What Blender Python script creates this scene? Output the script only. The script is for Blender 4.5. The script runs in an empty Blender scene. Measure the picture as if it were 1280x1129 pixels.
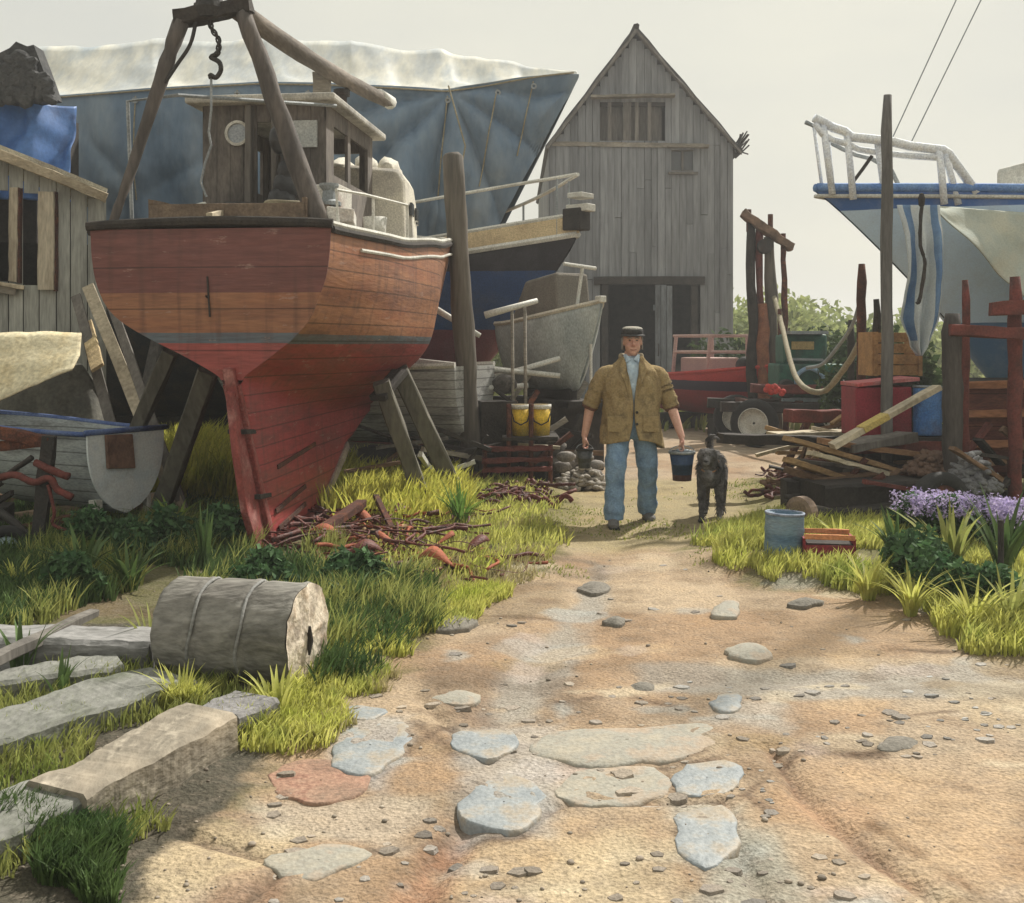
import bpy, math, random
import numpy as np
from mathutils import Vector, Matrix, noise as mnoise
from math import radians as R, sin, cos, pi
random.seed(7); np.random.seed(7)
SC = bpy.context.scene; COL = SC.collection

# ------------------------------------------------------------------ camera, sky, sun, exposure
F = 1408.0; EYE = 1.6; HY = 430.0            # focal length in photo pixels, eye height, horizon row
cam_d = bpy.data.cameras.new('camera'); cam = bpy.data.objects.new('camera', cam_d); COL.objects.link(cam)
cam.location = (0, 0, EYE); cam.rotation_euler = (R(90), 0, 0)
cam_d.sensor_width = 36; cam_d.sensor_fit = 'HORIZONTAL'; cam_d.lens = F / 1280 * 36
cam_d.shift_y = -(564.5 - HY) / 1280; cam_d.clip_start = .05; cam_d.clip_end = 3000
SC.camera = cam
SUN_EL, SUN_AZ = 47, 38                       # azimuth from +Y towards +X
w = bpy.data.worlds.new('World'); SC.world = w; w.use_nodes = True
nt = w.node_tree; bg = nt.nodes['Background']
sky = nt.nodes.new('ShaderNodeTexSky'); sky.sky_type = 'NISHITA'; sky.sun_disc = False
sky.sun_elevation = R(SUN_EL); sky.sun_rotation = R(SUN_AZ); sky.dust_density = 4; sky.air_density = 1.5; sky.altitude = 0
ml = nt.nodes.new('ShaderNodeMix'); ml.data_type = 'RGBA'; ml.inputs[0].default_value = .93
ml.inputs[7].default_value = (5.75, 5.65, 4.75, 1)   # thin high overcast: pale cream veil
# soft uneven veil of cloud
tc = nt.nodes.new('ShaderNodeTexCoord'); nz = nt.nodes.new('ShaderNodeTexNoise'); nz.inputs['Scale'].default_value = 2.2; nz.inputs['Detail'].default_value = 5
cr = nt.nodes.new('ShaderNodeValToRGB'); cr.color_ramp.elements[0].color = (5.9, 5.9, 5.4, 1); cr.color_ramp.elements[1].color = (7.3, 7.1, 6.0, 1)
cr.color_ramp.elements[0].position = .3; cr.color_ramp.elements[1].position = .7
mp = nt.nodes.new('ShaderNodeMapping'); mp.inputs['Scale'].default_value = (1, 1, 3)
nt.links.new(tc.outputs['Generated'], mp.inputs[0]); nt.links.new(mp.outputs[0], nz.inputs['Vector'])
nt.links.new(nz.outputs['Fac'], cr.inputs[0]); nt.links.new(cr.outputs[0], ml.inputs[7])
nt.links.new(sky.outputs[0], ml.inputs[6]); nt.links.new(ml.outputs[2], bg.inputs[0]); bg.inputs[1].default_value = .1
sl = bpy.data.lights.new('sun', 'SUN'); sl.energy = 5.0; sl.angle = R(1.5); sl.color = (1, .95, .86)
sun = bpy.data.objects.new('sun', sl); COL.objects.link(sun)
sv = Vector((cos(R(SUN_EL)) * sin(R(SUN_AZ)), cos(R(SUN_EL)) * cos(R(SUN_AZ)), sin(R(SUN_EL))))
sun.rotation_euler = sv.to_track_quat('Z', 'Y').to_euler(); sun.location = (8, 8, 14)
SC.view_settings.view_transform = 'Standard'; SC.view_settings.look = 'None'; SC.view_settings.exposure = .2; SC.view_settings.gamma = 1
SC.cycles.max_bounces = 6; SC.cycles.use_denoising = True

# ------------------------------------------------------------------ helpers
def P(px, py, Y): return Vector(((px - 640) / F * Y, Y, EYE - (py - HY) / F * Y))      # photo point at depth Y
def G(px, py, z=0.0):                                                                 # photo point on the ground
    Y = (EYE - z) * F / (py - HY); return Vector(((px - 640) / F * Y, Y, z))
RM = {}
def rmat(o): return RM.get(o.name, Matrix.Identity(4))
def thing(name, label, cat, loc=(0, 0, 0), group=None, rz=0.0):
    o = bpy.data.objects.new(name, None); COL.objects.link(o); o.empty_display_size = .1
    o.location = loc; o.rotation_euler = (0, 0, rz); o['label'] = label; o['category'] = cat
    if group: o['group'] = group
    RM[o.name] = Matrix.Translation(Vector(loc)) @ Matrix.Rotation(rz, 4, 'Z'); return o
def lerp(a, b, t): return a + (b - a) * t
def fbm(p, s=1.0): return mnoise.noise(Vector(p) * s) + .5 * mnoise.noise(Vector(p) * s * 2.1 + Vector((7, 3, 1)))
def interp(xs, ys, x):
    if x <= xs[0]: return ys[0]
    for i in range(1, len(xs)):
        if x <= xs[i]:
            t = (x - xs[i - 1]) / (xs[i] - xs[i - 1]); t = t * t * (3 - 2 * t) * .5 + t * .5
            return ys[i - 1] + (ys[i] - ys[i - 1]) * t
    return ys[-1]
def crom(pts, n):      # smooth curve through points, n samples per span
    pts = [Vector(p) for p in pts]; q = [pts[0] * 2 - pts[1]] + pts + [pts[-1] * 2 - pts[-2]]; out = []
    for i in range(1, len(q) - 2):
        for k in range(n):
            t = k / n; a, b, c, d = q[i - 1:i + 3]
            out.append(.5 * ((2 * b) + (c - a) * t + (2 * a - 5 * b + 4 * c - d) * t * t + (-a + 3 * b - 3 * c + d) * t ** 3))
    return out + [pts[-1]]
class MB:
    def __init__(s): s.v = []; s.f = []; s.m = []; s.k = 0
    def add(s, vs, fs, T=None):
        b = len(s.v)
        s.v += [tuple(T @ Vector(v)) if T else tuple(v) for v in vs]
        s.f += [tuple(i + b for i in f) for f in fs]; s.m += [s.k] * len(fs); return s
    def box(s, c, sz, rz=0, T=None, jit=0):
        x, y, z = sz[0] / 2, sz[1] / 2, sz[2] / 2; M = Matrix.Translation(Vector(c)) @ Matrix.Rotation(rz, 4, 'Z')
        if T: M = T @ M
        vs = [(a * x + random.uniform(-jit, jit), b * y + random.uniform(-jit, jit), d * z + random.uniform(-jit, jit)) for a in (-1, 1) for b in (-1, 1) for d in (-1, 1)]
        return s.add(vs, [(0, 1, 3, 2), (4, 6, 7, 5), (0, 4, 5, 1), (2, 3, 7, 6), (0, 2, 6, 4), (1, 5, 7, 3)], M)
    def beam(s, a, b, w, h, n=5, jit=.004, ch=.18, up=(0, 0, 1), w2=None, h2=None, bow=0):
        a, b = Vector(a), Vector(b); d = (b - a).normalized(); u = Vector(up)
        if abs(d.dot(u)) > .97: u = Vector((0, 1, 0))
        sx = d.cross(u).normalized(); sz = sx.cross(d).normalized()
        w2 = w2 or w; h2 = h2 or h; vs = []; fs = []
        for i in range(n + 1):
            t = i / n; W = lerp(w, w2, t) / 2; Hh = lerp(h, h2, t) / 2; c = min(W, Hh) * ch
            o = a.lerp(b, t) + sz * (bow * sin(pi * t))
            for (p, q) in ((-W + c, -Hh), (W - c, -Hh), (W, -Hh + c), (W, Hh - c), (W - c, Hh), (-W + c, Hh), (-W, Hh - c), (-W, -Hh + c)):
                vs.append(o + sx * (p + random.uniform(-jit, jit)) + sz * (q + random.uniform(-jit, jit)) + d * (random.uniform(-jit, jit) if i in (0, n) else 0))
        for i in range(n):
            for k in range(8):
                j = (k + 1) % 8; fs.append((i * 8 + k, i * 8 + j, i * 8 + 8 + j, i * 8 + 8 + k))
        fs.append(tuple(range(7, -1, -1))); fs.append(tuple(n * 8 + k for k in range(8)))
        return s.add(vs, fs)
    def tube(s, pts, r, n=8, r2=None, jit=0, cap=True, flat=1.0):
        pts = [Vector(p) for p in pts]; m = len(pts); vs = []; fs = []
        up = Vector((0, 0, 1))
        for i, p in enumerate(pts):
            d = (pts[min(i + 1, m - 1)] - pts[max(i - 1, 0)]).normalized()
            if abs(d.dot(up)) > .95: up2 = Vector((0, 1, 0))
            else: up2 = up
            x = d.cross(up2).normalized(); z = x.cross(d).normalized()
            if callable(r): rr = r(i / (m - 1))
            elif isinstance(r, (list, tuple)): rr = r[i]
            else: rr = lerp(r, r2 if r2 is not None else r, i / max(1, m - 1))
            if i == 0: px = x
            else:
                if x.dot(px) < 0: x = -x; z = -z
                px = x
            rx, rz = (rr if isinstance(rr, tuple) else (rr, rr * flat))
            for k in range(n):
                a = 2 * pi * k / n; j = 1 + random.uniform(-jit, jit)
                vs.append(p + x * (cos(a) * rx * j) + z * (sin(a) * rz * j))
        for i in range(m - 1):
            for k in range(n):
                j = (k + 1) % n; fs.append((i * n + k, i * n + j, i * n + n + j, i * n + n + k))
        if cap: fs.append(tuple(range(n - 1, -1, -1))); fs.append(tuple((m - 1) * n + k for k in range(n)))
        return s.add(vs, fs)
    def lathe(s, prof, n=24, T=None, jit=0):       # (r, z) pairs about z
        vs = []; fs = []
        for r, z in prof:
            for k in range(n):
                a = 2 * pi * k / n; j = 1 + random.uniform(-jit, jit); vs.append((cos(a) * r * j, sin(a) * r * j, z))
        for i in range(len(prof) - 1):
            for k in range(n):
                j = (k + 1) % n; fs.append((i * n + k, i * n + j, i * n + n + j, i * n + n + k))
        return s.add(vs, fs, T)
    def ell(s, c, r, n=12, m=8, T=None):
        vs = []; fs = []
        for i in range(m + 1):
            t = pi * i / m
            for k in range(n):
                a = 2 * pi * k / n; vs.append((sin(t) * cos(a) * r[0], sin(t) * sin(a) * r[1], cos(t) * r[2]))
        for i in range(m):
            for k in range(n):
                j = (k + 1) % n; fs.append((i * n + k, i * n + n + k, i * n + n + j, i * n + j))
        M = Matrix.Translation(Vector(c))
        return s.add(vs, fs, (M @ T) if T else M)
    def grid(s, rows, wrap=False):
        n = len(rows[0]); vs = [p for r in rows for p in r]; fs = []
        for i in range(len(rows) - 1):
            for k in range(n if wrap else n - 1):
                j = (k + 1) % n; fs.append((i * n + k, i * n + j, i * n + n + j, i * n + n + k))
        return s.add(vs, fs)
    def prism(s, poly, d):     # polygon (Vectors) thickened by vector d
        d = Vector(d); n = len(poly); vs = [Vector(p) for p in poly] + [Vector(p) + d for p in poly]
        fs = [tuple(range(n)), tuple(range(2 * n - 1, n - 1, -1))] + [(i, n + i, n + (i + 1) % n, (i + 1) % n) for i in range(n)]
        return s.add(vs, fs)
    def build(s, name, mats, parent=None, smooth=False, local=False, solid=0, bevel=0, sub=0, remesh=0, smit=0, label=None, disp=0, dscale=.1, origin=None, fixn=True, wld=.0004):
        me = bpy.data.meshes.new(name); o = bpy.data.objects.new(name, me); COL.objects.link(o)
        V = s.v
        if parent is not None:
            if not local: inv = rmat(parent).inverted(); V = [tuple(inv @ Vector(v)) for v in V]
            o.parent = parent; RM[o.name] = rmat(parent)
        else:
            if origin is None:
                a = np.array(V); mn, mx = a.min(0), a.max(0); origin = ((mn[0] + mx[0]) / 2, (mn[1] + mx[1]) / 2, mn[2])
            o.location = origin; V = [(v[0] - origin[0], v[1] - origin[1], v[2] - origin[2]) for v in V]
            RM[o.name] = Matrix.Translation(Vector(origin))
        me.from_pydata(V, [], s.f)
        if not isinstance(mats, (list, tuple)): mats = [mats]
        for m in mats: me.materials.append(m)
        if max(s.m or [0]) > 0: me.polygons.foreach_set('material_index', s.m)
        if smooth: me.polygons.foreach_set('use_smooth', [True] * len(me.polygons))
        if fixn and len(s.f) < 60000:
            import bmesh
            bm = bmesh.new(); bm.from_mesh(me)
            if wld: bmesh.ops.remove_doubles(bm, verts=bm.verts, dist=wld)
            bmesh.ops.recalc_face_normals(bm, faces=bm.faces); bm.to_mesh(me); bm.free()
        me.update()
        if remesh: q = o.modifiers.new('remesh', 'REMESH'); q.mode = 'VOXEL'; q.voxel_size = remesh; q.use_smooth_shade = True
        if smit: q = o.modifiers.new('smooth', 'SMOOTH'); q.iterations = smit; q.factor = .5
        if solid: q = o.modifiers.new('solid', 'SOLIDIFY'); q.thickness = solid; q.offset = 0
        if bevel: q = o.modifiers.new('bevel', 'BEVEL'); q.width = bevel; q.segments = 2; q.limit_method = 'ANGLE'
        if sub: q = o.modifiers.new('sub', 'SUBSURF'); q.levels = sub; q.render_levels = sub
        if disp:
            tx = bpy.data.textures.new(name + '_folds', 'CLOUDS'); tx.noise_scale = dscale; tx.noise_depth = 3
            q = o.modifiers.new('disp', 'DISPLACE'); q.texture = tx; q.strength = disp; q.texture_coords = 'LOCAL'
        if label: o['label'] = label
        return o
def tag(o, label, cat, group=None):
    o['label'] = label; o['category'] = cat
    if group: o['group'] = group
    return o
def kind(o, k, label=None, cat=None):
    o['kind'] = k
    if label: o['label'] = label
    if cat: o['category'] = cat
    return o
def dup(root, loc, rz, label, group=None, scale=None):
    r = root.copy(); COL.objects.link(r); r.location = loc; r.rotation_euler = (0, 0, rz); r['label'] = label
    if scale: r.scale = scale
    if group: r['group'] = group
    for ch in list(root.children):
        c = ch.copy(); COL.objects.link(c); c.parent = r
        for g in ch.children: d = g.copy(); COL.objects.link(d); d.parent = c
    return r

# ------------------------------------------------------------------ materials
def srgb(r, g, b): return tuple(((c / 255) / 12.92 if c / 255 <= .04045 else ((c / 255 + .055) / 1.055) ** 2.4) for c in (r, g, b)) + (1,)
def ramp(ntree, cols, lo=.32, hi=.68, const=False):
    n = ntree.nodes.new('ShaderNodeValToRGB'); e = n.color_ramp.elements
    if const: n.color_ramp.interpolation = 'CONSTANT'
    while len(e) < len(cols): e.new(.5)
    for i, c in enumerate(cols):
        e[i].position = lo + (hi - lo) * i / max(1, len(cols) - 1); e[i].color = tuple(c)[:3] + (1,)
    return n
MATS = {}
def mat(name, cols, scale=3.0, rough=.85, bump=.4, bscale=60.0, stretch=(1, 1, 1), island=0.0, metal=0.0, spec=.3, trans=0.0, grain=.25, dirt=None, dirt_amt=.5, dscale=1.5, bands=None, attr=None, wave=None, runs=0):
    """cols: ramp of base colours over patches; grain: fine value noise; dirt: colour of blotchy stains; bands: [(z, colour)...] paint bands by height."""
    if name in MATS: return MATS[name]
    m = bpy.data.materials.new(name); m.use_nodes = True; t = m.node_tree; N = t.nodes; L = t.links; b = N['Principled BSDF']
    tc = N.new('ShaderNodeTexCoord'); mp = N.new('ShaderNodeMapping'); mp.inputs['Scale'].default_value = stretch
    L.new(tc.outputs['Object'], mp.inputs[0])
    n1 = N.new('ShaderNodeTexNoise'); n1.inputs['Scale'].default_value = scale; n1.inputs['Detail'].default_value = 7; n1.inputs['Roughness'].default_value = .62
    L.new(mp.outputs[0], n1.inputs['Vector']); r1 = ramp(t, cols if len(cols) > 1 else cols * 2); L.new(n1.outputs['Fac'], r1.inputs[0]); c = r1.outputs[0]
    if bands:
        sx = N.new('ShaderNodeSeparateXYZ'); L.new(tc.outputs['Object'], sx.inputs[0])
        ad = N.new('ShaderNodeMath'); ad.operation = 'MULTIPLY_ADD'; ad.inputs[1].default_value = .02; L.new(n1.outputs['Fac'], ad.inputs[0]); L.new(sx.outputs['Z'], ad.inputs[2])
        mr = N.new('ShaderNodeMapRange'); z0, z1 = bands[0][0] - .01, bands[-1][0] + 1.0
        mr.inputs[1].default_value = z0; mr.inputs[2].default_value = z1; L.new(ad.outputs[0], mr.inputs[0])
        rb = N.new('ShaderNodeValToRGB'); rb.color_ramp.interpolation = 'CONSTANT'; e = rb.color_ramp.elements
        while len(e) < len(bands): e.new(.5)
        for i, (z, cc) in enumerate(bands): e[i].position = 0 if i == 0 else (z - z0) / (z1 - z0); e[i].color = tuple(cc)[:3] + (1,)
        L.new(mr.outputs[0], rb.inputs[0])
        mx = N.new('ShaderNodeMix'); mx.data_type = 'RGBA'; mx.blend_type = 'MULTIPLY'; mx.inputs[0].default_value = 1
        L.new(rb.outputs[0], mx.inputs[6]); L.new(c, mx.inputs[7]); c = mx.outputs[2]
    if attr:
        at = N.new('ShaderNodeAttribute'); at.attribute_name = attr
        mx = N.new('ShaderNodeMix'); mx.data_type = 'RGBA'; mx.blend_type = 'MULTIPLY'; mx.inputs[0].default_value = 1
        L.new(at.outputs['Color'], mx.inputs[6]); L.new(c, mx.inputs[7]); c = mx.outputs[2]
    if dirt:
        n3 = N.new('ShaderNodeTexNoise'); n3.inputs['Scale'].default_value = dscale; n3.inputs['Detail'].default_value = 9; n3.inputs['Roughness'].default_value = .7
        L.new(mp.outputs[0], n3.inputs['Vector']); rd = ramp(t, [(0, 0, 0), (dirt_amt,) * 3], .48, .66); L.new(n3.outputs['Fac'], rd.inputs[0])
        mx = N.new('ShaderNodeMix'); mx.data_type = 'RGBA'; L.new(rd.outputs[0], mx.inputs[0]); L.new(c, mx.inputs[6]); mx.inputs[7].default_value = tuple(dirt)[:3] + (1,); c = mx.outputs[2]
    if runs:
        mp4 = N.new('ShaderNodeMapping'); mp4.inputs['Scale'].default_value = (9, 9, .7); L.new(tc.outputs['Object'], mp4.inputs[0]); n4 = N.new('ShaderNodeTexNoise'); n4.inputs['Scale'].default_value = 1.6; n4.inputs['Detail'].default_value = 5; L.new(mp4.outputs[0], n4.inputs['Vector'])
        r4 = ramp(t, [(0, 0, 0), (runs,) * 3], .52, .72); L.new(n4.outputs['Fac'], r4.inputs[0]); m4 = N.new('ShaderNodeMix'); m4.data_type = 'RGBA'; L.new(r4.outputs[0], m4.inputs[0]); L.new(c, m4.inputs[6]); m4.inputs[7].default_value = (.07, .035, .028, 1); c = m4.outputs[2]
        n5 = N.new('ShaderNodeTexNoise'); n5.inputs['Scale'].default_value = 7; n5.inputs['Detail'].default_value = 10; n5.inputs['Roughness'].default_value = .75; mp5 = N.new('ShaderNodeMapping'); mp5.inputs['Scale'].default_value = (.4, .4, 1.6); L.new(tc.outputs['Object'], mp5.inputs[0]); L.new(mp5.outputs[0], n5.inputs['Vector'])
        r5 = ramp(t, [(0, 0, 0), (runs * 1.2,) * 3], .60, .64); L.new(n5.outputs['Fac'], r5.inputs[0]); m5 = N.new('ShaderNodeMix'); m5.data_type = 'RGBA'; L.new(r5.outputs[0], m5.inputs[0]); L.new(c, m5.inputs[6]); m5.inputs[7].default_value = (.36, .24, .2, 1); c = m5.outputs[2]
    if wave:
        sx3 = N.new('ShaderNodeSeparateXYZ'); L.new(tc.outputs['Object'], sx3.inputs[0]); w1 = N.new('ShaderNodeMath'); w1.operation = 'PINGPONG'; w1.inputs[1].default_value = wave[1] / 2; L.new(sx3.outputs[wave[0]], w1.inputs[0])
        w2 = N.new('ShaderNodeMapRange'); w2.inputs[1].default_value = .002; w2.inputs[2].default_value = .008; w2.inputs[3].default_value = .42; w2.inputs[4].default_value = 1; L.new(w1.outputs[0], w2.inputs[0])
        w3 = N.new('ShaderNodeHueSaturation'); L.new(w2.outputs[0], w3.inputs['Value']); L.new(c, w3.inputs['Color']); c = w3.outputs[0]
    n2 = N.new('ShaderNodeTexNoise'); n2.inputs['Scale'].default_value = bscale; n2.inputs['Detail'].default_value = 6
    L.new(mp.outputs[0], n2.inputs['Vector'])
    hs = N.new('ShaderNodeHueSaturation'); mr = N.new('ShaderNodeMapRange'); mr.inputs[1].default_value = .3; mr.inputs[2].default_value = .7; mr.inputs[3].default_value = 1 - grain; mr.inputs[4].default_value = 1 + grain
    L.new(n2.outputs['Fac'], mr.inputs[0]); v = mr.outputs[0]
    if island:
        ge = N.new('ShaderNodeNewGeometry'); mi = N.new('ShaderNodeMapRange'); mi.inputs[3].default_value = 1 - island; mi.inputs[4].default_value = 1 + island
        L.new(ge.outputs['Random Per Island'], mi.inputs[0]); mm = N.new('ShaderNodeMath'); mm.operation = 'MULTIPLY'; L.new(v, mm.inputs[0]); L.new(mi.outputs[0], mm.inputs[1]); v = mm.outputs[0]
    L.new(v, hs.inputs['Value']); L.new(c, hs.inputs['Color']); c = hs.outputs[0]
    L.new(c, b.inputs['Base Color']); b.inputs['Roughness'].default_value = rough; b.inputs['Metallic'].default_value = metal; b.inputs['Specular IOR Level'].default_value = spec
    if bump:
        bp = N.new('ShaderNodeBump'); bp.inputs['Strength'].default_value = bump; bp.inputs['Distance'].default_value = .01; h = n2.outputs['Fac']
        if wave:      # (axis, spacing): plank seams
            sx2 = N.new('ShaderNodeSeparateXYZ'); L.new(tc.outputs['Object'], sx2.inputs[0])
            q = N.new('ShaderNodeMath'); q.operation = 'PINGPONG'; q.inputs[1].default_value = wave[1] / 2; L.new(sx2.outputs[wave[0]], q.inputs[0])
            q2 = N.new('ShaderNodeMath'); q2.operation = 'LESS_THAN'; q2.inputs[1].default_value = .006; L.new(q.outputs[0], q2.inputs[0])
            q3 = N.new('ShaderNodeMath'); q3.operation = 'MULTIPLY_ADD'; q3.inputs[1].default_value = -1.2; L.new(q2.outputs[0], q3.inputs[0]); L.new(h, q3.inputs[2]); h = q3.outputs[0]
        L.new(h, bp.inputs['Height']); L.new(bp.outputs[0], b.inputs['Normal'])
    if trans:
        tr = N.new('ShaderNodeBsdfTranslucent'); L.new(c, tr.inputs[0]); ms = N.new('ShaderNodeMixShader'); ms.inputs[0].default_value = trans
        L.new(b.outputs[0], ms.inputs[1]); L.new(tr.outputs[0], ms.inputs[2]); L.new(ms.outputs[0], N['Material Output'].inputs[0])
    MATS[name] = m; return m
def wood(name, a, b2, **k):
    kw = dict(scale=5, stretch=(1, 1, 1), bscale=45, island=.18, dirt=[c * .35 for c in a[:3]], dirt_amt=.45, dscale=5, grain=.22, bump=.6); kw.update(k); return mat(name, [a, b2], **kw)
M_grey_wood = wood('weathered grey wood', (.20, .185, .165), (.11, .10, .09), stretch=(1, 1, .12), dscale=4, bscale=30)
M_grey_beam = wood('weathered beam wood', (.30, .27, .22), (.17, .155, .13), stretch=(.25, .25, 1), bscale=50)
M_pale_wood = wood('bleached wood', (.52, .45, .33), (.36, .31, .23), stretch=(.6, .6, .6))
M_post = wood('mooring post wood', (.155, .135, .11), (.085, .075, .065), stretch=(1, 1, .1), bscale=30)
M_tan_wood = wood('tan board', (.40, .26, .13), (.26, .17, .09), stretch=(.4, 1, 1), bscale=50)
M_brown_wood = wood('brown board', (.20, .12, .07), (.11, .07, .045), stretch=(.4, 1, 1), bscale=50)
M_dark_wood = wood('tarred wood', (.05, .042, .036), (.028, .025, .023))
M_rust = mat('rusty iron', [(.14, .045, .028), (.07, .03, .022), (.2, .07, .035)], scale=9, rough=.9, bump=.7, bscale=80, dirt=(.04, .025, .02), dirt_amt=.6, grain=.35)
M_rust2 = mat('red oxide iron', [(.19, .05, .04), (.09, .035, .03)], scale=8, rough=.85, bump=.6, dirt=(.05, .025, .02), dirt_amt=.6)
M_iron = mat('dark iron', [(.035, .034, .034), (.06, .055, .05)], scale=8, rough=.65, bump=.5, metal=.4, dirt=(.09, .045, .03), dirt_amt=.5)
M_galv = mat('galvanised pipe', [(.30, .32, .33), (.2, .22, .23)], scale=8, rough=.5, bump=.2, metal=.3)
M_white = mat('chalky white paint', [(.68, .67, .61), (.5, .5, .46)], scale=4, rough=.6, bump=.2, dirt=(.2, .17, .13), dirt_amt=.5)
M_black = mat('black rubber', [(.02, .02, .02), (.035, .034, .033)], rough=.8, bump=.3)
M_rope = mat('old rope', [(.36, .32, .22), (.22, .19, .13)], scale=20, bscale=140, bump=.8)
# ------------------------------------------------------------------ ground
def vnoise(x, y, s, seed=0):
    x = x * s + seed * 17.3; y = y * s + seed * 9.1; xi = np.floor(x).astype(int); yi = np.floor(y).astype(int); fx = x - xi; fy = y - yi
    def h(a, b):
        n = (a * 374761393 + b * 668265263 + seed * 1442695) & 0x7fffffff; n = ((n ^ (n >> 13)) * 1274126177) & 0x7fffffff; return ((n ^ (n >> 16)) & 0xffff) / 65535.0
    fx = fx * fx * (3 - 2 * fx); fy = fy * fy * (3 - 2 * fy)
    return (h(xi, yi) * (1 - fx) + h(xi + 1, yi) * fx) * (1 - fy) + (h(xi, yi + 1) * (1 - fx) + h(xi + 1, yi + 1) * fx) * fy
def fb(x, y, s, seed=0, o=4): return sum(vnoise(x, y, s * 2 ** i, seed + i) * .5 ** i for i in range(o)) / (2 - .5 ** (o - 1)) - .5
def poly_sd(X, Y, pix):     # signed distance (m, inside positive) to a ground polygon given by photo points
    pts = [G(*p)[:2] for p in pix]; d = np.full(X.shape, 1e9); ins = np.zeros(X.shape, bool)
    for i in range(len(pts)):
        (x1, y1), (x2, y2) = pts[i], pts[(i + 1) % len(pts)]
        ex, ey = x2 - x1, y2 - y1; t = np.clip(((X - x1) * ex + (Y - y1) * ey) / (ex * ex + ey * ey + 1e-9), 0, 1)
        d = np.minimum(d, np.hypot(X - x1 - t * ex, Y - y1 - t * ey))
        c = ((y1 > Y) != (y2 > Y)); xs = (x2 - x1) * (Y - y1) / ((y2 - y1) if y2 != y1 else 1e-9) + x1; ins ^= c & (X < xs)
    return np.where(ins, d, -d)
def line_d(X, Y, pix):
    pts = [G(*p)[:2] for p in pix]; d = np.full(X.shape, 1e9)
    for (x1, y1), (x2, y2) in zip(pts, pts[1:]):
        ex, ey = x2 - x1, y2 - y1; t = np.clip(((X - x1) * ex + (Y - y1) * ey) / (ex * ex + ey * ey + 1e-9), 0, 1); d = np.minimum(d, np.hypot(X - x1 - t * ex, Y - y1 - t * ey))
    return d
def sm(a, b, x): t = np.clip((x - a) / (b - a), 0, 1); return t * t * (3 - 2 * t)
GRASS_L = [(-700, 560), (640, 545), (700, 600), (735, 640), (700, 680), (690, 712), (560, 735), (545, 790), (470, 850), (400, 905), (330, 950), (300, 1000), (170, 1010), (60, 1200), (-700, 1200)]
GRASS_R = [(930, 600), (2000, 580), (2600, 900), (1300, 835), (1200, 812), (1180, 770), (1060, 742), (940, 735), (860, 712), (840, 690), (930, 672)]
SHADE_L = [(-500, 820), (180, 790), (320, 880), (345, 930), (305, 985), (240, 1035), (190, 1080), (170, 1129), (200, 1400), (-700, 1400)]  # outline of the shade painted into the ground at lower left
def ground_h(X, Y):
    n = fb(X, Y, .5, 3) * .06 + fb(X, Y, 2.2, 8) * .03 + fb(X, Y, 9, 5, 3) * .014 + fb(X, Y, 30, 6, 2) * .007
    far = sm(16, 40, np.hypot(X, Y)); n = n * (1 - .5 * far)
    gl = sm(-.1, .35, poly_sd(X, Y, GRASS_L)) * .05 + sm(-.1, .4, poly_sd(X, Y, GRASS_R)) * .06
    rut = sum(np.exp(-(line_d(X, Y, l) / w_) ** 2) * h for l, w_, h in RUTS)
    return n * .8 + gl - rut
RUTS = [([(960, 930), (1010, 1000), (1080, 1060), (1180, 1129)], .035, .03), ([(590, 1010), (560, 1060), (500, 1129)], .06, .035), ([(905, 1000), (915, 1050), (960, 1129)], .03, .025),
        ([(600, 900), (720, 770), (760, 700), (790, 640)], .16, .03), ([(230, 1040), (360, 1075), (300, 1129)], .03, .02), ([(820, 850), (1280, 845)], .12, .025), ([(640, 1035), (700, 1000), (830, 1000), (900, 995)], .02, .02), ([(520, 870), (560, 905), (610, 950)], .025, .02)]
def stepped(segs):
    out = []
    for a, b, s in segs: out += list(np.arange(a, b, s))
    return out
gx = [-320, -200, -110, -70, -45, -32, -24, -18, -14, -11, -9, -7.6] + stepped([(-6.6, -3, .12), (-3, 3, .026), (3, 7, .1)]) + [7, 8, 9.5, 12, 15, 20, 28, 40, 60, 100, 200, 320]
gy = [-60, -30, -14, -6, -2, 0, 1, 1.8, 2.3] + stepped([(2.6, 6.5, .024), (6.5, 11, .045), (11, 18, .1)]) + [18, 18.6, 19.5, 21, 23, 26, 30, 36, 45, 60, 85, 130, 220, 340]
GX, GY = np.meshgrid(np.array(gx), np.array(gy)); GZ = ground_h(GX, GY)
def ch(r, g, b): return np.array(srgb(r, g, b)[:3])
col = np.zeros(GX.shape + (3,)); warp = fb(GX, GY, 1.4, 31) ; warp2 = fb(GX, GY, 5, 41)
base = [ch(172, 150, 120), ch(158, 130, 98), ch(170, 156, 134), ch(142, 122, 98)]
k1 = sm(-.12, .12, warp)[..., None]; k2 = sm(-.1, .15, fb(GX, GY, .7, 55))[..., None]; k3 = sm(0, .2, warp2)[..., None]
col = (base[0] * (1 - k1) + base[1] * k1) * (1 - .45 * k2) + base[2] * .45 * k2; col = col * (1 - .3 * k3) + base[3] * .3 * k3
def blend(mask, c, amt=1.0):
    global col
    mm = (mask * amt)[..., None]; col = col * (1 - mm) + ch(*c) * mm
J = warp2 * .14 + fb(GX, GY, 16, 77) * .07
def patch(pix, c, amt=.8, soft=.05): blend(sm(-soft, soft, poly_sd(GX, GY, pix) + J), c, amt)
def streak(pix, wd, c, amt=.8): blend(np.exp(-((line_d(GX, GY, pix) + J * .35) / wd) ** 2), c, amt)
patch([(745, 700), (770, 700), (760, 760), (730, 830), (680, 900), (610, 905), (585, 890), (640, 830), (700, 770)], (150, 148, 140), .75)
patch([(800, 828), (1000, 838), (1400, 826), (1400, 868), (1000, 880), (800, 862)], (158, 155, 146), .75)
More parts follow.
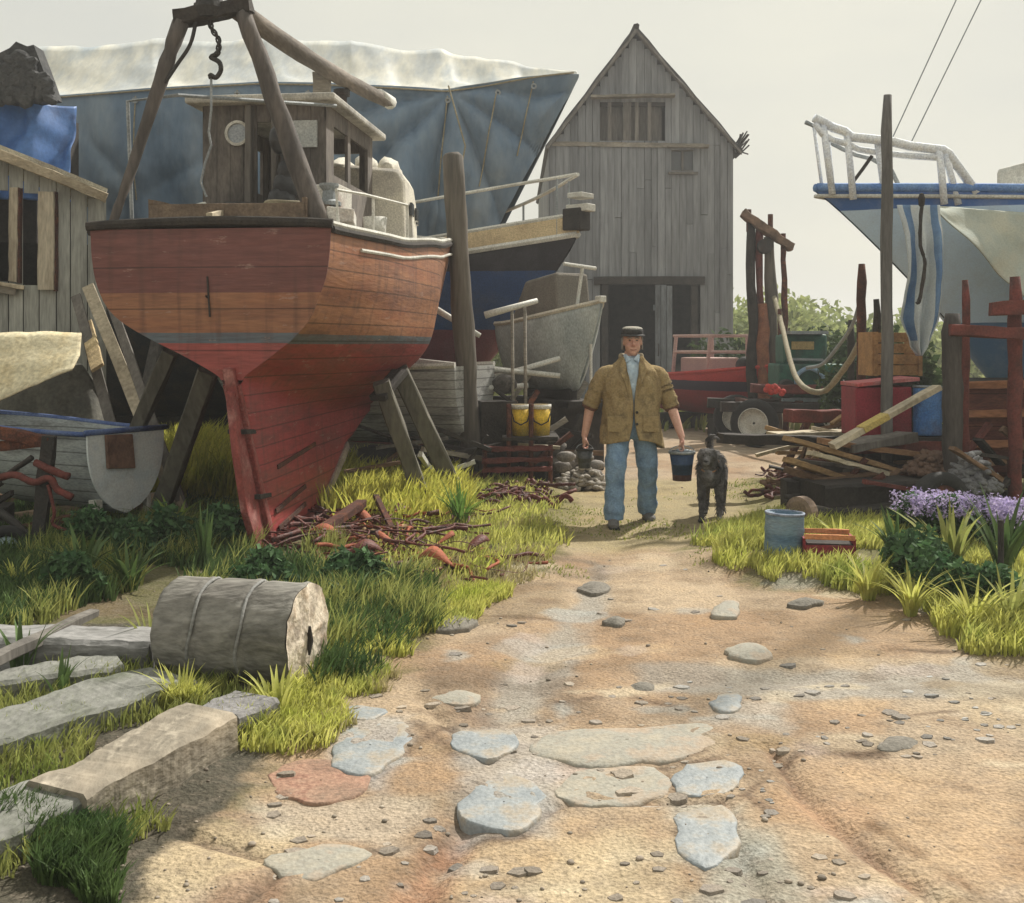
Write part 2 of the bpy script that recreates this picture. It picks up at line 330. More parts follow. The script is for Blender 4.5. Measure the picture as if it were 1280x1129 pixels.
patch([(540, 830), (640, 830), (600, 880), (540, 885)], (112, 92, 72), .6); patch([(680, 840), (740, 850), (720, 900), (660, 905)], (118, 100, 80), .6)
patch([(700, 765), (1150, 765), (1190, 820), (760, 830)], (160, 130, 96), .6); patch([(890, 870), (1110, 880), (1090, 915), (900, 905)], (172, 138, 100), .6)
patch([(560, 740), (700, 720), (720, 760), (560, 790)], (128, 112, 84), .5); patch([(470, 1120), (530, 1060), (590, 1010), (600, 1030), (560, 1129)], (152, 108, 80), .7)
patch([(250, 1129), (300, 1090), (400, 1070), (340, 1129)], (152, 112, 84), .6); patch([(900, 1020), (980, 1030), (1000, 1129), (900, 1129)], (166, 160, 140), .5)
patch([(60, 1120), (200, 1020), (400, 1040), (350, 1070), (200, 1129)], (186, 168, 130), .7); patch([(600, 1040), (800, 1030), (790, 1129), (560, 1129)], (190, 170, 132), .5)
patch([(960, 940), (1260, 940), (1279, 1110), (1100, 1100)], (180, 152, 118), .45); patch([(640, 960), (680, 1010), (600, 1035)], (150, 158, 160), .5)
for l, wd, c in [([(960, 930), (1010, 1000), (1080, 1060), (1180, 1129)], .03, (130, 98, 74)), ([(905, 1000), (915, 1050), (960, 1129)], .02, (138, 96, 74)), ([(640, 1035), (700, 1000), (830, 1000), (900, 995)], .016, (128, 96, 74)), ([(230, 1040), (360, 1075), (300, 1129)], .018, (104, 84, 66)), ([(1090, 1030), (1160, 1075), (1240, 1129)], .025, (122, 92, 62)), ([(560, 905), (610, 945), (680, 950), (800, 960), (900, 945)], .02, (90, 70, 55)), ([(200, 990), (300, 1000), (430, 1040)], .018, (120, 100, 80)), ([(1000, 930), (1080, 945), (1140, 930)], .02, (96, 78, 60)), ([(560, 768), (700, 772)], .03, (96, 74, 52)), ([(1130, 815), (1290, 822)], .03, (84, 66, 50)), ([(600, 692), (740, 700)], .05, (110, 100, 86)), ([(830, 700), (960, 690)], .05, (110, 100, 70))]:
    streak(l, wd, c)
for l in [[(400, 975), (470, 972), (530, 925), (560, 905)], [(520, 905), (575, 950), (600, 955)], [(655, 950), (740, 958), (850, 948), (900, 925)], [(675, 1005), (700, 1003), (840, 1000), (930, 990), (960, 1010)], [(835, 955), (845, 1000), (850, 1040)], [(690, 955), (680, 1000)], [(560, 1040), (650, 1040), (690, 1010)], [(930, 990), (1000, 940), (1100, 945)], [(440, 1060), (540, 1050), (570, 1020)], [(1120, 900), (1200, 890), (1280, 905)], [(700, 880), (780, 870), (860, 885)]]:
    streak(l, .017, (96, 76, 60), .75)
gm = sm(-.12, .14, poly_sd(GX, GY, GRASS_L) + J * 2.4); blend(gm, (84, 86, 44), .9)
gm2 = sm(-.12, .14, poly_sd(GX, GY, GRASS_R) + J * 2.4); blend(gm2, (92, 94, 44), .9)
patch([(640, 600), (1000, 600), (960, 680), (700, 690)], (150, 140, 84), .55, .3)
patch(SHADE_L, (78, 75, 64), .97, .03); patch([(-400, 700), (90, 710), (200, 780), (-400, 800)], (112, 92, 70), .6)  # first patch: shade put into the ground colour; second: brown earth
far = sm(16, 24, GY) * (1 - sm(35, 60, GY)) * 1.0; blend(far, (168, 150, 124), .7)
blend(sm(38, 70, GY), (120, 132, 72), .9)
for px_, py_, rx_, ry_, c_, a_ in [(random.uniform(480, 1330), random.uniform(700, 1150), random.uniform(14, 70), random.uniform(4, 14), random.choice([(196, 182, 152), (120, 100, 78), (160, 162, 156), (184, 158, 120), (138, 112, 84), (176, 160, 148), (150, 128, 92)]), random.uniform(.35, .7)) for _ in range(150)]:
    patch([(px_ - rx_, py_), (px_ - rx_ * .5, py_ - ry_), (px_ + rx_ * .6, py_ - ry_ * .8), (px_ + rx_, py_ + ry_ * .2), (px_ + rx_ * .3, py_ + ry_), (px_ - rx_ * .6, py_ + ry_ * .7)], c_, a_, .03)
for pl_, c_, a_ in [([(560, 900), (700, 905), (690, 1040), (570, 1045)], (164, 170, 170), .45), ([(840, 1000), (935, 1000), (1010, 1129), (880, 1129)], (166, 170, 160), .55), ([(415, 890), (520, 895), (480, 985), (400, 970)], (158, 166, 170), .5), ([(320, 1000), (560, 990), (500, 1060), (330, 1040)], (186, 178, 160), .5), ([(1040, 960), (1270, 1000), (1260, 1100), (1120, 1060)], (196, 166, 126), .5), ([(900, 870), (1000, 880), (980, 915), (880, 905)], (170, 172, 166), .5), ([(1180, 850), (1290, 850), (1290, 930), (1200, 900)], (178, 162, 130), .5), ([(690, 1050), (860, 1040), (840, 1129), (660, 1129)], (194, 178, 142), .5), ([(760, 690), (900, 690), (920, 760), (760, 760)], (188, 166, 134), .5), ([(560, 870), (620, 860), (630, 905), (560, 905)], (116, 92, 74), .6), ([(960, 985), (1100, 1010), (1080, 1050), (980, 1020)], (188, 150, 112), .5)]:
    patch(pl_, c_, a_, .06)
lum = col.mean(-1, keepdims=True); col = (col * .80 + lum * .20) * np.array([1.04, 1.025, 1.01])
nv = GX.size; nr, nc = GX.shape
idx = np.arange(nv).reshape(nr, nc); fa = np.stack([idx[:-1, :-1], idx[:-1, 1:], idx[1:, 1:], idx[1:, :-1]], -1).reshape(-1, 4)
gme = bpy.data.meshes.new('ground'); gme.vertices.add(nv); gme.vertices.foreach_set('co', np.stack([GX, GY, GZ], -1).reshape(-1))
gme.loops.add(fa.size); gme.loops.foreach_set('vertex_index', fa.reshape(-1)); gme.polygons.add(len(fa)); gme.polygons.foreach_set('loop_start', np.arange(0, fa.size, 4)); gme.polygons.foreach_set('loop_total', np.full(len(fa), 4))
gme.polygons.foreach_set('use_smooth', [True] * len(fa)); gme.update()
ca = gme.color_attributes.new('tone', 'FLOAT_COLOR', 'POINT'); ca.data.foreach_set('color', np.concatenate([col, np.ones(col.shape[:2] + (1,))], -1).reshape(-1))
M_ground = mat('trodden earth', [(.62, .60, .58), (.95, .95, .96), (1.0, .97, .93)], scale=2.2, bscale=75, bump=1.0, grain=.30, rough=.95, spec=.15, attr='tone', dirt=(.22, .18, .14), dirt_amt=.4, dscale=14)
_t = M_ground.node_tree; _vo = _t.nodes.new('ShaderNodeTexVoronoi'); _vo.inputs['Scale'].default_value = 38; _bp = _t.nodes.new('ShaderNodeBump'); _bp.inputs['Strength'].default_value = .45; _bp.inputs['Distance'].default_value = .012; _bp.invert = True
_tc = _t.nodes.new('ShaderNodeTexCoord'); _t.links.new(_tc.outputs['Object'], _vo.inputs['Vector']); _t.links.new(_vo.outputs['Distance'], _bp.inputs['Height'])
_ob = [n for n in _t.nodes if n.type == 'BUMP' and n != _bp][0]; _t.links.new(_bp.outputs[0], _ob.inputs['Normal'])
gme.materials.append(M_ground); ground = bpy.data.objects.new('ground', gme); COL.objects.link(ground); kind(ground, 'structure')
def gz(x, y): return float(ground_h(np.array([[x]]), np.array([[y]]))[0, 0])
def GG(px, py, up=0.0):
    p = G(px, py); p.z = gz(p.x, p.y) + up; return p

# flat stones let into the track
def stone(pix, mt, label, h=.02, name='flat_stone', group='flat stones set in the track', thick=.07, cat='stone', dome=.0):
    pts = [G(*p) for p in pix]; c = sum(pts, Vector()) / len(pts); ring = []
    for i in range(len(pts)):
        a, b = pts[i], pts[(i + 1) % len(pts)]; n = max(3, int((b - a).length / .045))
        for k in range(n): ring.append(a.lerp(b, k / n))
    ring = [c + (p - c) * 1.1 for p in ring]
    for _ in range(2): ring = [(ring[i - 1] + ring[i] * 2 + ring[(i + 1) % len(ring)]) / 4 for i in range(len(ring))]
    zt = max(gz(c.x, c.y), sum(gz(p.x, p.y) for p in ring[::4]) / len(ring[::4])) + (h * .18 if dome < .02 else h * .8)
    ring = [p + (p - c).normalized() * (fbm(p, 9) * .03 + fbm(p, 24) * .012) for p in ring]
    rows = []
    for f, dz in ((1.02, -thick), (1.0, -.012), (.985, -.003), (.95, 0), (.75, dome * .4), (.5, dome * .8), (.25, dome), (.02, dome)):
        rows.append([Vector((c.x + (p.x - c.x) * f, c.y + (p.y - c.y) * f, zt + dz + (fbm(Vector((p.x * f, p.y * f, 1)), 7) * .007 if dz > -.02 else 0))) for p in ring])
    m = MB(); m.grid(rows, wrap=True); o = m.build(name, mt, smooth=True); tag(o, label, cat, group); return o
M_slate = mat('blue grey slate', [(.20, .225, .245), (.29, .31, .315), (.34, .31, .26)], scale=5, rough=.55, bump=.5, grain=.15, dirt=(.34, .27, .19), dirt_amt=.7, dscale=5)
M_buff = mat('pale buff stone', [(.38, .335, .26), (.30, .29, .25), (.42, .34, .28)], scale=5, rough=.85, bump=.6, grain=.15, dirt=(.33, .26, .18), dirt_amt=.7, dscale=5)
M_redst = mat('red brick stone', [(.24, .12, .085), (.33, .2, .14), (.17, .09, .065)], scale=8, rough=.85, bump=.7, dirt=(.3, .25, .18), dirt_amt=.4, dscale=4)
M_dkst = mat('dark stone', [(.13, .12, .10), (.22, .2, .17)], scale=8, rough=.85, bump=.7)
stone([(418, 940), (440, 908), (505, 905), (518, 925), (470, 968), (420, 962)], M_slate, 'blue grey flat stone nearest the grassy left edge of the track', .025)
stone([(565, 920), (635, 912), (650, 935), (610, 952), (572, 942)], M_slate, 'small blue slate below the worn grey streak in the track')
stone([(662, 935), (700, 912), (760, 912), (880, 905), (892, 925), (850, 945), (740, 955)], M_buff, 'long pale grey flat stone across the middle of the track', .03, dome=.01)
stone([(576, 1008), (605, 958), (665, 975), (678, 1000), (655, 1035), (600, 1030)], M_slate, 'largest blue stone in the middle foreground of the track', .022)
stone([(695, 985), (720, 960), (820, 955), (836, 975), (815, 1000), (720, 1002)], M_buff, 'pinkish flat stone right of the largest blue stone')
stone([(842, 965), (870, 948), (920, 952), (930, 978), (890, 992), (850, 985)], M_slate, 'grey green flat stone right of the pinkish stone')
stone([(340, 962), (400, 945), (458, 965), (455, 990), (410, 1005), (345, 990)], M_redst, 'red brown flat stone on the left edge of the track', .03)
stone([(905, 822), (925, 808), (955, 812), (965, 825), (940, 833)], M_buff, 'pale domed stone at the left end of the grey band', .02, dome=.025)
stone([(888, 775), (905, 755), (925, 758), (920, 778)], M_buff, 'pale stone on the track below the blue drum', .03, dome=.02)
stone([(722, 735), (735, 726), (758, 728), (762, 737), (740, 740)], M_dkst, 'dark stone at the far end of the grey streak', .03, dome=.02)
stone([(410, 900), (440, 885), (490, 888), (470, 902)], M_slate, 'thin grey stone at the grass edge above the blue grey one')
stone([(1090, 935), (1110, 922), (1142, 925), (1140, 938), (1110, 942)], M_dkst, 'dark flat stone alone on the right of the track', .02, dome=.01)
stone([(530, 875), (570, 862), (605, 868), (590, 882)], M_buff, 'small rough buff stone left of the worn grey streak', .02, dome=.015)
stone([(785, 858), (800, 850), (818, 856), (812, 864), (792, 864)], M_dkst, 'little dark stone below the grey band on the track', .02, dome=.015)
stone([(540, 785), (575, 775), (598, 780), (580, 792), (545, 793)], M_dkst, 'dark stone beside the grass edge left of the track', .03, dome=.02)
stone([(752, 780), (768, 774), (786, 780), (772, 788)], M_dkst, 'small brown stone halfway up the grey streak', .02, dome=.02)
stone([(980, 762), (1005, 754), (1030, 758), (1010, 766)], M_dkst, 'low dark stone below the red crate', .03, dome=.02)
stone([(885, 880), (905, 868), (930, 872), (925, 890), (900, 893)], M_slate, 'pale slate just under the grey band', .015, dome=.01)
stone([(845, 1015), (905, 1003), (925, 1040), (900, 1080), (850, 1070)], M_slate, 'pale worn slate low in the foreground right of centre', .006)
stone([(330, 800 + 270), (420, 1050), (470, 1062), (420, 1090), (350, 1092)], M_buff, 'flush buff stone in the left foreground of the track', .008)
# pebbles nobody could count
def scatter_pebbles():
    m = MB(); n = 0
    while n < 800:
        py = random.uniform(650, 1140) if random.random() < .75 else random.uniform(560, 700); px = random.uniform(-20, 1300); p = G(px, py)
        if poly_sd(np.array([[p.x]]), np.array([[p.y]]), GRASS_R)[0, 0] > .1: n += 1; continue
        if mnoise.noise(p * .9) < -.12: n += 1; continue
        r = random.choice((.003, .004, .005, .007, .010)) * random.uniform(.7, 1.4) * (1 + p.y * .04); p.z = gz(p.x, p.y) + r * .25
        m.ell(p, (r, r * random.uniform(.6, 1), r * .45), 6, 4, Matrix.Rotation(random.uniform(0, 6), 4, 'Z')); n += 1
    o = m.build('gravel', mat('loose gravel', [(.33, .29, .24), (.24, .20, .16), (.42, .37, .30)], scale=1.5, island=.35, bump=.3), smooth=True, fixn=False); kind(o, 'stuff', 'loose small stones scattered over the earth track', 'gravel')
scatter_pebbles()
def scatter_rubble():
    m = MB()
    for k in range(520):
        py = random.choice((random.uniform(690, 900), random.uniform(860, 1010), random.uniform(900, 1130))); px = random.uniform(330, 1300); p = G(px, py)
        if poly_sd(np.array([[p.x]]), np.array([[p.y]]), GRASS_R)[0, 0] > 0 or poly_sd(np.array([[p.x]]), np.array([[p.y]]), GRASS_L)[0, 0] > .1 or fbm(p, 1.1) < -.05: continue
        r = random.choice((.012, .018, .026, .04)) * random.uniform(.7, 1.2); n = random.randint(5, 7); z = gz(p.x, p.y); a0 = random.uniform(0, 6); tz = r * random.uniform(.1, .22); tl = (random.uniform(-.12, .12), random.uniform(-.12, .12))
        o_ = [Vector((p.x + cos(a0 + 2 * pi * i / n) * r * random.uniform(.7, 1.2), p.y + sin(a0 + 2 * pi * i / n) * r * random.uniform(.6, 1.0), 0)) for i in range(n)]
        lo = [Vector((q.x, q.y, z - .01)) for q in o_]; hi = [Vector((p.x + (q.x - p.x) * .86, p.y + (q.y - p.y) * .86, z + tz + (q.x - p.x) * tl[0] + (q.y - p.y) * tl[1])) for q in o_]
        m.add(lo + hi, [tuple(range(n, 2 * n))] + [(i, (i + 1) % n, n + (i + 1) % n, n + i) for i in range(n)])
    o = m.build('rubble', mat('angular rubble', [(.36, .30, .23), (.22, .19, .16), (.33, .33, .32)], scale=1.2, island=.4, bump=.6, bscale=90), fixn=False); kind(o, 'stuff', 'angular chips of stone trodden into the track', 'rubble')
scatter_rubble()
# ------------------------------------------------------------------ timber net loft
def barn():
    Y = 28.0; fx = lambda px: (px - 640) / F * Y; fz = lambda py: EYE - (py - HY) / F * Y
    xl, xr, xa = fx(687), fx(916), fx(794); za, ze = fz(40), fz(180); D = 11
    b = thing('timber_barn', 'tall grey weatherboarded loft with steep gable and dark doorway', 'barn', ((xl + xr) / 2, Y, 0))
    mw = wood('loft boards', (.255, .265, .275), (.16, .165, .175), stretch=(1, 1, .1), dscale=1.2, scale=1.6, bscale=16, island=.16, dirt_amt=.35)
    def roof_z(x): return za + (ze - za) * ((xa - x) / (xa - xl) if x < xa else (x - xa) / (xr - xa))
    opens = [(fx(752), fx(872), -1, fz(352)), (fx(746), fx(830), fz(176), fz(128)), (fx(836), fx(870), fz(214), fz(188))]
    m = MB(); x = xl
    while x < xr - .02:
        wd = min(random.uniform(.14, .2), xr - x); xc = x + wd / 2; top = min(roof_z(x), roof_z(x + wd)) + .04; segs = [(.0, top)]
        for (a, c, z0, z1) in opens:
            if a < xc < c:
                ns = []
                for (s0, s1) in segs:
                    if z0 > s0: ns.append((s0, min(z0, s1)))
                    if z1 < s1: ns.append((max(z1, s0), s1))
                segs = ns
        for (s0, s1) in segs:
            if s1 - s0 > .02:
                cuts = [s0, s1]
                for zc in (fz(181) + random.uniform(-.02, .02), random.uniform(2, 6)):
                    if s0 + .3 < zc < s1 - .3: cuts.append(zc)
                cuts.sort()
                for q0, q1 in zip(cuts, cuts[1:]): m.box((xc, Y + random.uniform(-.012, .012), (q0 + q1) / 2), (wd - random.uniform(.002, .014), .035, q1 - q0 - random.uniform(.0, .02)))
        x += wd
    fw = m.build('front_wall', mw, b)
    m = MB(); y = Y + .06
    while y < Y + D:
        for xs in (xl, xr): m.box((xs, y + .1, ze / 2), (.04, .19, ze + random.uniform(-.02, .02)))
        y += .2
    m.build('side_wall', mw, b)
    m = MB(); m.prism([Vector((xl, Y + D, 0)), Vector((xr, Y + D, 0)), Vector((xr, Y + D, ze)), Vector((xa, Y + D, za)), Vector((xl, Y + D, ze))], (0, .05, 0)); m.build('back_wall', mw, b)
    m = MB(); m.box(((xl + xr) / 2, Y + D / 2, ze + .02), (xr - xl - .1, D - .2, .06)); m.box(((xl + xr) / 2, Y + D / 2, 3.45), (xr - xl - .1, D - .2, .1)); m.build('loft_floor', M_dark_wood, b)
    m = MB()      # dark battens behind boards so the gaps read dark
    for z in (1.0, 3.3, 4.8, 6.5, 7.6): m.box(((xl + xr) / 2, Y + .07, z), (min(xr - xl, (xr - xl)) - .1 if z < 6.6 else 2.6, .06, .16))
    m.build('batten', M_dark_wood, b)
    # roof
    for sgn, xe, ov in ((-1, xl, .12), (1, xr, .30)):
        dx, dz = xe - xa, ze - za; l = math.hypot(dx, dz); e = Vector((xa + dx * (1 + ov / l), 0, za + dz * (1 + ov / l)))
        m = MB(); ny = 10; n = 9
        rows = []
        for j in range(ny + 1):
            yy = Y - .16 + (D + .3) * j / ny; rows.append([Vector((lerp(xa, e.x, t / n), yy, lerp(za + .05, e.z, t / n) + sin(t * 2.1) * .02)) for t in range(n + 1)])
        m.grid(rows); m.build('roof', mat('old roof slates', [(.085, .08, .078), (.05, .05, .05)], scale=6, bump=.8, bscale=30, wave=('Y', .3)), b, solid=.09)
        m = MB(); m.beam((xa, Y - .14, za - .02), (e.x, Y - .14, e.z - .05), .06, .17, n=10, jit=.02, up=(0, 1, 0)); m.build('barge_board', M_grey_wood, b)
    m = MB(); m.beam((xa, Y - .2, za + .09), (xa, Y + D, za + .09), .14, .12, n=14, jit=.02); m.build('ridge', M_dark_wood, b)
    m = MB()     # broken gutter end tuft at the right eave
    for k in range(14): m.beam((xr + random.uniform(0, .25), Y - .1 + random.uniform(-.05, .3), ze - .2 + random.uniform(-.15, .15)), (xr + random.uniform(.1, .38), Y - .15, ze + random.uniform(-.3, .3)), .03, .03, n=1)
    m.beam((xr + .12, Y - .2, ze - .12), (xr + .12, Y + D, ze - .14), .12, .1, n=10, jit=.01); m.build('gutter', M_iron, b)
    m = MB(); m.beam((fx(738), Y - .14, fz(123)), (fx(842), Y - .14, fz(121)), .28, .05, n=6, jit=.012); m.build('canopy_board', M_grey_beam, b)
    m = MB(); m.beam((fx(690), Y - .035, fz(180)), (fx(880), Y - .035, fz(183)), .05, .11, n=12, jit=.012); m.build('rail', M_grey_beam, b)
    m = MB(); m.beam((fx(834), Y - .10, fz(184)), (fx(885), Y - .10, fz(184)), .2, .06, n=4, jit=.01); m.build('window_hood', M_grey_beam, b)
    w2 = MB(); w2.box((fx(853), Y + .05, fz(201)), (.62, .02, .5)); wo = w2.build('window', mat('dusty glass', [(.06, .065, .07)], rough=.25, spec=.6), b)
    m = MB()
    for dx in (-.31, 0, .31): m.box((fx(853) + dx, Y + .01, fz(201)), (.05, .05, .56))
    for dz in (-.26, .26): m.box((fx(853), Y + .01, fz(201) + dz), (.66, .05, .05))
    m.beam((fx(835), Y - .05, fz(217)), (fx(872), Y - .05, fz(217)), .12, .06); m.build('frame', M_grey_wood, wo)
    m = MB()
    for px in (762, 784, 796, 812): m.box((fx(px), Y + .03, (fz(176) + fz(128)) / 2), (.09 if px != 784 else .2, .05, fz(128) - fz(176)))
    m.box((fx(788), Y + .2, (fz(176) + fz(128)) / 2), (1.6, .03, .9)); m.build('loft_hatch', M_grey_wood, b)
    m = MB()     # doorway: lintel, posts, two leaves
    m.beam((fx(742), Y - .06, fz(351)), (fx(880), Y - .06, fz(351)), .1, .2, n=8, jit=.01); m.build('lintel', M_dark_wood, b)
    m = MB()
    for k in range(3): m.box((fx(822) + k * .14, Y - .05 - k * .03, 1.55), (.13, .04, 3.0 + random.uniform(-.05, .05)))
    m.box((fx(828), Y - .02, 2.5), (.46, .03, .14)); m.box((fx(828), Y - .02, .9), (.46, .03, .14)); d = m.build('door', wood('blue grey door', (.17, .185, .20), (.1, .105, .11), stretch=(1, 1, .15)), b, label='half open pale grey plank door')
    m = MB(); m.tube([(fx(822), Y - .14, 1.3), (fx(822), Y - .18, 1.36), (fx(822), Y - .18, 1.55), (fx(822), Y - .14, 1.6)], .015); m.build('handle', M_iron, d)
    m = MB()
    for px in (756, 868): m = MB(); m.box((fx(px), Y + .05, 1.6), (.16, .14, 3.2)); m.build('door_post', M_dark_wood, b)
    m = MB(); m.box(((xl + xr) / 2, Y + 3.6, 1.7), (xr - xl - .2, .05, 3.3)); m.build('inner_partition', M_dark_wood, b)
barn()

# ------------------------------------------------------------------ big hull under a tarpaulin
def covered_boat():
    t = thing('covered_boat', 'long fishing boat laid up under a slate blue tarpaulin in front of the loft', 'boat', (-3.2, 17.6, 0))
    K = [0, .16, .32, .5, .68, .86, 1]
    rid = [(18, 60), (190, 49), (330, 46), (440, 52), (560, 64), (655, 80), (721, 90)]
    eav = [(52, 124), (190, 114), (330, 108), (440, 112), (560, 112), (650, 101), (723, 95)]
    hem = [(52, 345), (190, 345), (330, 345), (440, 345), (540, 345), (603, 322), (722, 101)]
    nu = 220
    def at(line, u, Y): return P(interp(K, [q[0] for q in line], u), interp(K, [q[1] for q in line], u), Y)
    rows = []; NV = [6, 14, 46]
    Yr = lambda u: 18.4 - 1.2 * u ** 6; Ye = lambda u: 16.7 + .4 * u ** 4
    tie = P(562, 113, 16.7)
    def fold(p, u, v):      # folds fan out from the tie point and hang from the eave
        d = Vector((p.x - tie.x, 0, p.z - tie.z)); r = d.length; a = math.atan2(d.z, d.x)
        f = abs(sin(a * 5.5 + .6 * fbm(p, .7))) ** .7 * min(r, 1.8) * .34 * math.exp(-r / 3.6)
        g = .20 * abs(sin(p.x * 1.9 + .5 * p.z + 1.3 * fbm((p.x * .5, 0, p.z * .4), 1))) ** .6 + .09 * sin(p.x * 2.6 + 1.3 * fbm((p.x * .5, 0, p.z * .4), 1)) + .06 * sin(p.x * 6.1 + p.z * 1.1 + 2 * fbm(p, .5)) + .07 * fbm(p, 1.4) + .03 * fbm(p, 4)
        return (g * min(1, v * 2.0) + f) * (1 - u ** 8 * .6)
    cols = []
    for i in range(nu + 1):
        u = i / nu; r, e, h = at(rid, u, Yr(u)), at(eav, u, Ye(u)), at(hem, u, Ye(u) + .25)
        back_e = Vector((e.x, 2 * Yr(u) - Ye(u), e.z)); back_h = Vector((h.x, back_e.y - .25, h.z)); line = []
        for k in range(8): q = back_h.lerp(back_e, k / 8); line.append(q)
        for k in range(8): q = back_e.lerp(r, k / 8); q.z += .03 * sin(u * 90 + k); line.append(q)
        for k in range(14):
            v = k / 14; q = r.lerp(e, v); s = (.5 + .5 * sin(u * 46 + 2 * fbm((u * 9, 0, 0)) - v * 2.4)) ** 2
            q.z += (-.12 * sin(pi * v) - .07 * s * sin(pi * v) + .05 * fbm(q, 1.8) - .05 * abs(sin(u * 19)) * (1 - v)) * (1 - u ** 10); line.append(q)
        for k in range(50):
            v = k / 49; q = e.lerp(h, v); q.y -= fold(q, u, v) + .12 * sin(pi * min(1, v * 1.2)) * (1 - u ** 6); line.append(q)
        cols.append(line)
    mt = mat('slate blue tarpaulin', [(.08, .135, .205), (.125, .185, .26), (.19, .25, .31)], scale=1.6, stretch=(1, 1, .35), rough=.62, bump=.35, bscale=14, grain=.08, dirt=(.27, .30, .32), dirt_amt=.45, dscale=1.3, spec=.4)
    pt = mat('sunlit tone tarpaulin', [(.60, .60, .54), (.44, .47, .48), (.62, .61, .54), (.38, .43, .46)], scale=.8, stretch=(1.2, .3, .6), rough=.6, bump=.2, bscale=14, grain=.08)
    m = MB(); m.grid([c[14:31] for c in cols]); m.build('sunlit_top', pt, t, smooth=True, solid=.014)  # pale copy of the tarpaulin, sunlight painted into the upper slope
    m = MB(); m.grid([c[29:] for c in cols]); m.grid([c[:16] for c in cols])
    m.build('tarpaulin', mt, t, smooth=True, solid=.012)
    m = MB()      # left end cloth
    L = cols[0]; c = sum(L, Vector()) / len(L); m.add([c + Vector((0, 0, 0))] + L, [(0, i, i + 1) for i in range(1, len(L))] + [(0, len(L), 1)]); m.build('end_cloth', mt, t)
    m = MB(); rows = []       # hull below the cover
    for i in range(30):
        u = i / 29; x = lerp(-7.2, .35, u); hb = 1.55 * (1 - u ** 4) * (.8 + .2 * min(1, u * 4)); zt = 2.9 + .5 * u ** 3; zk = .35 + 1.6 * u ** 6
        rows.append([Vector((x - .9 * u ** 4 * a, 18.4 + s * hb * (1 - a ** 2.4), lerp(zt, zk, a))) for s, aa in ((-1, range(9)), (1, range(8, -1, -1))) for a in [k / 8 for k in aa]])
    m.grid(rows); m.build('hull', mat('faded dark hull', [(.05, .06, .07), (.09, .09, .09)], scale=3, dirt=(.15, .1, .07)), t, smooth=True)
    m = MB(); m.beam((-7.2, 18.4, .3), (-.6, 18.4, .3), .2, .4, n=10); m.build('keel', M_dark_wood, t)
    for x in (-5.5, -3.5, -1.5):
        m = MB(); m.beam((x, 16.4, 0), (x + .1, 17.2, 1.7), .16, .16); m.build('prop', M_grey_wood, t)
    m = MB(); pts = [cols[i][31] + Vector((0, -.03, .02)) for i in range(0, nu, 4)]; m.tube(pts, .014, 6); m.build('lashing', M_rope, t)
    for i in (30, 62, 92, 150, 176, 198):
        q0, q1 = cols[i][31], cols[i][60]; m = MB(); m.lathe([(.02, -.012), (.045, -.012), (.045, .012), (.02, .012), (.02, -.012)], 14, Matrix.Translation(q0 + Vector((0, -.06, -.12))) @ Matrix.Rotation(R(90), 4, 'X')); m.build('eyelet', M_galv, t)
        m = MB(); m.tube([cols[i][k] + Vector((0, -.03, 0)) for k in range(32, 60, 3)], .011, 6); m.build('tie_rope', M_rope, t)
    m = MB(); m.tube([tie + Vector((0, -.3, 0)), tie + Vector((.25, -.42, -.9)), tie + Vector((.1, -.38, -1.7))], .012, 6); m.build('tie_rope', M_rope, t)
covered_boat()

def blue_stack():
    t = thing('tarpaulin_stack', 'dark nets heaped over a bright blue tarpaulin behind the left shed', 'tarpaulin', (-6.6, 14.2, 0))
    Y = 14.2; cols = []
    for i in range(60):
        u = i / 59; px = lerp(-120, 72, u); line = []
        for k in range(40):
            v = k / 39; py = lerp(118 + 6 * sin(u * 9), 250, v); q = P(px + 8 * v * u, py, Y); q.y -= .12 * sin(u * 24 + v * 3 + 2 * fbm((u * 4, v * 2, 0))) + .2 * v - .5 * u ** 5; line.append(q)
        cols.append(line)
    m = MB(); m.grid(cols); m.build('tarpaulin', mat('bright blue tarpaulin', [(.03, .10, .30), (.07, .17, .42), (.02, .05, .15)], scale=1.6, rough=.55, bump=.3, bscale=20, grain=.1), t, smooth=True, solid=.012)
    m = MB(); a = P(-160, 0, 14.9).x; z = P(0, 245, 14.2).z
    m.box(((a + P(62, 0, 14.9).x) / 2, 15.2, P(0, 130, 14.6).z / 2), (P(62, 0, 14.9).x - a, 1.4, P(0, 130, 14.6).z)); m.build('crate_stack', M_dark_wood, t)
    m = MB(); pl = [(-80, 125), (-30, 90), (0, 66), (12, 60), (20, 52), (34, 58), (42, 56), (52, 82), (60, 104), (66, 122), (40, 126), (0, 128)]
    q = [P(x, y, 14.1) for x, y in pl]; m.prism(q, (0, .3, 0))
    for k in range(260):
        x, y = random.uniform(-60, 62), random.uniform(60, 126)
        if y < 125 - (62 - abs(x - 25)) * .95: continue
        p = P(x, y, 14.05); m.ell(p, (.12, .1, .07), 7, 5, Matrix.Rotation(random.uniform(0, 3), 4, 'Y'))
    m.build('net_heap', mat('dark netting', [(.03, .032, .036), (.07, .07, .07)], scale=8, bump=1, bscale=30), t)
blue_stack()

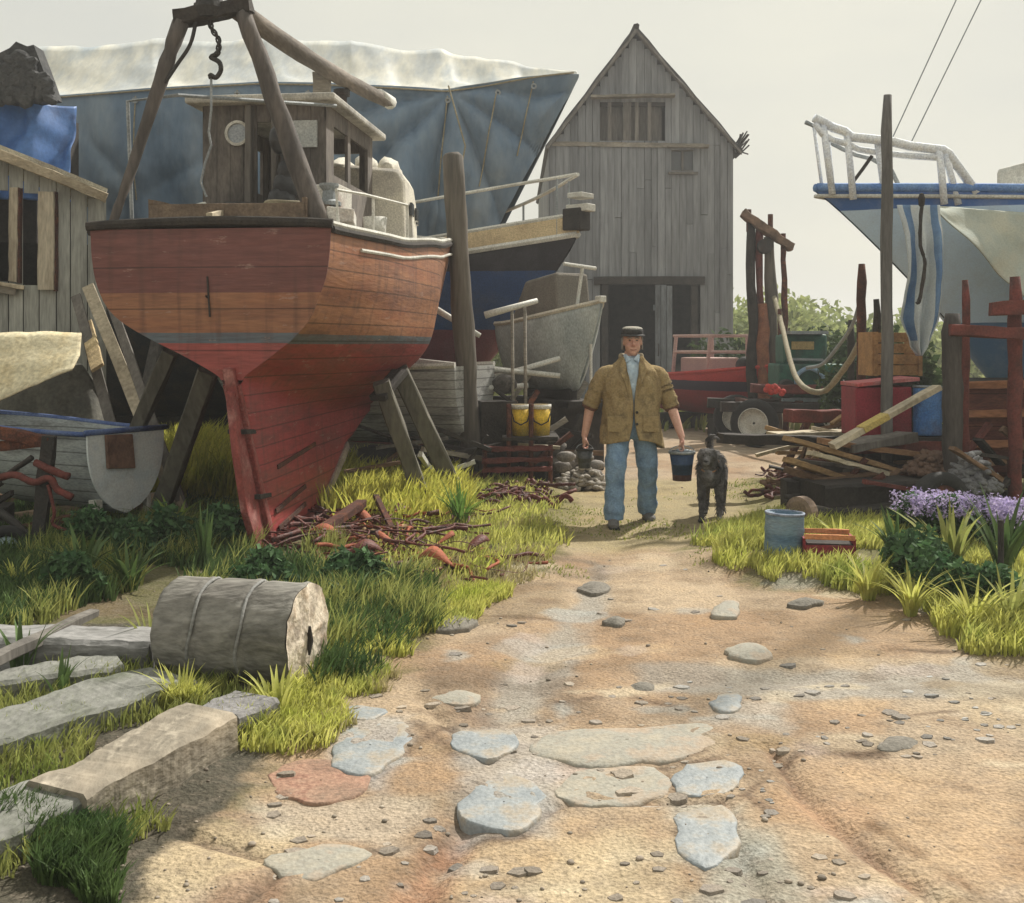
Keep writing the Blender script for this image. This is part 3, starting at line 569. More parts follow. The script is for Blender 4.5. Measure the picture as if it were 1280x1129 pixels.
# ------------------------------------------------------------------ shed at the left
def shed():
    C0 = P(131, 430, 12.3); C0.z = 0; u = Vector((-.93, -.36, 0)).normalized(); w_ = Vector((-.36, .93, 0)).normalized()
    t = thing('plank_shed', 'grey green plank shed with pale window posts and a light roof edge', 'shed', C0)
    def on(px, py, off=0.0):      # photo point on the front wall plane (offset towards the viewer)
        nrm = -w_; d = Vector(((px - 640) / F, 1, -(py - HY) / F)); s = ((C0 + nrm * off) - Vector((0, 0, EYE))).dot(nrm) / d.dot(nrm); return Vector((0, 0, EYE)) + d * s
    rl = [(-330, 285), (-120, 150), (0, 193), (64, 218), (133, 247)]
    top = [on(*p) for p in rl]
    m = MB(); n = 0; mw = wood('grey green planks', (.42, .43, .39), (.28, .285, .265), stretch=(1, 1, .12), island=.12)
    L = (top[0] - top[-1]); s = 0; total = Vector((L.x, L.y, 0)).length; xs = [(Vector((p.x, p.y, 0)) - C0).length for p in top][::-1]; zs = [p.z for p in top][::-1]
    holes = [(on(-8, 300), on(14, 300), on(0, 352).z, on(0, 238).z), (on(26, 300), on(44, 300), on(0, 356).z, on(0, 240).z)]
    while s < total:
        wd = random.uniform(.13, .18); c = C0 + u * (s + wd / 2); z = interp(xs, zs, s + wd / 2) - .04
        segs = [(0, z)]
        for a, b2, z0, z1 in holes:
            sa, sb = sorted(((a - C0).dot(u), (b2 - C0).dot(u)))
            if sa < s + wd / 2 < sb: segs = [(0, z0), (z1, z)]
        for z0, z1 in segs: m.box((c.x, c.y, (z0 + z1) / 2), (wd - .01, .03, z1 - z0), rz=math.atan2(u.y, u.x))
        s += wd
    m.build('front_wall', mw, t)
    m = MB()
    for k in range(12): c = C0 + w_ * (.08 + k * .15); m.box((c.x, c.y, zs[0] / 2), (.14, .03, zs[0]), rz=math.atan2(w_.y, w_.x))
    m.build('side_wall', mw, t)
    m = MB(); c = C0 + u * 1.6 + w_ * .9; m.box((c.x, c.y, 1.4), (3.0, .03, 2.7), rz=math.atan2(u.y, u.x)); m.build('back_wall', M_dark_wood, t)
    m = MB(); rows = []       # roof sheet
    for i, p in enumerate(top[1:]):
        rows.append([p + Vector((0, 0, .05)) - w_ * .18 + Vector((0, 0, 0))] + [p + Vector((0, 0, .05)) + w_ * k * .45 for k in range(1, 5)])
    m.grid(rows); p0, p1 = top[1], top[0]
    m.grid([[p0 + Vector((0, 0, .05)) - w_ * .18 + w_ * k * .45 for k in range(5)], [p1 + Vector((0, 0, .05)) - w_ * .18 + w_ * k * .45 for k in range(5)]])
    m.build('roof', mat('pale felt roof', [(.52, .49, .38), (.36, .34, .28)], scale=4, bump=.6, dirt=(.15, .09, .05), dirt_amt=.6), t, solid=.05)
    m = MB()
    for a, b2 in zip(top[1:], top[2:]): m.beam(a - w_ * .2 - Vector((0, 0, .03)), b2 - w_ * .2 - Vector((0, 0, .03)), .05, .1, n=5, jit=.008, up=(0, 0, 1))
    m.build('fascia', wood('fascia board', (.46, .40, .29), (.30, .24, .16), stretch=(.5, .5, 1)), t)
    for (px, w0, y0, y1) in ((17, .09, 235, 352), (58, .17, 240, 362)):
        m = MB(); m.beam(on(px, y1, .05), on(px + 1, y0, .05), w0, .06, n=7, jit=.006); m.build('window_post', wood('cream boards', (.50, .45, .35), (.32, .27, .2), stretch=(1, 1, .2)), t)
        m = MB(); m.beam(on(px + (12 if px > 30 else 8), y1 + 2, .05), on(px + (12 if px > 30 else 8), y0, .05), .025, .07, n=4, jit=.004); m.build('dark_jamb', M_rust, t)
    m = MB(); m.beam(on(-10, 353, .06), on(30, 360, .06), .12, .04); m.build('window_sill', M_pale_wood, t)
    m = MB(); m.beam(on(-60, 352, .06), on(20, 362, .06), .05, .12); m.build('ledge', M_grey_beam, t)
    # things against the shed
    Yq = 10.0
    m = MB(); rows = []
    prof = [[(-60, 420), (0, 416), (60, 414), (102, 416)], [(-60, 470), (0, 452), (55, 446), (100, 444)], [(-60, 520), (0, 500), (40, 482), (90, 462)]]
    for j in range(9):
        v = j / 8; row = []
        for i in range(25):
            uu = i / 24; a = [interp([0, .37, .74, 1], [q[0] for q in r], uu) for r in prof]; b_ = [interp([0, .37, .74, 1], [q[1] for q in r], uu) for r in prof]
            px = interp([0, .5, 1], a, v); py = interp([0, .5, 1], b_, v); q = P(px, py, 11.05 - .5 * v); q.z += .015 * fbm(q, 5); row.append(q)
        rows.append(row)
    m.grid(rows); o = m.build('canvas_sheet', mat('cream canvas', [(.60, .50, .30), (.66, .60, .42), (.45, .36, .22)], scale=3, bump=.4, bscale=25, trans=.0), smooth=True, solid=.015); tag(o, 'cream canvas sheet spread over the grey heap by the shed', 'canvas')
    m = MB(); cols = []
    for i in range(46):
        uu = i / 45; px = lerp(-90, 150, uu); top_y = interp([0, .3, .55, .8, 1], [500, 478, 455, 458, 545], uu); line = []
        for k in range(22):
            v = k / 21; q = P(px, lerp(top_y, 600, v), lerp(11.4, 11.0, v)); q.y -= .07 * sin(uu * 30 + v * 2) * v + .05 * fbm(q, 3); line.append(q)
        q0 = line[0]; line = [Vector((q0.x, 11.65, q0.z - .12)), Vector((q0.x, 11.4, q0.z + .02))] + line; line.append(Vector((line[-1].x, line[-1].y, 0))); cols.append(line)
    m.grid(cols); o = m.build('covered_heap', mat('grey groundsheet', [(.115, .115, .10), (.19, .185, .155)], scale=3, bump=.5, bscale=25, rough=.8), smooth=True, solid=.012); tag(o, 'grey groundsheet over a heap below the cream canvas', 'groundsheet')
    for i, (a, b2, w0, mt, lb) in enumerate((((110, 358), (170, 505), .12, M_pale_wood, 'longest pale plank leaning by the red hull'), ((108, 405), (122, 460), .13, wood('honey board', (.60, .47, .26), (.45, .34, .2)), 'short honey coloured board leaning against the shed'), ((95, 370), (140, 535), .1, M_grey_wood, 'thin grey plank leaning left of the pale plank'), ((128, 350), (188, 520), .09, M_grey_wood, 'dark grey plank leaning just behind the red hull'))):
        m = MB(); p, q = P(a[0], a[1], 11.75 - i * .03), P(b2[0], b2[1], 10.7 - i * .05)
        d = (q - p); q = p + d * ((p.z - .02) / (p.z - q.z)) if q.z > .02 and i != 1 else q
        m.beam(q, p, w0, .03, n=6, jit=.003, up=(0, -1, .3)); o = m.build('plank', mt); tag(o, lb, 'plank', 'planks leaning by the shed')
shed()
# ------------------------------------------------------------------ the red long-keeled yacht
def red_boat():
    c0 = P(262, 430, 8.4); c0.z = 0; H0 = R(83.5)          # local x forward
    t = thing('red_yacht', 'brown and red wooden yacht propped up with its stern to the track', 'boat', c0, rz=H0)
    LM = rmat(t)
    def lean(m):       # the old keel leans a little to starboard
        m.v = [(v[0], v[1] - .17 * max(0, 1.38 - v[2]) / 1.38 - .17 * (lambda q: q * q * (3 - 2 * q))(max(0, min(1, (1.95 - v[2]) / .6))) * max(0, 1 - v[0] / 5), v[2]) for v in m.v]; return m
    A = [(1, 1), (.985, .8), (.94, .62), (.82, .42), (.62, .28), (.38, .16), (.13, .03)]
    Bm = [(1, 1), (1.0, .8), (.985, .62), (.90, .42), (.74, .27), (.46, .13), (.13, 0)]
    Cw = [(1, 1), (.80, .8), (.62, .6), (.44, .42), (.30, .27), (.17, .13), (.09, 0)]
    S = [0, 1.5, 3, 4.5, 6, 7.3]; SH = [2.46, 2.48, 2.60, 2.74, 2.9, 3.06]; BH = [.93, 1.12, 1.18, 1.08, .66, .02]; ZG = [1.34, 1.13, .98, .95, 1.15, 2.3]
    ws = [(A, Bm, min(1, s / 1.8)) if s < 3 else (Bm, Cw, max(0, min(1, (s - 3.2) / 3.6))) for s in range(0)]
    def section(s):
        sh, b, zg = interp(S, SH, s), interp(S, BH, s), interp(S, ZG, s)
        if s < 3: f = min(1, s / 1.8); X = [(lerp(a[0], c[0], f), lerp(a[1], c[1], f)) for a, c in zip(A, Bm)]
        else: f = max(0, min(1, (s - 3.2) / 3.6)); X = [(lerp(a[0], c[0], f), lerp(a[1], c[1], f)) for a, c in zip(Bm, Cw)]
        zk = interp([0, .14, .38, 1.5, 2.2, 3.2, 4.4, 5.4, 6.4, 7.0, 7.3], [1.30, .8, .02, .02, .26, .62, .84, .93, 1.4, 2.1, 2.35], s); zk = min(zk, zg - .02)
        pts = [Vector((0, y * b, zg + z * (sh - zg))) for y, z in X]
        gy_ = pts[-1].y; pts += [Vector((0, min(gy_, .085), lerp(zg, zk, .25))), Vector((0, min(gy_, .075), lerp(zg, zk, .6))), Vector((0, min(gy_, .06), zk))]
        return crom([(0, p.y, p.z) for p in pts], 4)
    st = [0, .05, .1, .16, .22, .3, .38, .46] + [.6 + .2 * k for k in range(34)]; st = [s for s in st if s < 7.3] + [7.3]
    rows = []
    for s in st:
        sec = section(s); row = [Vector((s, -p.y, p.z)) for p in sec] + [Vector((s, p.y, p.z)) for p in reversed(sec)]; rows.append(row)
    m = MB(); m.grid(rows); lean(m)
    bands = [(-1, srgb(156, 66, 68)), (1.60, srgb(92, 106, 120)), (1.675, srgb(160, 114, 84))]
    mh = mat('varnished and antifouled planking', [(.55, .5, .5), (1.0, .95, .9), (.82, .62, .55)], scale=2.2, bands=bands, stretch=(.35, 1, 2.2), bscale=22, bump=.35, grain=.16, rough=.5, dirt=(.15, .06, .05), dirt_amt=.6, dscale=2.6, wave=('Z', .135), spec=.4, runs=.5)
    m.build('hull', mh, t, smooth=True, local=True)
    m = MB(); sec = section(0)        # raked transom board
    pts = [Vector((-.0, -p.y, p.z)) for p in sec[:29]] + [Vector((-.0, p.y, p.z)) for p in reversed(sec[:29])]
    rowsT = [[Vector((-.012 - .03 * (1 - f), p.y * f, 1.95 + (p.z - 1.95) * f + (.03 * (1 - (p.y / .94) ** 2) if p.z > 2.4 else 0))) for p in pts] for f in (1.0, .97, .8, .6, .4, .2, .02)]
    rowsT = [[Vector((.01, p.y * 1.0, p.z)) for p in rowsT[0]]] + rowsT
    m.grid(rowsT, wrap=True); lean(m)
    bt = [(-1, srgb(154, 78, 76)), (1.60, srgb(92, 104, 116)), (1.68, srgb(148, 104, 78)), (1.99, srgb(112, 70, 66))]
    mt = mat('varnished transom boards', [(.75, .7, .7), (1.0, .97, .92), (.9, .78, .72)], scale=2.5, bands=bt, stretch=(1, .3, 2.5), bscale=22, bump=.35, grain=.18, rough=.5, dirt=(.12, .035, .03), dirt_amt=.5, dscale=1.3, wave=('Z', .31), spec=.4, runs=.45)
    m.build('transom', mt, t, smooth=False, local=True)
    m = MB(); sc_ = [Vector((-.03, y, 2.485 + .03 * (1 - (y / .94) ** 2))) for y in [-.95 + .19 * k for k in range(11)]]; m.tube(sc_, .022, 8, flat=1.6); m.build('taffrail', M_dark_wood, t, local=True)
    m = MB(); m.beam((-.046, -.02, 1.80), (-.046, .0, 2.1), .016, .01, n=2, jit=0); m.build('transom_seam', M_dark_wood, t, local=True)
    for sg in (-1, 1):
        m = MB(); m.tube([Vector((s, sg * (interp(S, BH, s) + .012), interp(S, SH, s) - .015)) for s in st], .02, 6, flat=1.5); m.build('rubbing_strake', M_dark_wood, t, local=True)
        m = MB(); m.tube([Vector((s, sg * (interp(S, BH, s) - .0), interp(S, SH, s) + .03)) for s in st], .018, 6, flat=1.3); m.build('toe_rail', M_white, t, local=True)
        m = MB(); m.tube([Vector((s, sg * (interp(S, BH, s) * .999 + .006), interp(S, SH, s) - .13)) for s in st if .5 < s < 6.4], .011, 6, flat=1.5); m.build('cove_line', M_white, t, local=True)
    m = MB(); rows = []
    for s in st: b = interp(S, BH, s); rows.append([Vector((s, b * k / 6, interp(S, SH, s) + .04 * (1 - (k / 6) ** 2))) for k in range(-6, 7)])
    m.grid(rows); m.build('deck', mat('scruffy deck', [(.42, .40, .34), (.25, .24, .21)], scale=3, dirt=(.1, .07, .05), dirt_amt=.7), t, smooth=True, local=True, solid=.02)
    # rudder hung on the sternpost
    m = MB(); pl = [(.11, 1.26), (.18, .9), (.42, .0), (.20, .0), (.03, .36), (-.02, .8), (.0, 1.24)]
    m.prism([Vector((x - .12, -.028, z)) for x, z in pl], (0, .056, 0)); lean(m).build('rudder', mat('red rudder', [(.34, .085, .07), (.22, .05, .045), (.42, .20, .18)], scale=5, bump=.5, rough=.6, dirt=(.09, .04, .03), dirt_amt=.6, dscale=3), t, local=True, bevel=.008)
    for z in (.95, .45): m = MB(); m.beam((.22 - z * .26, 0, z), (.50 - z * .26, 0, z - .02), .15, .035, n=2, jit=0); lean(m).build('pintle', M_iron, t, local=True)
    m = MB(); m.beam((.30, 0, .0), (1.5, 0, .0), .17, .08, n=6, jit=.005); m.beam((1.5, 0, .0), (3.1, 0, .57), .17, .08, n=8, jit=.005); lean(m).build('keel_shoe', wood('keel shoe wood', (.36, .30, .25), (.24, .2, .17)), t, local=True)
    m = MB(); m.beam((-.03, 0, 1.42), (.0, 0, 1.2), .11, .08, n=3, jit=.002); m.beam((.0, 0, 1.3), (.36, 0, .0), .13, .09, n=7, jit=.003); lean(m).build('sternpost', mat('red rudder', [(.34, .10, .08), (.22, .06, .055), (.42, .22, .20)], scale=5, bump=.5, rough=.6, dirt=(.09, .04, .03), dirt_amt=.6, dscale=3), t, local=True)
    for s, z, ln in ((.42, .30, .9), (.6, .62, 1.2), (.45, .16, .8)):
        m = MB(); m.beam((s, -.082, z), (s + ln, -.088, z + .08), .012, .035, n=3, jit=.002); lean(m).build('keel_strap', M_rust, t, local=True)
    # wheelhouse
    wx0, wx1, wy0, wy1, zb, zt = 1.75, 3.5, -.38, .74, 2.5, 3.76
    mw = wood('grey brown wheelhouse', (.20, .175, .155), (.11, .10, .092), stretch=(1, 1, .3), island=.1)
    m = MB()
    def wall_y(x, ya, yb, holes):
        n = 9
        for k in range(n):
            y0, y1 = lerp(ya, yb, k / n), lerp(ya, yb, (k + 1) / n); segs = [(zb, zt)]
            for (a, b, z0, z1) in holes:
                if a < (y0 + y1) / 2 < b: segs = [(zb, z0), (z1, zt)]
            for z0, z1 in segs: m.box((x, (y0 + y1) / 2, (z0 + z1) / 2), (.03, (y1 - y0) - .004, z1 - z0))
    wall_y(wx0, wy0, wy1, [(.02, .2, 2.6, 3.6)]); m.build('aft_wall', mw, t, local=True)
    m = MB(); wall_y(wx1, wy0, wy1, [(-.3, .5, 3.15, 3.6)]); m.build('front_wall', mw, t, local=True)
    for yy in (wy0, wy1):
        m = MB()
        for (xa, xb) in ((wx0, wx0 + .25), (wx0 + .75, wx0 + .85), (wx1 - .2, wx1)): m.box(((xa + xb) / 2, yy, (zb + zt) / 2), (xb - xa, .03, zt - zb))
        m.box(((wx0 + wx1) / 2, yy, (zb + 3.15) / 2), (wx1 - wx0, .028, 3.15 - zb)); m.box(((wx0 + wx1) / 2, yy, (zt + 3.6) / 2), (wx1 - wx0, .028, zt - 3.6)); m.build('side_wall', mw, t, local=True)
    m = MB(); m.box(((wx0 + wx1) / 2, (wy0 + wy1) / 2, zt + .03), (wx1 - wx0 + .3, wy1 - wy0 + .26, .07)); m.build('roof', mat('pale roof paint', [(.55, .53, .47), (.33, .32, .29)], scale=3, bump=.3, dirt=(.1, .09, .08), dirt_amt=.5), t, local=True, bevel=.02)
    Tp = Matrix.Translation(Vector((wx0 - .03, .42, 3.5))) @ Matrix.Rotation(R(90), 4, 'Y')
    m = MB(); m.lathe([(.09, -.01), (.115, -.01), (.115, .02), (.09, .02), (.09, -.01)], 24, Tp); m.build('porthole_rim', M_white, t, local=True)
    m = MB(); m.lathe([(.0, .008), (.09, .008)], 24, Tp); m.build('porthole', mat('cloudy glass', [(.3, .33, .36)], rough=.15, spec=.7), t, local=True)
    m = MB(); m.box((wx0 - .03, -.16, 3.48), (.03, .32, .24)); m.build('window', mat('salt glass', [(.30, .33, .33), (.45, .46, .44)], scale=5, rough=.25, spec=.7), t, local=True)
    m = MB(); m.beam((wx0 - .04, .3, zt - .02), (wx0 - .04, .3, zb), .1, .05, n=6); m.beam((wx0 - .04, .07, zt), (wx0 - .04, .07, zb), .05, .05, n=6); m.build('door_frame', M_grey_wood, t, local=True)
    # trunk cabin forward
    m = MB(); rows = []
    for x, wd, zz in ((3.5, .74, 3.40), (3.56, .76, 3.44), (4.3, .70, 3.42), (5.1, .56, 3.34), (5.18, .52, 3.28)):
        rows.append([Vector((x, -wd, 2.6)), Vector((x, -wd * .96, zz - .1)), Vector((x, -wd * .88, zz)), Vector((x, 0, zz + .07)), Vector((x, wd * .88, zz)), Vector((x, wd * .96, zz - .1)), Vector((x, wd, 2.6))])
    m.grid(rows); m.f.append(tuple(range(6, -1, -1))); m.m.append(0); m.f.append(tuple(28 + k for k in range(7))); m.m.append(0)
    m.build('trunk_cabin', mat('cream cabin paint', [(.72, .68, .56), (.56, .53, .47)], scale=3, dirt=(.2, .18, .16), dirt_amt=.5, bump=.3), t, local=True, bevel=.015)
    for x in (3.9, 4.4, 4.8):
        m = MB(); m.box((x, -interp([3.56, 4.3, 5.1], [.762, .70, .56], x) , 3.05), (.2, .03, .14), rz=.1); m.build('cabin_window', mat('dark glass', [(.03, .035, .04)], rough=.15, spec=.6), t, local=True, bevel=.006)
    # cockpit coaming, stove pipe, tiller, winch and clutter
    m = MB()
    for y in (-.62, .62): m.beam((.35, y, 2.62), (1.75, y * 1.05, 2.66), .035, .22, n=6)
    m.beam((.35, -.62, 2.6), (.35, .62, 2.6), .035, .18, n=6); m.build('coaming', wood('coaming wood', (.22, .16, .11), (.12, .09, .07)), t, local=True)
    m = MB(); m.tube([(3.0, -.2, zt + .05), (3.0, -.2, zt + .36)], .055, 12); m.lathe([(.0, .42), (.085, .40), (.085, .34), (.05, .33)], 12, Matrix.Translation(Vector((3.0, -.2, zt)))); m.build('stove_pipe', M_iron, t, local=True)
    m = MB(); m.beam((.05, .02, 2.56), (1.2, .1, 2.78), .045, .05, n=5, w2=.03, h2=.03); m.build('tiller', M_pale_wood, t, local=True)
    m = MB(); m.lathe([(.1, 0), (.1, .03), (.06, .05), (.05, .12), (.08, .16), (.08, .18), (0, .19)], 14, Matrix.Translation(Vector((.9, -.66, 2.73)))); m.build('winch', M_galv, t, local=True)
    m = MB(); m.tube([(.3, -.9, 2.5), (.32, -.88, 2.78), (.9, -.95, 2.82), (1.8, -1.12, 2.84), (1.82, -1.12, 2.52)], .013, 6); m.tube([(1.1, -.98, 2.5), (1.1, -.98, 2.82)], .012, 6); m.build('guard_rail', M_white, t, local=True)
    m = MB()
    m.tube([(.55, .86, 2.5), (.55, .90, 3.55), (.6, .5, 3.6), (1.7, -.5, 3.72)], .016, 6); m.build('pipe_frame', M_galv, t, local=True)
    # loose gear on deck (each its own thing)
    def gear(name, mb, mt, lb, cat, **k):
        mb2 = MB(); mb2.v = [tuple(LM @ Vector(v)) for v in mb.v]; mb2.f = mb.f; mb2.m = mb.m; o = mb2.build(name, mt, smooth=k.get('smooth', False), bevel=k.get('bevel', 0)); tag(o, lb, cat); return o
    m = MB(); 
    for k in range(5): m.tube([(.75 + .16 * cos(a), -.34 + .16 * sin(a), 2.66 + .018 * k + .004 * sin(a * 3)) for a in [2 * pi * i / 20 for i in range(21)]], .016, 6, cap=False)
    gear('rope_coil', m, M_rope, 'coil of pale rope on the yacht aft deck under the hoist', 'rope', smooth=True)
    m = MB(); m.box((1.3, -.52, 2.80), (.4, .34, .28), jit=.01); gear('fish_box', m, mat('white box', [(.62, .6, .54), (.42, .4, .36)], dirt=(.25, .08, .06), dirt_amt=.5), 'white box on the yacht aft deck beside the wheelhouse', 'box', bevel=.01)
    m = MB(); rows = []
    for i in range(9):
        a = i / 8; rows.append([Vector((1.2 + .5 * a, .95 - .4 * k / 8, 2.55 + .26 * sin(pi * min(1, k / 8 + .15)) * (.6 + .4 * sin(a * 3)) + .03 * random.random())) for k in range(9)])
    m.grid(rows); gear('sail_bag', m, mat('pale blue sailcloth', [(.35, .39, .44), (.24, .27, .3)], scale=6), 'crumpled pale blue sailcloth on the port deck by the wheelhouse', 'sailcloth', smooth=True)
    m = MB(); 
    for k in range(4): m.tube(crom([(3.7, -.5 + .28 * k, 3.47), (4.2, -.42 + .26 * k, 3.56 + .04 * (k % 2)), (4.9, -.4 + .22 * k, 3.44)], 6), [.06 + .05 * sin(pi * q / 12) for q in range(13)], 10, jit=.12)
    gear('furled_sail', m, mat('cream sail', [(.66, .62, .52), (.5, .48, .42)], scale=8, bump=.5), 'cream sails furled on top of the yacht forward cabin', 'sail', smooth=True)
    m = MB(); m.box((.75, -.80, 2.60), (.5, .22, .12), jit=.02, rz=.2); gear('paint_tray', m, mat('white tray', [(.66, .65, .6)], dirt=(.2, .1, .08), dirt_amt=.4), 'white tray on the starboard side deck by the rope coil', 'tray', bevel=.01)
    m = MB(); m.tube([(.4, .55, 2.62), (.9, .4, 2.76), (1.6, .5, 2.62)], .02, 6); m.tube([(.5, .7, 2.56), (1.5, .75, 2.72)], .016, 6); gear('boat_hook', m, M_white, 'white boat hook and spar lying on the port side deck', 'boat hook')
    m = MB(); m.lathe([(0, 0), (.09, 0), (.105, .2), (.095, .2), (.085, .02), (0, .02)], 18, Matrix.Translation(Vector((1.5, -.9, 2.5)))); gear('deck_bucket', m, M_white, 'white bucket on the starboard deck beside the wheelhouse', 'bucket', smooth=True)
    m = MB(); m.lathe([(.0, 0), (.14, 0), (.16, .1), (.15, .26), (.13, .3), (0, .3)], 14, Matrix.Translation(Vector((1.35, .26, 2.52)))); gear('dark_sack', m, M_iron, 'dark lump of engine gear in the yacht cockpit', 'engine part', smooth=True)
    m = MB()
    for k in range(5): m.ell((1.45 + random.uniform(-.1, .1), -.08 + random.uniform(-.07, .07), 2.85 + k * .13), (.15, .13 - .01 * k, .13), 8, 6)
    gear('oilskin', m, mat('black oilskin', [(.03, .03, .033), (.06, .06, .06)], rough=.5, bump=.8, bscale=20), 'black oilskins hanging in the wheelhouse doorway', 'oilskin', smooth=True)
    return LM
LM = red_boat()

# hoist over the stern deck
def hoist():
    t = thing('shear_legs', 'dark timber shear legs with hook and chain over the yacht stern', 'hoist', P(262, 285, 8.8))
    Y0 = 8.62; tL, tR = P(226, 28, 9.0), P(304, 16, 9.0)
    fL, fR = P(138, 287, 8.75), P(402, 288, 8.75)
    mw = wood('hoist spars', (.135, .115, .10), (.075, .068, .065), stretch=(1, 1, .2), bscale=30)
    m = MB(); m.tube([fL.lerp(tL, k / 10) + Vector((random.uniform(-.006, .006), 0, 0)) for k in range(11)], lambda u: .033 + .035 * u, 10, jit=.08); m.build('leg', mw, t, smooth=True)
    m = MB(); m.tube([fR.lerp(tR, k / 10) + Vector((random.uniform(-.006, .006), 0, 0)) for k in range(11)], lambda u: .085 - .02 * u, 10, jit=.08); m.build('leg', mw, t, smooth=True)
    m = MB(); m.beam(tL + Vector((-.05, 0, .02)), tR + Vector((.06, 0, .07)), .12, .13, n=6, jit=.012); m.build('crosshead', M_dark_wood, t)
    m = MB(); c = P(262, 8, 9.0); m.lathe([(.0, -.1), (.1, -.1), (.12, -.02), (.1, .07), (.05, .1), (0, .1)], 12, Matrix.Translation(c)); m.tube([c + Vector((-.12, 0, 0)), c + Vector((.12, 0, 0))], .03, 8)
    m.build('sheave_block', M_iron, t)
    a, b = P(296, 12, 9.02), P(487, 128, 12.6)
    m = MB(); m.tube([a.lerp(b, k / 12) + Vector((0, 0, -.05 * sin(pi * k / 12))) for k in range(13)], lambda u: .085 - .012 * u, 10, jit=.06); m.build('spar', wood('spar wood', (.22, .19, .16), (.12, .105, .09), stretch=(1, .15, 1)), t, smooth=True)
    m = MB(); d = (b - a).normalized(); m.tube([b - d * .35, b + d * .02], .078, 10); m.build('lit_spar_tip', M_white, t, smooth=True)  # white end paints the sunlight on the spar tip
    p0 = P(402, 118, 11.0); m = MB(); m.beam(P(402, 136, 11.0), P(402, 92, 11.0), .16, .14, n=3, jit=.01); m.build('crutch', M_grey_beam, t)
    m = MB(); m.tube(crom([P(246, 22, 8.97), P(238, 55, 8.95), P(222, 80, 8.93), P(206, 104, 8.9)], 6), .016, 6); m.build('stay_chain', M_iron, t)
    # chain links
    pts = crom([P(263, 18, 8.97), P(264, 34, 8.97), P(273, 50, 8.97), P(272, 66, 8.97), P(264, 72, 8.97)], 7)
    m = MB()
    for i in range(0, len(pts) - 1, 2):
        d = (pts[min(i + 1, len(pts) - 1)] - pts[i]).normalized(); s = d.cross(Vector((0, 1, 0)) if (i // 2) % 2 else d.cross(Vector((0, 1, 0)))).normalized(); ring = [pts[i] + d * (.032 * cos(a)) + s * (.017 * sin(a)) for a in [2 * pi * k / 10 for k in range(11)]]; m.tube(ring, .008, 6, cap=False)
    m.build('chain', M_iron, t)
    m = MB(); m.tube(crom([P(264, 72, 8.97), P(274, 78, 8.97), P(276, 88, 8.97), P(270, 97, 8.97), P(263, 94, 8.97), P(264, 98, 8.97)], 6), .02, 8); m.build('hook', M_iron, t, smooth=True)
    m = MB(); m.tube([P(264, 96, 8.97), P(264, 138, 8.97), P(261, 165, 8.99), P(264, 182, 9.0), P(256, 205, 8.99), P(251, 228, 8.99), P(258, 246, 8.99)], .010, 6); m.build('hoist_rope', M_galv, t)
hoist()

# timber shores under the hull
def shore(a, b, w, lb, mt=M_post, name='shoring_post'):
    m = MB(); a = Vector(a); b = Vector(b); d = (b - a); 
    m.beam(a, b, w, w * .9, n=9, jit=.007, up=(0, 1, 0)); o = m.build(name, mt); tag(o, lb, 'prop', 'timber shores round the red yacht'); return o
mp_ = wood('shore timber', (.15, .14, .11), (.085, .08, .066), stretch=(1, 1, .15), bscale=28)
shore(G(578, 628) + Vector((0, 0, -.04)), P(498, 462, 10.9), .17, 'thick shore leaning on the yacht beside the tall post', mp_)
shore(G(536, 640) + Vector((0, 0, -.04)), P(476, 478, 10.35), .15, 'darker shore leaning on the yacht left of the thick one', mp_)
shore(Vector((-3.15, 9.9, -.03)), P(262, 462, 9.1), .15, 'shore under the port side of the yacht nearest the keel', mp_)
shore(Vector((-3.75, 10.1, -.03)), P(214, 440, 9.5), .12, 'thin shore under the port quarter beside the planks', mp_)
m = MB(); m.beam(P(500, 462, 10.7) + Vector((.0, 0, -.02)), P(472, 498, 10.3), .16, .06, n=3); o = m.build('shore_pad', M_dark_wood); tag(o, 'dark wooden pad between the shores and red hull', 'pad')

# ------------------------------------------------------------------ general hull
def hull_rows(L, B, sheer, keel, full=3.0, bow=.5, stern=.85, n=30, K=12, rake=.35, tumble=0):
    rows = []
    for i in range(n + 1):
        t = i / n; b = B / 2 * (stern + (1 - stern) * min(1, t / .4)) * (1 - max(0, (t - (1 - bow)) / bow) ** 2.1); b = max(b, .015)
        zs, zk = sheer(t), keel(t); p = lerp(full, 1.25, max(0, (t - .45) / .55)); row = []
        for k in range(K + 1):
            a = k / K; y = b * (1 - a ** p) ** (1 / 1.6) if a < 1 else .012; z = zs - (zs - zk) * a; x = L * t - rake * (a ** 1.3) * max(0, (t - .5) / .5) ** 2
            row.append(Vector((x, -max(y, .012), z)))
        rows.append(row + [Vector((p_.x, -p_.y, p_.z)) for p_ in reversed(row)])
    return rows
def cap_rows(m, row, base=0):      # closing transom
    n = len(row); b = len(m.v); m.v += [tuple(v) for v in row]; m.f.append(tuple(b + i for i in range(n))); m.m.append(0)

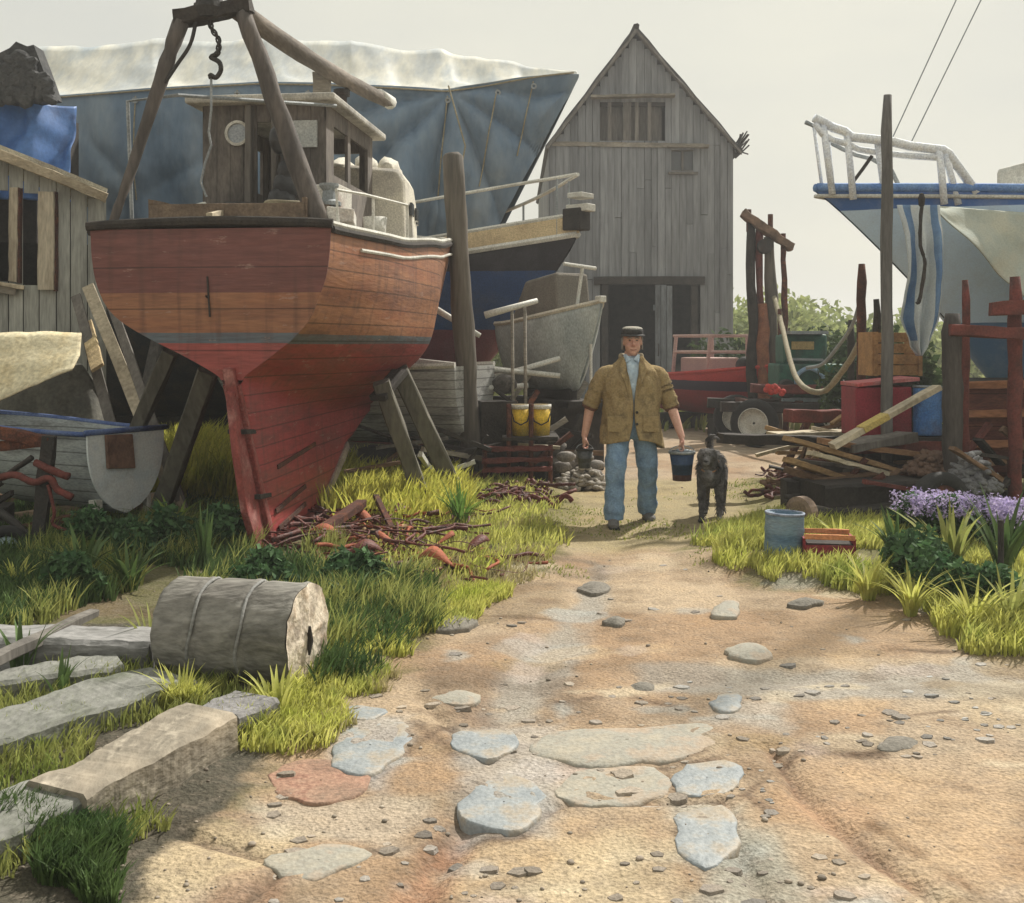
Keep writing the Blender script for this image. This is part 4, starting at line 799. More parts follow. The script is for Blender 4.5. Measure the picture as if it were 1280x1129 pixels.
def dinghy():
    o0 = Vector((-3.26, 9.5, .05)); rz = math.atan2(.52, -.85)
    t = thing('pale_blue_dinghy', 'pale blue dinghy with a brown patch on its rounded transom', 'dinghy', o0, rz=rz)
    rows = hull_rows(2.4, .90, lambda u: .80 + .12 * u * u, lambda u: .13 + .25 * u ** 5, full=2.6, stern=.86, rake=.3)
    pb = mat('pale blue boat paint', [(.70, .80, .84), (.80, .86, .86), (.6, .7, .76)], scale=3, bump=.3, rough=.6, dirt=(.22, .22, .2), dirt_amt=.45, dscale=2, grain=.1)
    m = MB(); m.grid(rows); m.build('hull', mat('grey blue dinghy side', [(.22, .25, .26), (.34, .37, .37), (.15, .16, .16)], scale=3, stretch=(.4, 1, 2), dirt=(.1, .09, .08), dirt_amt=.5, wave=('Z', .11)), t, smooth=True, local=True, solid=.02)
    m = MB(); r0 = rows[0]; m.prism([Vector((-.02, p.y * 1.02, p.z)) for p in r0], (.03, 0, 0)); m.build('transom', pb, t, local=True)
    m = MB(); m.prism([Vector((-.028, y, z)) for y, z in ((-.06, .50), (.22, .52), (.24, .80), (-.03, .79))], (-.03, 0, 0)); m.build('engine_pad', wood('pad wood', (.30, .18, .13), (.2, .12, .09)), t, local=True, bevel=.006)
    for sg in (0, 1):
        m = MB(); m.tube([Vector((r[0 if sg == 0 else -1].x, r[0 if sg == 0 else -1].y * 1.02, r[0].z + .01)) for r in rows], .022, 8); m.build('gunwale', mat('blue gunwale paint', [(.05, .09, .25), (.14, .19, .33)], scale=6), t, smooth=True, local=True)
    m = MB(); m.tube([Vector((-.02, y, .825)) for y in (-.42, 0, .42)], .024, 8); m.build('transom_cap', MATS['blue gunwale paint'], t, smooth=True, local=True)
    for u in (.35, .65):
        x = 2.4 * u; m = MB(); m.box((x, 0, .62), (.22, .8 if u < .5 else .7, .03)); m.build('thwart', M_tan_wood, t, local=True)
    for y in (-.26, .27):
        m = MB(); m.beam((.02, y, -.1), (.04, y, .26), .09, .07, n=3); m.build('skid', M_white, t, local=True)
    m = MB(); m.beam((.35, -.4, .0), (.35, .5, .0), .12, .24, n=4); o = m.build('bearer', M_brown_wood, t, local=True); m = MB(); m.beam((1.9, -.4, .02), (1.9, .5, .02), .12, .26, n=4); m.build('bearer', M_brown_wood, t, local=True)
dinghy()
m = MB(); m.beam(P(-60, 668, 9.75), P(196, 632, 9.75), .06, .22, n=8, jit=.006); o = m.build('board', wood('buff edge board', (.33, .24, .16), (.23, .17, .12), stretch=(.3, 1, 1))); tag(o, 'buff board on edge under the pale blue dinghy', 'board')

def blue_yacht():      # navy topsides, maroon bottom, bow to the right
    bow = P(722, 290, 15.4); heading = R(38); d = Vector((cos(heading), sin(heading) * -1, 0)); o0 = Vector((bow.x, bow.y, 0)) - d * 7.4
    t = thing('blue_yacht', 'navy blue and maroon yacht with cream bulwark, bow pointing at the loft', 'boat', o0, rz=math.atan2(d.y, d.x))
    sh = lambda u: 2.5 + .62 * u ** 2
    rows = hull_rows(7.4, 2.5, sh, lambda u: .85 + .9 * u ** 6, full=2.2, bow=.6, rake=1.3)
    m = MB(); m.grid(rows)
    m.build('hull', mat('navy and maroon hull paint', [(.8, .8, .85), (1, 1, 1)], scale=3, bands=[(-1, (.17, .045, .06)), (1.80, (.03, .075, .20)), (2.62, (.035, .033, .04))], rough=.45, bump=.2, dirt=(.09, .09, .1), dirt_amt=.4), t, smooth=True, local=True)
    m = MB(); cap_rows(m, rows[0]); m.build('transom', MATS['navy and maroon hull paint'], t, local=True)
    m = MB(); m.grid([[Vector((r[0].x, r[0].y * k / 4, r[0].z + .01)) for k in range(-4, 5)] for r in rows]); m.build('deck', M_tan_wood, t, local=True)
    for e in (0, -1):
        m = MB(); n = len(rows)
        m.grid([[r[e] + Vector((0, 0, 0)), r[e] + Vector((0, 0, .24))] for r in rows[6:]]); m.build('bulwark', mat('cream bulwark', [(.62, .50, .30), (.52, .40, .24)], scale=4, dirt=(.2, .12, .08)), t, local=True, solid=.03)
        m = MB(); m.tube([r[e] + Vector((0, 0, .26)) for r in rows[6:]], .03, 6); m.build('cap_rail', M_white, t, local=True)
        m = MB(); m.tube([r[e] + Vector((0, 0, -.02)) for r in rows], .045, 6); m.build('rubbing_strake', M_white, t, local=True)
        m = MB()
        for i in range(9, 30, 5): m.tube([rows[i][e] + Vector((0, 0, 0)), rows[i][e] * 1 + Vector((0, 0, .8))], .018, 6)
        m.build('stanchion', M_galv, t, local=True)
        m = MB(); m.tube([rows[i][e] + Vector((0, 0, .8)) for i in range(9, 31)], .025, 6); m.build('guard_rail', M_white, t, local=True)
    m = MB(); b = rows[-1][0]; m.box((b.x + .05, 0, b.z + .33), (.36, .2, .1)); m.box((b.x + .05, 0, b.z + .5), (.24, .3, .07)); m.build('bow_roller', M_white, t, local=True, bevel=.01)
    m = MB(); m.box((b.x - .02, 0, b.z + .18), (.3, .26, .3)); m.build('stem_head', M_dark_wood, t, local=True, bevel=.02)
    m = MB(); m.box((3.2, 0, 3.05), (2.8, 1.3, .7)); m.build('cabin', mat('grey cabin', [(.22, .22, .21), (.15, .15, .15)]), t, local=True, bevel=.06)
    m = MB(); m.beam((1, 0, .4), (5.6, 0, .4), .16, .95, n=8); m.build('keel', M_rust2, t, local=True)
blue_yacht()

def grey_boat():
    bow = P(752, 376, 13.6); d = Vector((.52, -.85, 0)).normalized(); o0 = Vector((bow.x, bow.y, 0)) - d * 1.9
    t = thing('grey_workboat', 'pale grey workboat with cream gunwale, its bow beside the man', 'boat', o0, rz=math.atan2(d.y, d.x))
    rows = hull_rows(1.9, .86, lambda u: 1.86 + .25 * u ** 2, lambda u: 1.0 + .12 * u ** 6, full=1.6, bow=.6, rake=.45)
    m = MB(); m.grid(rows); m.build('hull', mat('pale grey hull', [(.34, .39, .41), (.48, .53, .53), (.26, .29, .3)], scale=1.6, stretch=(1, 1, .5), rough=.6, dirt=(.13, .13, .12), dirt_amt=.5), t, smooth=True, local=True, solid=.02)
    m = MB(); cap_rows(m, rows[0]); m.build('transom', MATS['pale grey hull'], t, local=True)
    for e in (0, -1): m = MB(); m.tube([r[e] + Vector((0, 0, .01)) for r in rows], .032, 6); m.build('gunwale', mat('cream gunwale', [(.62, .58, .48), (.45, .42, .36)], scale=9), t, local=True)
    b = rows[-1][0]; m = MB(); m.box((b.x - .02, 0, b.z + .03), (.12, .09, .08)); m.build('stem_head', M_white, t, local=True, bevel=.01)
    # folded dark cuddy and a mast stub with crosspiece
    m = MB(); m.prism([Vector((.2, -.28, 1.85)), Vector((1.35, -.25, 1.95)), Vector((1.2, -.2, 2.5)), Vector((.5, -.22, 2.42))], (0, .5, 0)); m.build('cuddy', mat('drab canvas cuddy', [(.13, .115, .095), (.2, .18, .15)], scale=2), t, local=True, bevel=.04)
    m = MB(); m.tube([(1.35, 0, 1.95), (1.5, 0, 2.56)], .022, 8); m.tube([(1.5, .2, 2.54), (1.5, -.28, 2.58)], .024, 8); m.build('mast_stub', M_white, t, local=True)
    m = MB(); m.tube([(1.72, -.03, .75), (1.72, -.03, 1.6)], .018, 6); m.build('bow_line', M_white, t, local=True)
    m = MB(); m.beam((.2, 0, .95), (1.3, 0, .95), .1, .2, n=6); m.build('keel', M_dark_wood, t, local=True)
    m = MB(); m.beam((.3, -.4, .45), (.3, .4, .45), .2, .9, n=4); m.beam((1.3, -.4, .45), (1.3, .4, .45), .2, .9, n=4); m.beam((-.1, 0, .86), (1.7, 0, .86), .7, .08, n=4); m.build('cradle', M_dark_wood, t, local=True)
grey_boat()

def clinker():
    o0 = Vector((-.42, 12.9, 0)); d = Vector((-.93, .36, 0)).normalized()
    t = thing('clinker_dinghy', 'weathered grey clinker dinghy lying behind the yacht shores', 'dinghy', o0, rz=math.atan2(d.y, d.x))
    rows = hull_rows(3.6, 1.35, lambda u: 1.32 + .2 * (u - .4) ** 2, lambda u: .45 + .3 * u ** 5, full=2.3, rake=.4)
    m = MB(); m.grid(rows); m.build('hull', mat('weathered clinker planks', [(.28, .28, .27), (.42, .42, .40), (.2, .195, .19)], scale=3, stretch=(.35, 1, 2), dirt=(.08, .075, .07), dirt_amt=.6, wave=('Z', .10), bump=.9), t, smooth=True, local=True, solid=.022)
    m = MB(); cap_rows(m, rows[0]); m.build('transom', MATS['weathered clinker planks'], t, local=True)
    for e in (0, -1): m = MB(); m.tube([r[e] + Vector((0, 0, .012)) for r in rows], .035, 6); m.build('gunwale', M_white, t, local=True)
    for x in (.7, 2.6): m = MB(); m.beam((x, -.6, .2), (x, .6, .2), .2, .4, n=4); m.build('chock', M_dark_wood, t, local=True)
clinker()

# ------------------------------------------------------------------ the tall mooring post
m = MB(); a, b = Vector((P(593, 430, 12.7).x, 12.7, -.1)), P(565, 196, 12.7); m.tube([a.lerp(b, k / 16) + Vector((random.uniform(-.006, .006), 0, 0)) for k in range(17)] + [b + Vector((0, 0, .04))], [.118 + .008 * sin(k) for k in range(17)] + [.08], 14, jit=.05)
o = m.build('mooring_post', M_post, smooth=True); tag(o, 'thickest leaning mooring post, standing right of the red yacht', 'post')
# ------------------------------------------------------------------ right side: large pale blue yacht
def white_yacht():
    bow = P(1020, 238, 12.0); d = Vector((-.985, -.17, 0)).normalized(); L = 9.5; o0 = Vector((bow.x, bow.y, 0)) - d * L
    t = thing('pale_blue_yacht', 'large pale blue yacht with dark blue bottom at the right edge, bow to the left', 'boat', o0, rz=math.atan2(d.y, d.x))
    sh = lambda u: 3.0 + .22 * u ** 2
    rows = []
    n = 44
    for i in range(n + 1):
        u = i / n; b = 1.45 * (.8 + .2 * min(1, u / .35)) * (1 - max(0, (u - .45) / .55) ** 2.0); b = max(b, .02); row = []
        zs = sh(u); zk = .62 + (0 if u < .72 else 1.1 * ((u - .72) / .28) ** 1.6)
        for k in range(15):
            a = k / 14; p = lerp(2.6, 1.2, max(0, (u - .5) / .5)); y = b * max(0, 1 - a ** p) ** .62; z = lerp(zs, zk, a); rk = 1.65 * max(0, (u - .5) / .5) ** 1.8
            row.append(Vector((L * u - rk * (a ** .9), -max(y, .02), z)))
        rows.append(row + [Vector((q.x, -q.y, q.z)) for q in reversed(row)])
    m = MB(); m.grid(rows)
    hm = mat('pale blue topsides', [(.86, .88, .92), (1, 1, 1)], scale=1.2, bands=[(-1, (.11, .23, .42)), (1.83, (.62, .79, .97)), (3.01, (.07, .17, .46))], rough=.45, bump=.15, grain=.05, dirt=(.45, .5, .55), dirt_amt=.35)
    m.build('hull', hm, t, smooth=True, local=True)
    m = MB(); cap_rows(m, rows[0]); m.build('transom', hm, t, local=True)
    m = MB(); m.grid([[Vector((r[0].x, r[0].y * k / 4, r[0].z + .02)) for k in range(-4, 5)] for r in rows]); m.build('deck', M_white, t, local=True)
    for e in (0, -1):
        m = MB(); m.tube([r[e] + Vector((0, 0, .045)) for r in rows[24:]], .035, 8, flat=1.3); m.build('toe_rail', mat('bright blue rail', [(.07, .17, .45), (.2, .32, .55)], scale=6), t, local=True, smooth=True)
        m = MB(); m.tube([r[e] + Vector((0, -.0, -.045)) for r in rows[20:]], .022, 8); m.build('white_strake', M_white, t, local=True, smooth=True)
        m = MB(); m.tube([r[e] + Vector((0, 0, .05)) for r in rows[:26]], .06, 8, flat=1.1); m.build('wooden_rail', wood('varnished rail', (.25, .12, .06), (.12, .07, .05)), t, local=True, smooth=True)
    inv = rmat(t).inverted()
    def Lp(px, py, Y): return inv @ P(px, py, Y)
    rails = {}
    for nm, sg in (('near', 0), ('far', 1)):
        thin = 1 if nm == 'near' else .5
        def Q(px, py):      # near rail from the photo, far rail mirrored over the centre line
            q = Lp(px, py, 12.0 - min(.75, (px - 1010) / 120)); q = Vector((q.x, 0, q.z)); u = min(.995, max(0, q.x / L)); i = min(n, int(u * n)); y = rows[i][0].y * .93
            q = Vector((q.x, -y if nm == 'near' else y, q.z)); return q
        m = MB(); m.tube([Q(1013, 150), Q(1030, 150), Q(1045, 151), Q(1060, 152), Q(1080, 155), Q(1100, 158), Q(1120, 162), Q(1145, 167), Q(1170, 172), Q(1205, 180), Q(1212, 184), Q(1246, 236)], .05 * thin, 8)
        if sg == 0: m.tube([Q(1014, 156), Q(1032, 166), Q(1055, 168), Q(1080, 170), Q(1110, 174), Q(1140, 180), Q(1170, 185), Q(1200, 190)], .034, 8)
        m.build('pulpit_rail', M_galv if nm == 'far' else mat('pale rail paint', [(.62, .67, .76), (.8, .82, .82)], scale=10), t, local=True, smooth=True)
        for a, b in (((1034, 152), (1058, 238)), ((1086, 157), (1102, 240)), ((1130, 165), (1142, 242)), ((1199, 182), (1206, 250)), ((1207, 184), (1226, 250))):
            m = MB(); m.tube([Q(*a), Q(*b)], .038 * thin, 8); m.build('stanchion', MATS.get('pale rail paint') or M_galv, t, local=True, smooth=True)
    m = MB(); m.tube([Lp(1060, 236, 11.9), Lp(1078, 212, 11.9), Lp(1090, 195, 11.9)], .02, 6); m.build('brace', M_dark_wood, t, local=True)
    m = MB(); m.box((L * .55, 0, 3.35), (3.4, 1.5, .6)); m.build('cabin', M_white, t, local=True, bevel=.06)
    mx = Vector((L * .62, 0, 0)); m = MB(); m.tube([mx + Vector((0, 0, 3.0)), mx + Vector((0, 0, 10.5))], .075, 12); m.build('mast', M_galv, t, local=True, smooth=True)
    for px, py in ((1113, 178), (1136, 184)):
        q = Lp(px, py, 11.9); m = MB(); m.tube([q, mx + Vector((0, 0, 8.6 if px > 1130 else 9.4))], .007, 5); m.build('forestay', M_galv, t, local=True)
    m = MB(); m.beam((1.5, 0, .36), (7.0, 0, .36), .2, .62, n=8); m.build('keel', MATS['red oxide iron'], t, local=True)
    # chocks
    for x in (2.2, 4.6, 6.4): m = MB(); m.beam((x, -.7, .1), (x, .7, .1), .24, .24, n=4); m.build('keel_block', M_dark_wood, t, local=True)
white_yacht()
def hanging_cloth():      # blue edged sailcloth hanging from the rail to a point
    m = MB(); rows = []; Y = 11.0
    for j in range(50):
        v = j / 49; l = interp([0, .2, .45, .75, .93, 1], [1122, 1130, 1132, 1126, 1142, 1153], v); r = interp([0, .2, .45, .75, .93, 1], [1176, 1178, 1180, 1180, 1168, 1157], v); row = []
        for i in range(33):
            u = i / 32; q = P(lerp(l, r, u), lerp(256, 445, v), Y); q.y -= .06 * sin(u * 15 + v * 3) * min(1, v * 3) + .03 * fbm(q, 4) - .25 * (v - .3) ** 2; row.append(q)
        rows.append(row)
    m.grid(rows); k = 0
    for j in range(49):
        for i in range(32):
            u = (i + .5) / 32; m.m[k] = 1 if (.12 < u < .30 or .78 < u < .94) and j < 44 else 0; k += 1
    o = m.build('hanging_sailcloth', [mat('white sailcloth', [(.55, .62, .68), (.66, .70, .70)], scale=4, trans=.2, grain=.1), mat('blue sailcloth', [(.10, .20, .40), (.2, .32, .5)], scale=5, trans=.1, grain=.1)], smooth=True, solid=.008)
    tag(o, 'white and blue sailcloth hanging to a point off the pale yacht rail', 'sailcloth')
    m = MB(); pts = crom([P(1153, 246, 10.9), P(1150, 300, 10.8), P(1156, 330, 10.82), P(1150, 372, 10.8), P(1146, 380, 10.8)], 5); m.tube(pts, .018, 7, jit=.2); m.lathe([(0, -.09), (.03, -.05), (.035, .02), (.02, .06), (0, .07)], 8, Matrix.Translation(P(1152, 250, 10.88))); o = m.build('mooring_rope', M_dark_wood); tag(o, 'frayed dark rope hanging down the middle of the sailcloth', 'rope')
hanging_cloth()
def cream_cover():
    m = MB(); rows = []; Y = 11.25
    for j in range(24):
        v = j / 23; row = []
        for i in range(36):
            u = i / 35; px = lerp(1172, 1420, u); top = 258 + (px - 1172) * .07; bot = 262 + (px - 1172) * 1.03; q = P(px, lerp(top, bot, v), Y - .25 + .25 * (1 - v)); q.y -= .04 * sin(u * 22 + v * 4) * v + .03 * fbm(q, 3); row.append(q)
        rows.append(row)
    m.grid(rows); o = m.build('canvas_cover', mat('buff boat cover', [(.47, .47, .38), (.36, .40, .36), (.52, .49, .38)], scale=1.5, bump=.4, grain=.1, dirt=(.3, .3, .25), dirt_amt=.5), smooth=True, solid=.012); tag(o, 'buff canvas cover slung from the brown rail at the right edge', 'canvas')
cream_cover()

# posts and rusty rails
def post(px, y0, Y, r, mt, lb, lean=0, name='iron_post', cat='post', group='posts along the right of the yard'):
    m = MB(); b = P(px, 430, Y); tp = P(px + lean, y0, Y); m.tube([Vector((b.x, Y, -.1)).lerp(tp, k / 12) + Vector((random.uniform(-.008, .008), 0, 0)) for k in range(13)], [r * random.uniform(.93, 1.07) for _ in range(12)] + [r * .7], 10, jit=.08)
    o = m.build(name, mt, smooth=True); tag(o, lb, cat, group); return o
post(1109, 119, 10.9, .056, wood('tall grey post', (.16, .155, .15), (.10, .095, .09), stretch=(1, 1, .15)), 'tallest thin grey post in front of the pale blue yacht', 0, 'mast_post')
post(1076, 330, 14.0, .06, M_rust, 'rusty post holding the right end of the rope garland', 1)
post(1096, 374, 12.6, .045, M_dark_wood, 'short dark post just left of the tallest grey post')
post(1064, 400, 15.5, .05, M_dark_wood, 'short dark stake behind the rope garland')
post(1191, 392, 9.9, .085, wood('dark quay post', (.075, .065, .06), (.04, .037, .035), stretch=(1, 1, .2)), 'thick dark post at the left end of the red crossbar', -1)
post(1206, 350, 10.3, .038, M_rust2, 'thin red post just right of the thick dark post', 1)
post(1268, 346, 10.0, .062, M_rust2, 'thick red post with a short arm at the right edge', 1)
m = MB(); a, b = P(1188, 412, 9.8), P(1330, 420, 9.8); m.beam(a, b, .07, .10, n=8, jit=.008); o = m.build('cross_bar', M_rust2); tag(o, 'red horizontal bar joining the posts under the pale blue yacht', 'bar')
m = MB(); a, b = P(1238, 386, 9.9), P(1300, 384, 9.9); m.beam(a, b, .09, .12, n=4, jit=.008); o = m.build('short_bar', M_rust2); tag(o, 'short red bar near the top of the thick red post', 'bar')
# red brown hulk under the yacht
def hulk():
    t = thing('red_barge', 'red brown barge hull lying behind the thick dark post', 'boat', P(1240, 430, 11.0).xy.to_3d())
    m = MB(); rows = []
    for j in range(12):
        v = j / 11; row = []
        for i in range(20):
            u = i / 19; px = lerp(1196, 1420, u); q = P(px, lerp(480 - 4 * u, 600, v), 10.9 - .0 * v); q.y += .35 * v ** 2; row.append(q)
        rows.append(row)
    m.grid(rows); m.build('hull', mat('red brown planks', [(.17, .05, .04), (.10, .035, .03), (.22, .08, .05)], scale=4, stretch=(.4, 1, 1.5), dirt=(.05, .03, .025), dirt_amt=.6, wave=('Z', .16)), t, smooth=True, solid=.08)
    for y in (482, 518, 556): m = MB(); m.beam(P(1196, y, 10.82 + (y - 482) * .0008), P(1420, y - 5, 10.82 + (y - 482) * .0008), .06, .07, n=9, jit=.006); m.build('rubbing_strake', wood('orange strake', (.33, .15, .07), (.18, .08, .05), stretch=(.3, 1, 1)), t)
    m = MB(); rows = [[P(1200 + 11 * i, 478, 10.9), P(1200 + 11 * i, 472, 12.0)] for i in range(20)]; m.grid(rows); m.build('deck', M_dark_wood, t)
hulk()
# rusty gantry left of the garland
def gantry():
    Y = 19.3; t = thing('rusty_gantry', 'rusty gantry of uneven posts under a sloping beam right of the loft', 'gantry', (P(955, 430, Y).x, Y, 0))
    for px, y0, px2, r, mt in ((938, 276, 942, .085, M_dark_wood), (948, 280, 962, .06, M_rust2), (962, 296, 974, .10, M_post), (979, 300, 982, .055, M_rust), (952, 380, 954, .10, mat('orange rust', [(.30, .12, .06), (.18, .07, .04)], scale=8, bump=.6))):
        m = MB(); b = Vector((P(px2, 430, Y).x, Y + random.uniform(-.3, .3), -.05)); a = P(px, y0, Y); m.tube([b.lerp(a, k / 10) + Vector((random.uniform(-.03, .03), 0, 0)) for k in range(11)], [r * random.uniform(.8, 1.2) for _ in range(11)], 8, jit=.12); m.build('post', mt, t, smooth=True)
    m = MB(); m.beam(P(928, 266, Y - .1), P(990, 310, Y - .1), .2, .14, n=8, jit=.02); m.build('sloping_beam', wood('gantry beam', (.24, .15, .10), (.10, .07, .05)), t)
    m = MB()
    for px, y in ((936, 262), (963, 268), (979, 292)): m.tube([P(px, y + 28, Y), P(px, y, Y)], .045, 8)
    m.build('bolt', M_rust, t)
    m = MB(); m.lathe([(0, -.06), (.13, -.06), (.1, 0), (.13, .06), (0, .06)], 14, Matrix.Translation(P(956, 308, Y - .1)) @ Matrix.Rotation(R(90), 4, 'X')); m.build('pulley', M_iron, t)
gantry()
# rope garlands
m = MB(); m.tube(crom([P(968, 372, 19.0), P(978, 410, 18.0), P(985, 440, 17.0), P(995, 472, 16.2), P(1012, 488, 15.5), P(1032, 488, 15.5), P(1050, 468, 15.2), P(1066, 445, 14.6), P(1076, 425, 14.0)], 6), .04, 8, jit=.1); o = m.build('hanging_rope', M_rope, smooth=True); tag(o, 'thick pale rope slung in a loop between the gantry and the rusty post', 'rope')
m = MB(); m.tube(crom([P(1076, 372, 14.0), P(1066, 405, 14.3), P(1050, 430, 14.8), P(1028, 455, 15.2), P(1008, 460, 15.4)], 6), .024, 8); o = m.build('hanging_rope', M_galv, smooth=True); tag(o, 'thinner grey rope drooping from the top of the rusty post', 'rope')

# small red boat on the slip near the loft
def small_red():
    c = Vector((P(905, 430, 20.5).x, 20.5, 0)); d = Vector((.42, -.9, 0)).normalized(); o0 = c - d * 2.0
    t = thing('red_fishing_boat', 'small red fishing boat with pink wheelhouse frame beside the loft', 'boat', o0, rz=math.atan2(d.y, d.x))
    rows = hull_rows(3.6, 1.5, lambda u: 1.0 + .22 * u ** 2, lambda u: .32 + .2 * u ** 6, full=2.2)
    m = MB(); m.grid(rows); m.build('hull', mat('fishing boat red', [(.9, .9, .9), (1.1, 1, 1)], scale=4, bands=[(-1, (.22, .03, .035)), (.78, (.04, .035, .06)), (.95, (.40, .05, .045))], dirt=(.1, .04, .04), dirt_amt=.5), t, smooth=True, local=True, solid=.02)
    m = MB(); cap_rows(m, rows[0]); m.build('transom', MATS['fishing boat red'], t, local=True)
    for e in (0, -1): m = MB(); m.tube([r[e] + Vector((0, 0, .02)) for r in rows], .035, 6); m.build('gunwale', mat('scarlet gunwale', [(.5, .07, .05), (.35, .05, .05)]), t, local=True)
    m = MB(); pk = mat('faded pink frame', [(.52, .36, .32), (.4, .28, .26)])
    for x, y in ((1.0, -.45), (1.0, .45), (2.1, -.45), (2.1, .45)): m.tube([(x, y, 1.0), (x + .05, y * .9, 1.75)], .035, 6)
    for z in (1.45, 1.75): m.tube([(1.0, -.42, z), (2.15, -.42, z), (2.15, .42, z), (1.0, .42, z), (1.0, -.42, z)], .032, 6)
    m.build('wheelhouse_frame', pk, t, local=True)
    m = MB(); m.box((1.55, 0, 1.15), (.9, .7, .4)); m.build('cuddy', pk, t, local=True, bevel=.03)
    m = MB(); m.ell((2.75, -.1, 1.22), (.16, .16, .16), 12, 8); m.build('float', M_black, t, local=True, smooth=True)
    for x in (.8, 2.6): m = MB(); m.beam((x, -.7, .15), (x, .7, .15), .22, .3, n=3); m.build('chock', M_dark_wood, t, local=True)
small_red()
for k, (px, py, c, lb) in enumerate(((880, 434, (.45, .06, .05), 'scarlet float on the gunwale of the small red boat nearest the loft'),)): pass

# trailer with green winch engine
def trailer():
    Y = 17.6; x0, x1 = P(925, 430, Y).x, P(1075, 430, Y).x
    t = thing('boat_trailer', 'dark boat trailer with one pale rimmed wheel facing the track', 'trailer', ((x0 + x1) / 2, Y, 0))
    for yy in (0, 1.2): m = MB(); m.beam((x0 - .3, Y + yy, .62), (x1 + .3, Y + yy, .58), .12, .16, n=8, jit=.006); m.build('chassis_rail', M_iron, t)
    for x in (x0 + .2, (x0 + x1) / 2, x1): m = MB(); m.beam((x, Y, .66), (x, Y + 1.2, .66), .1, .1, n=2); m.build('cross_member', M_rust, t)
    m = MB(); m.beam((x0 + .2, Y + .1, .9), (x1 - .3, Y + .1, .88), .2, .14, n=8, jit=.01); m.build('bolster', M_rust2, t)
    for i, (x, yy) in enumerate(((P(941, 430, Y).x, -.12), (P(941, 430, Y).x, 1.32), (x1, -.12), (x1, 1.32))):
        T = Matrix.Translation(Vector((x, Y + yy, .37))) @ Matrix.Rotation(R(62 if i == 0 else 86), 4, 'Z') @ Matrix.Rotation(R(90), 4, 'Y')
        m = MB(); m.lathe([(.22, -.07), (.32, -.09), (.37, -.06), (.38, 0), (.37, .06), (.32, .09), (.22, .07)], 28, T); w1 = m.build('wheel', M_black, t, smooth=True)
        m = MB(); m.lathe([(.02, -.03), (.08, -.04), (.12, .0), (.22, -.02), (.24, -.085), (.225, -.09), (.22, .0), (.22, .07), (.24, .085), (.21, .03), (.08, .05), (.02, .05)], 24, T); m.build('rim', M_white, w1, smooth=True)
    m = MB(); m.tube([(P(941, 430, Y).x, Y - .12, .37), (P(941, 430, Y).x, Y + 1.3, .37)], .04, 8); m.build('axle', M_iron, t)
trailer()
def winch():
    Y = 17.9; X = lambda px: P(px, 430, Y).x; Z = lambda py: P(0, py, Y).z
    t = thing('green_winch', 'dark green winch engine with a pale blue hoop on the trailer', 'winch', (X(1015), Y, .74))
    gr = mat('dark green machine paint', [(.015, .075, .055), (.03, .12, .085), (.012, .04, .035)], scale=4, rough=.5, bump=.4, dirt=(.06, .04, .03), dirt_amt=.6)
    m = MB(); m.box((X(1012), Y + .3, lerp(Z(498), Z(455), .5)), (X(1052) - X(972), .8, Z(455) - Z(498))); m.build('engine_block', gr, t, bevel=.03)
    m = MB(); m.box((X(1008), Y + .35, lerp(Z(456), Z(418), .5)), (X(1035) - X(980), .6, Z(418) - Z(456))); m.build('hood', gr, t, bevel=.04)
    m = MB(); m.box((X(1004), Y + .03, Z(432)), (X(1018) - X(990), .04, .13)); m.build('name_plate', mat('ochre plate', [(.5, .38, .16), (.36, .28, .14)]), t, bevel=.01)
    m = MB(); m.box((X(1007), Y - .0, Z(416)), (X(1030) - X(984), .5, .05)); m.build('top_plate', M_galv, t)
    for y in (449, 456): m = MB(); m.beam((X(984), Y - .04, Z(y)), (X(1028), Y - .04, Z(y + 1)), .05, .035, n=3); m.build('rail', M_galv, t)
    m = MB(); m.tube(crom([Vector((X(992), Y - .16, Z(480))), Vector((X(994), Y - .16, Z(468))), Vector((X(1008), Y - .17, Z(460))), Vector((X(1024), Y - .16, Z(468))), Vector((X(1027), Y - .16, Z(480)))], 6), .035, 8); m.build('hoop', mat('pale blue hoop paint', [(.28, .42, .58), (.2, .3, .42)]), t, smooth=True)
    m = MB(); m.lathe([(.02, -.3), (.3, -.3), (.3, -.26), (.17, -.25), (.17, .25), (.3, .26), (.3, .3), (.02, .3)], 24, Matrix.Translation(Vector((X(1060), Y + .3, Z(472)))) @ Matrix.Rotation(R(80), 4, 'Y')); m.build('drum', gr, t, smooth=False)
    m = MB(); m.beam((X(975), Y - .13, Z(499)), (X(1050), Y - .13, Z(500)), .1, .06, n=6, jit=.006); m.build('step', mat('pale grey blue step', [(.36, .44, .48), (.22, .27, .3)]), t)
    m = MB(); m.tube([(X(984), Y + .5, Z(420)), (X(984), Y + .5, Z(385))], .035, 8); m.build('exhaust', M_rust, t)
    for x in (980, 1048): m = MB(); m.lathe([(0, -.05), (.13, -.05), (.16, 0), (.13, .05), (0, .05)], 18, Matrix.Translation(Vector((X(x), Y - .15, Z(486)))) @ Matrix.Rotation(R(90), 4, 'X')); m.build('pulley', M_iron, t)
winch()
m = MB(); 
for k in range(16): m.ell(P(random.uniform(958, 980), random.uniform(482, 492), 16.9), (.05, .05, .045), 7, 5)
o = m.build('float_string', mat('scarlet floats', [(.5, .07, .05), (.35, .04, .04)], island=.3), smooth=True); tag(o, 'string of small scarlet floats at the foot of the gantry', 'floats')

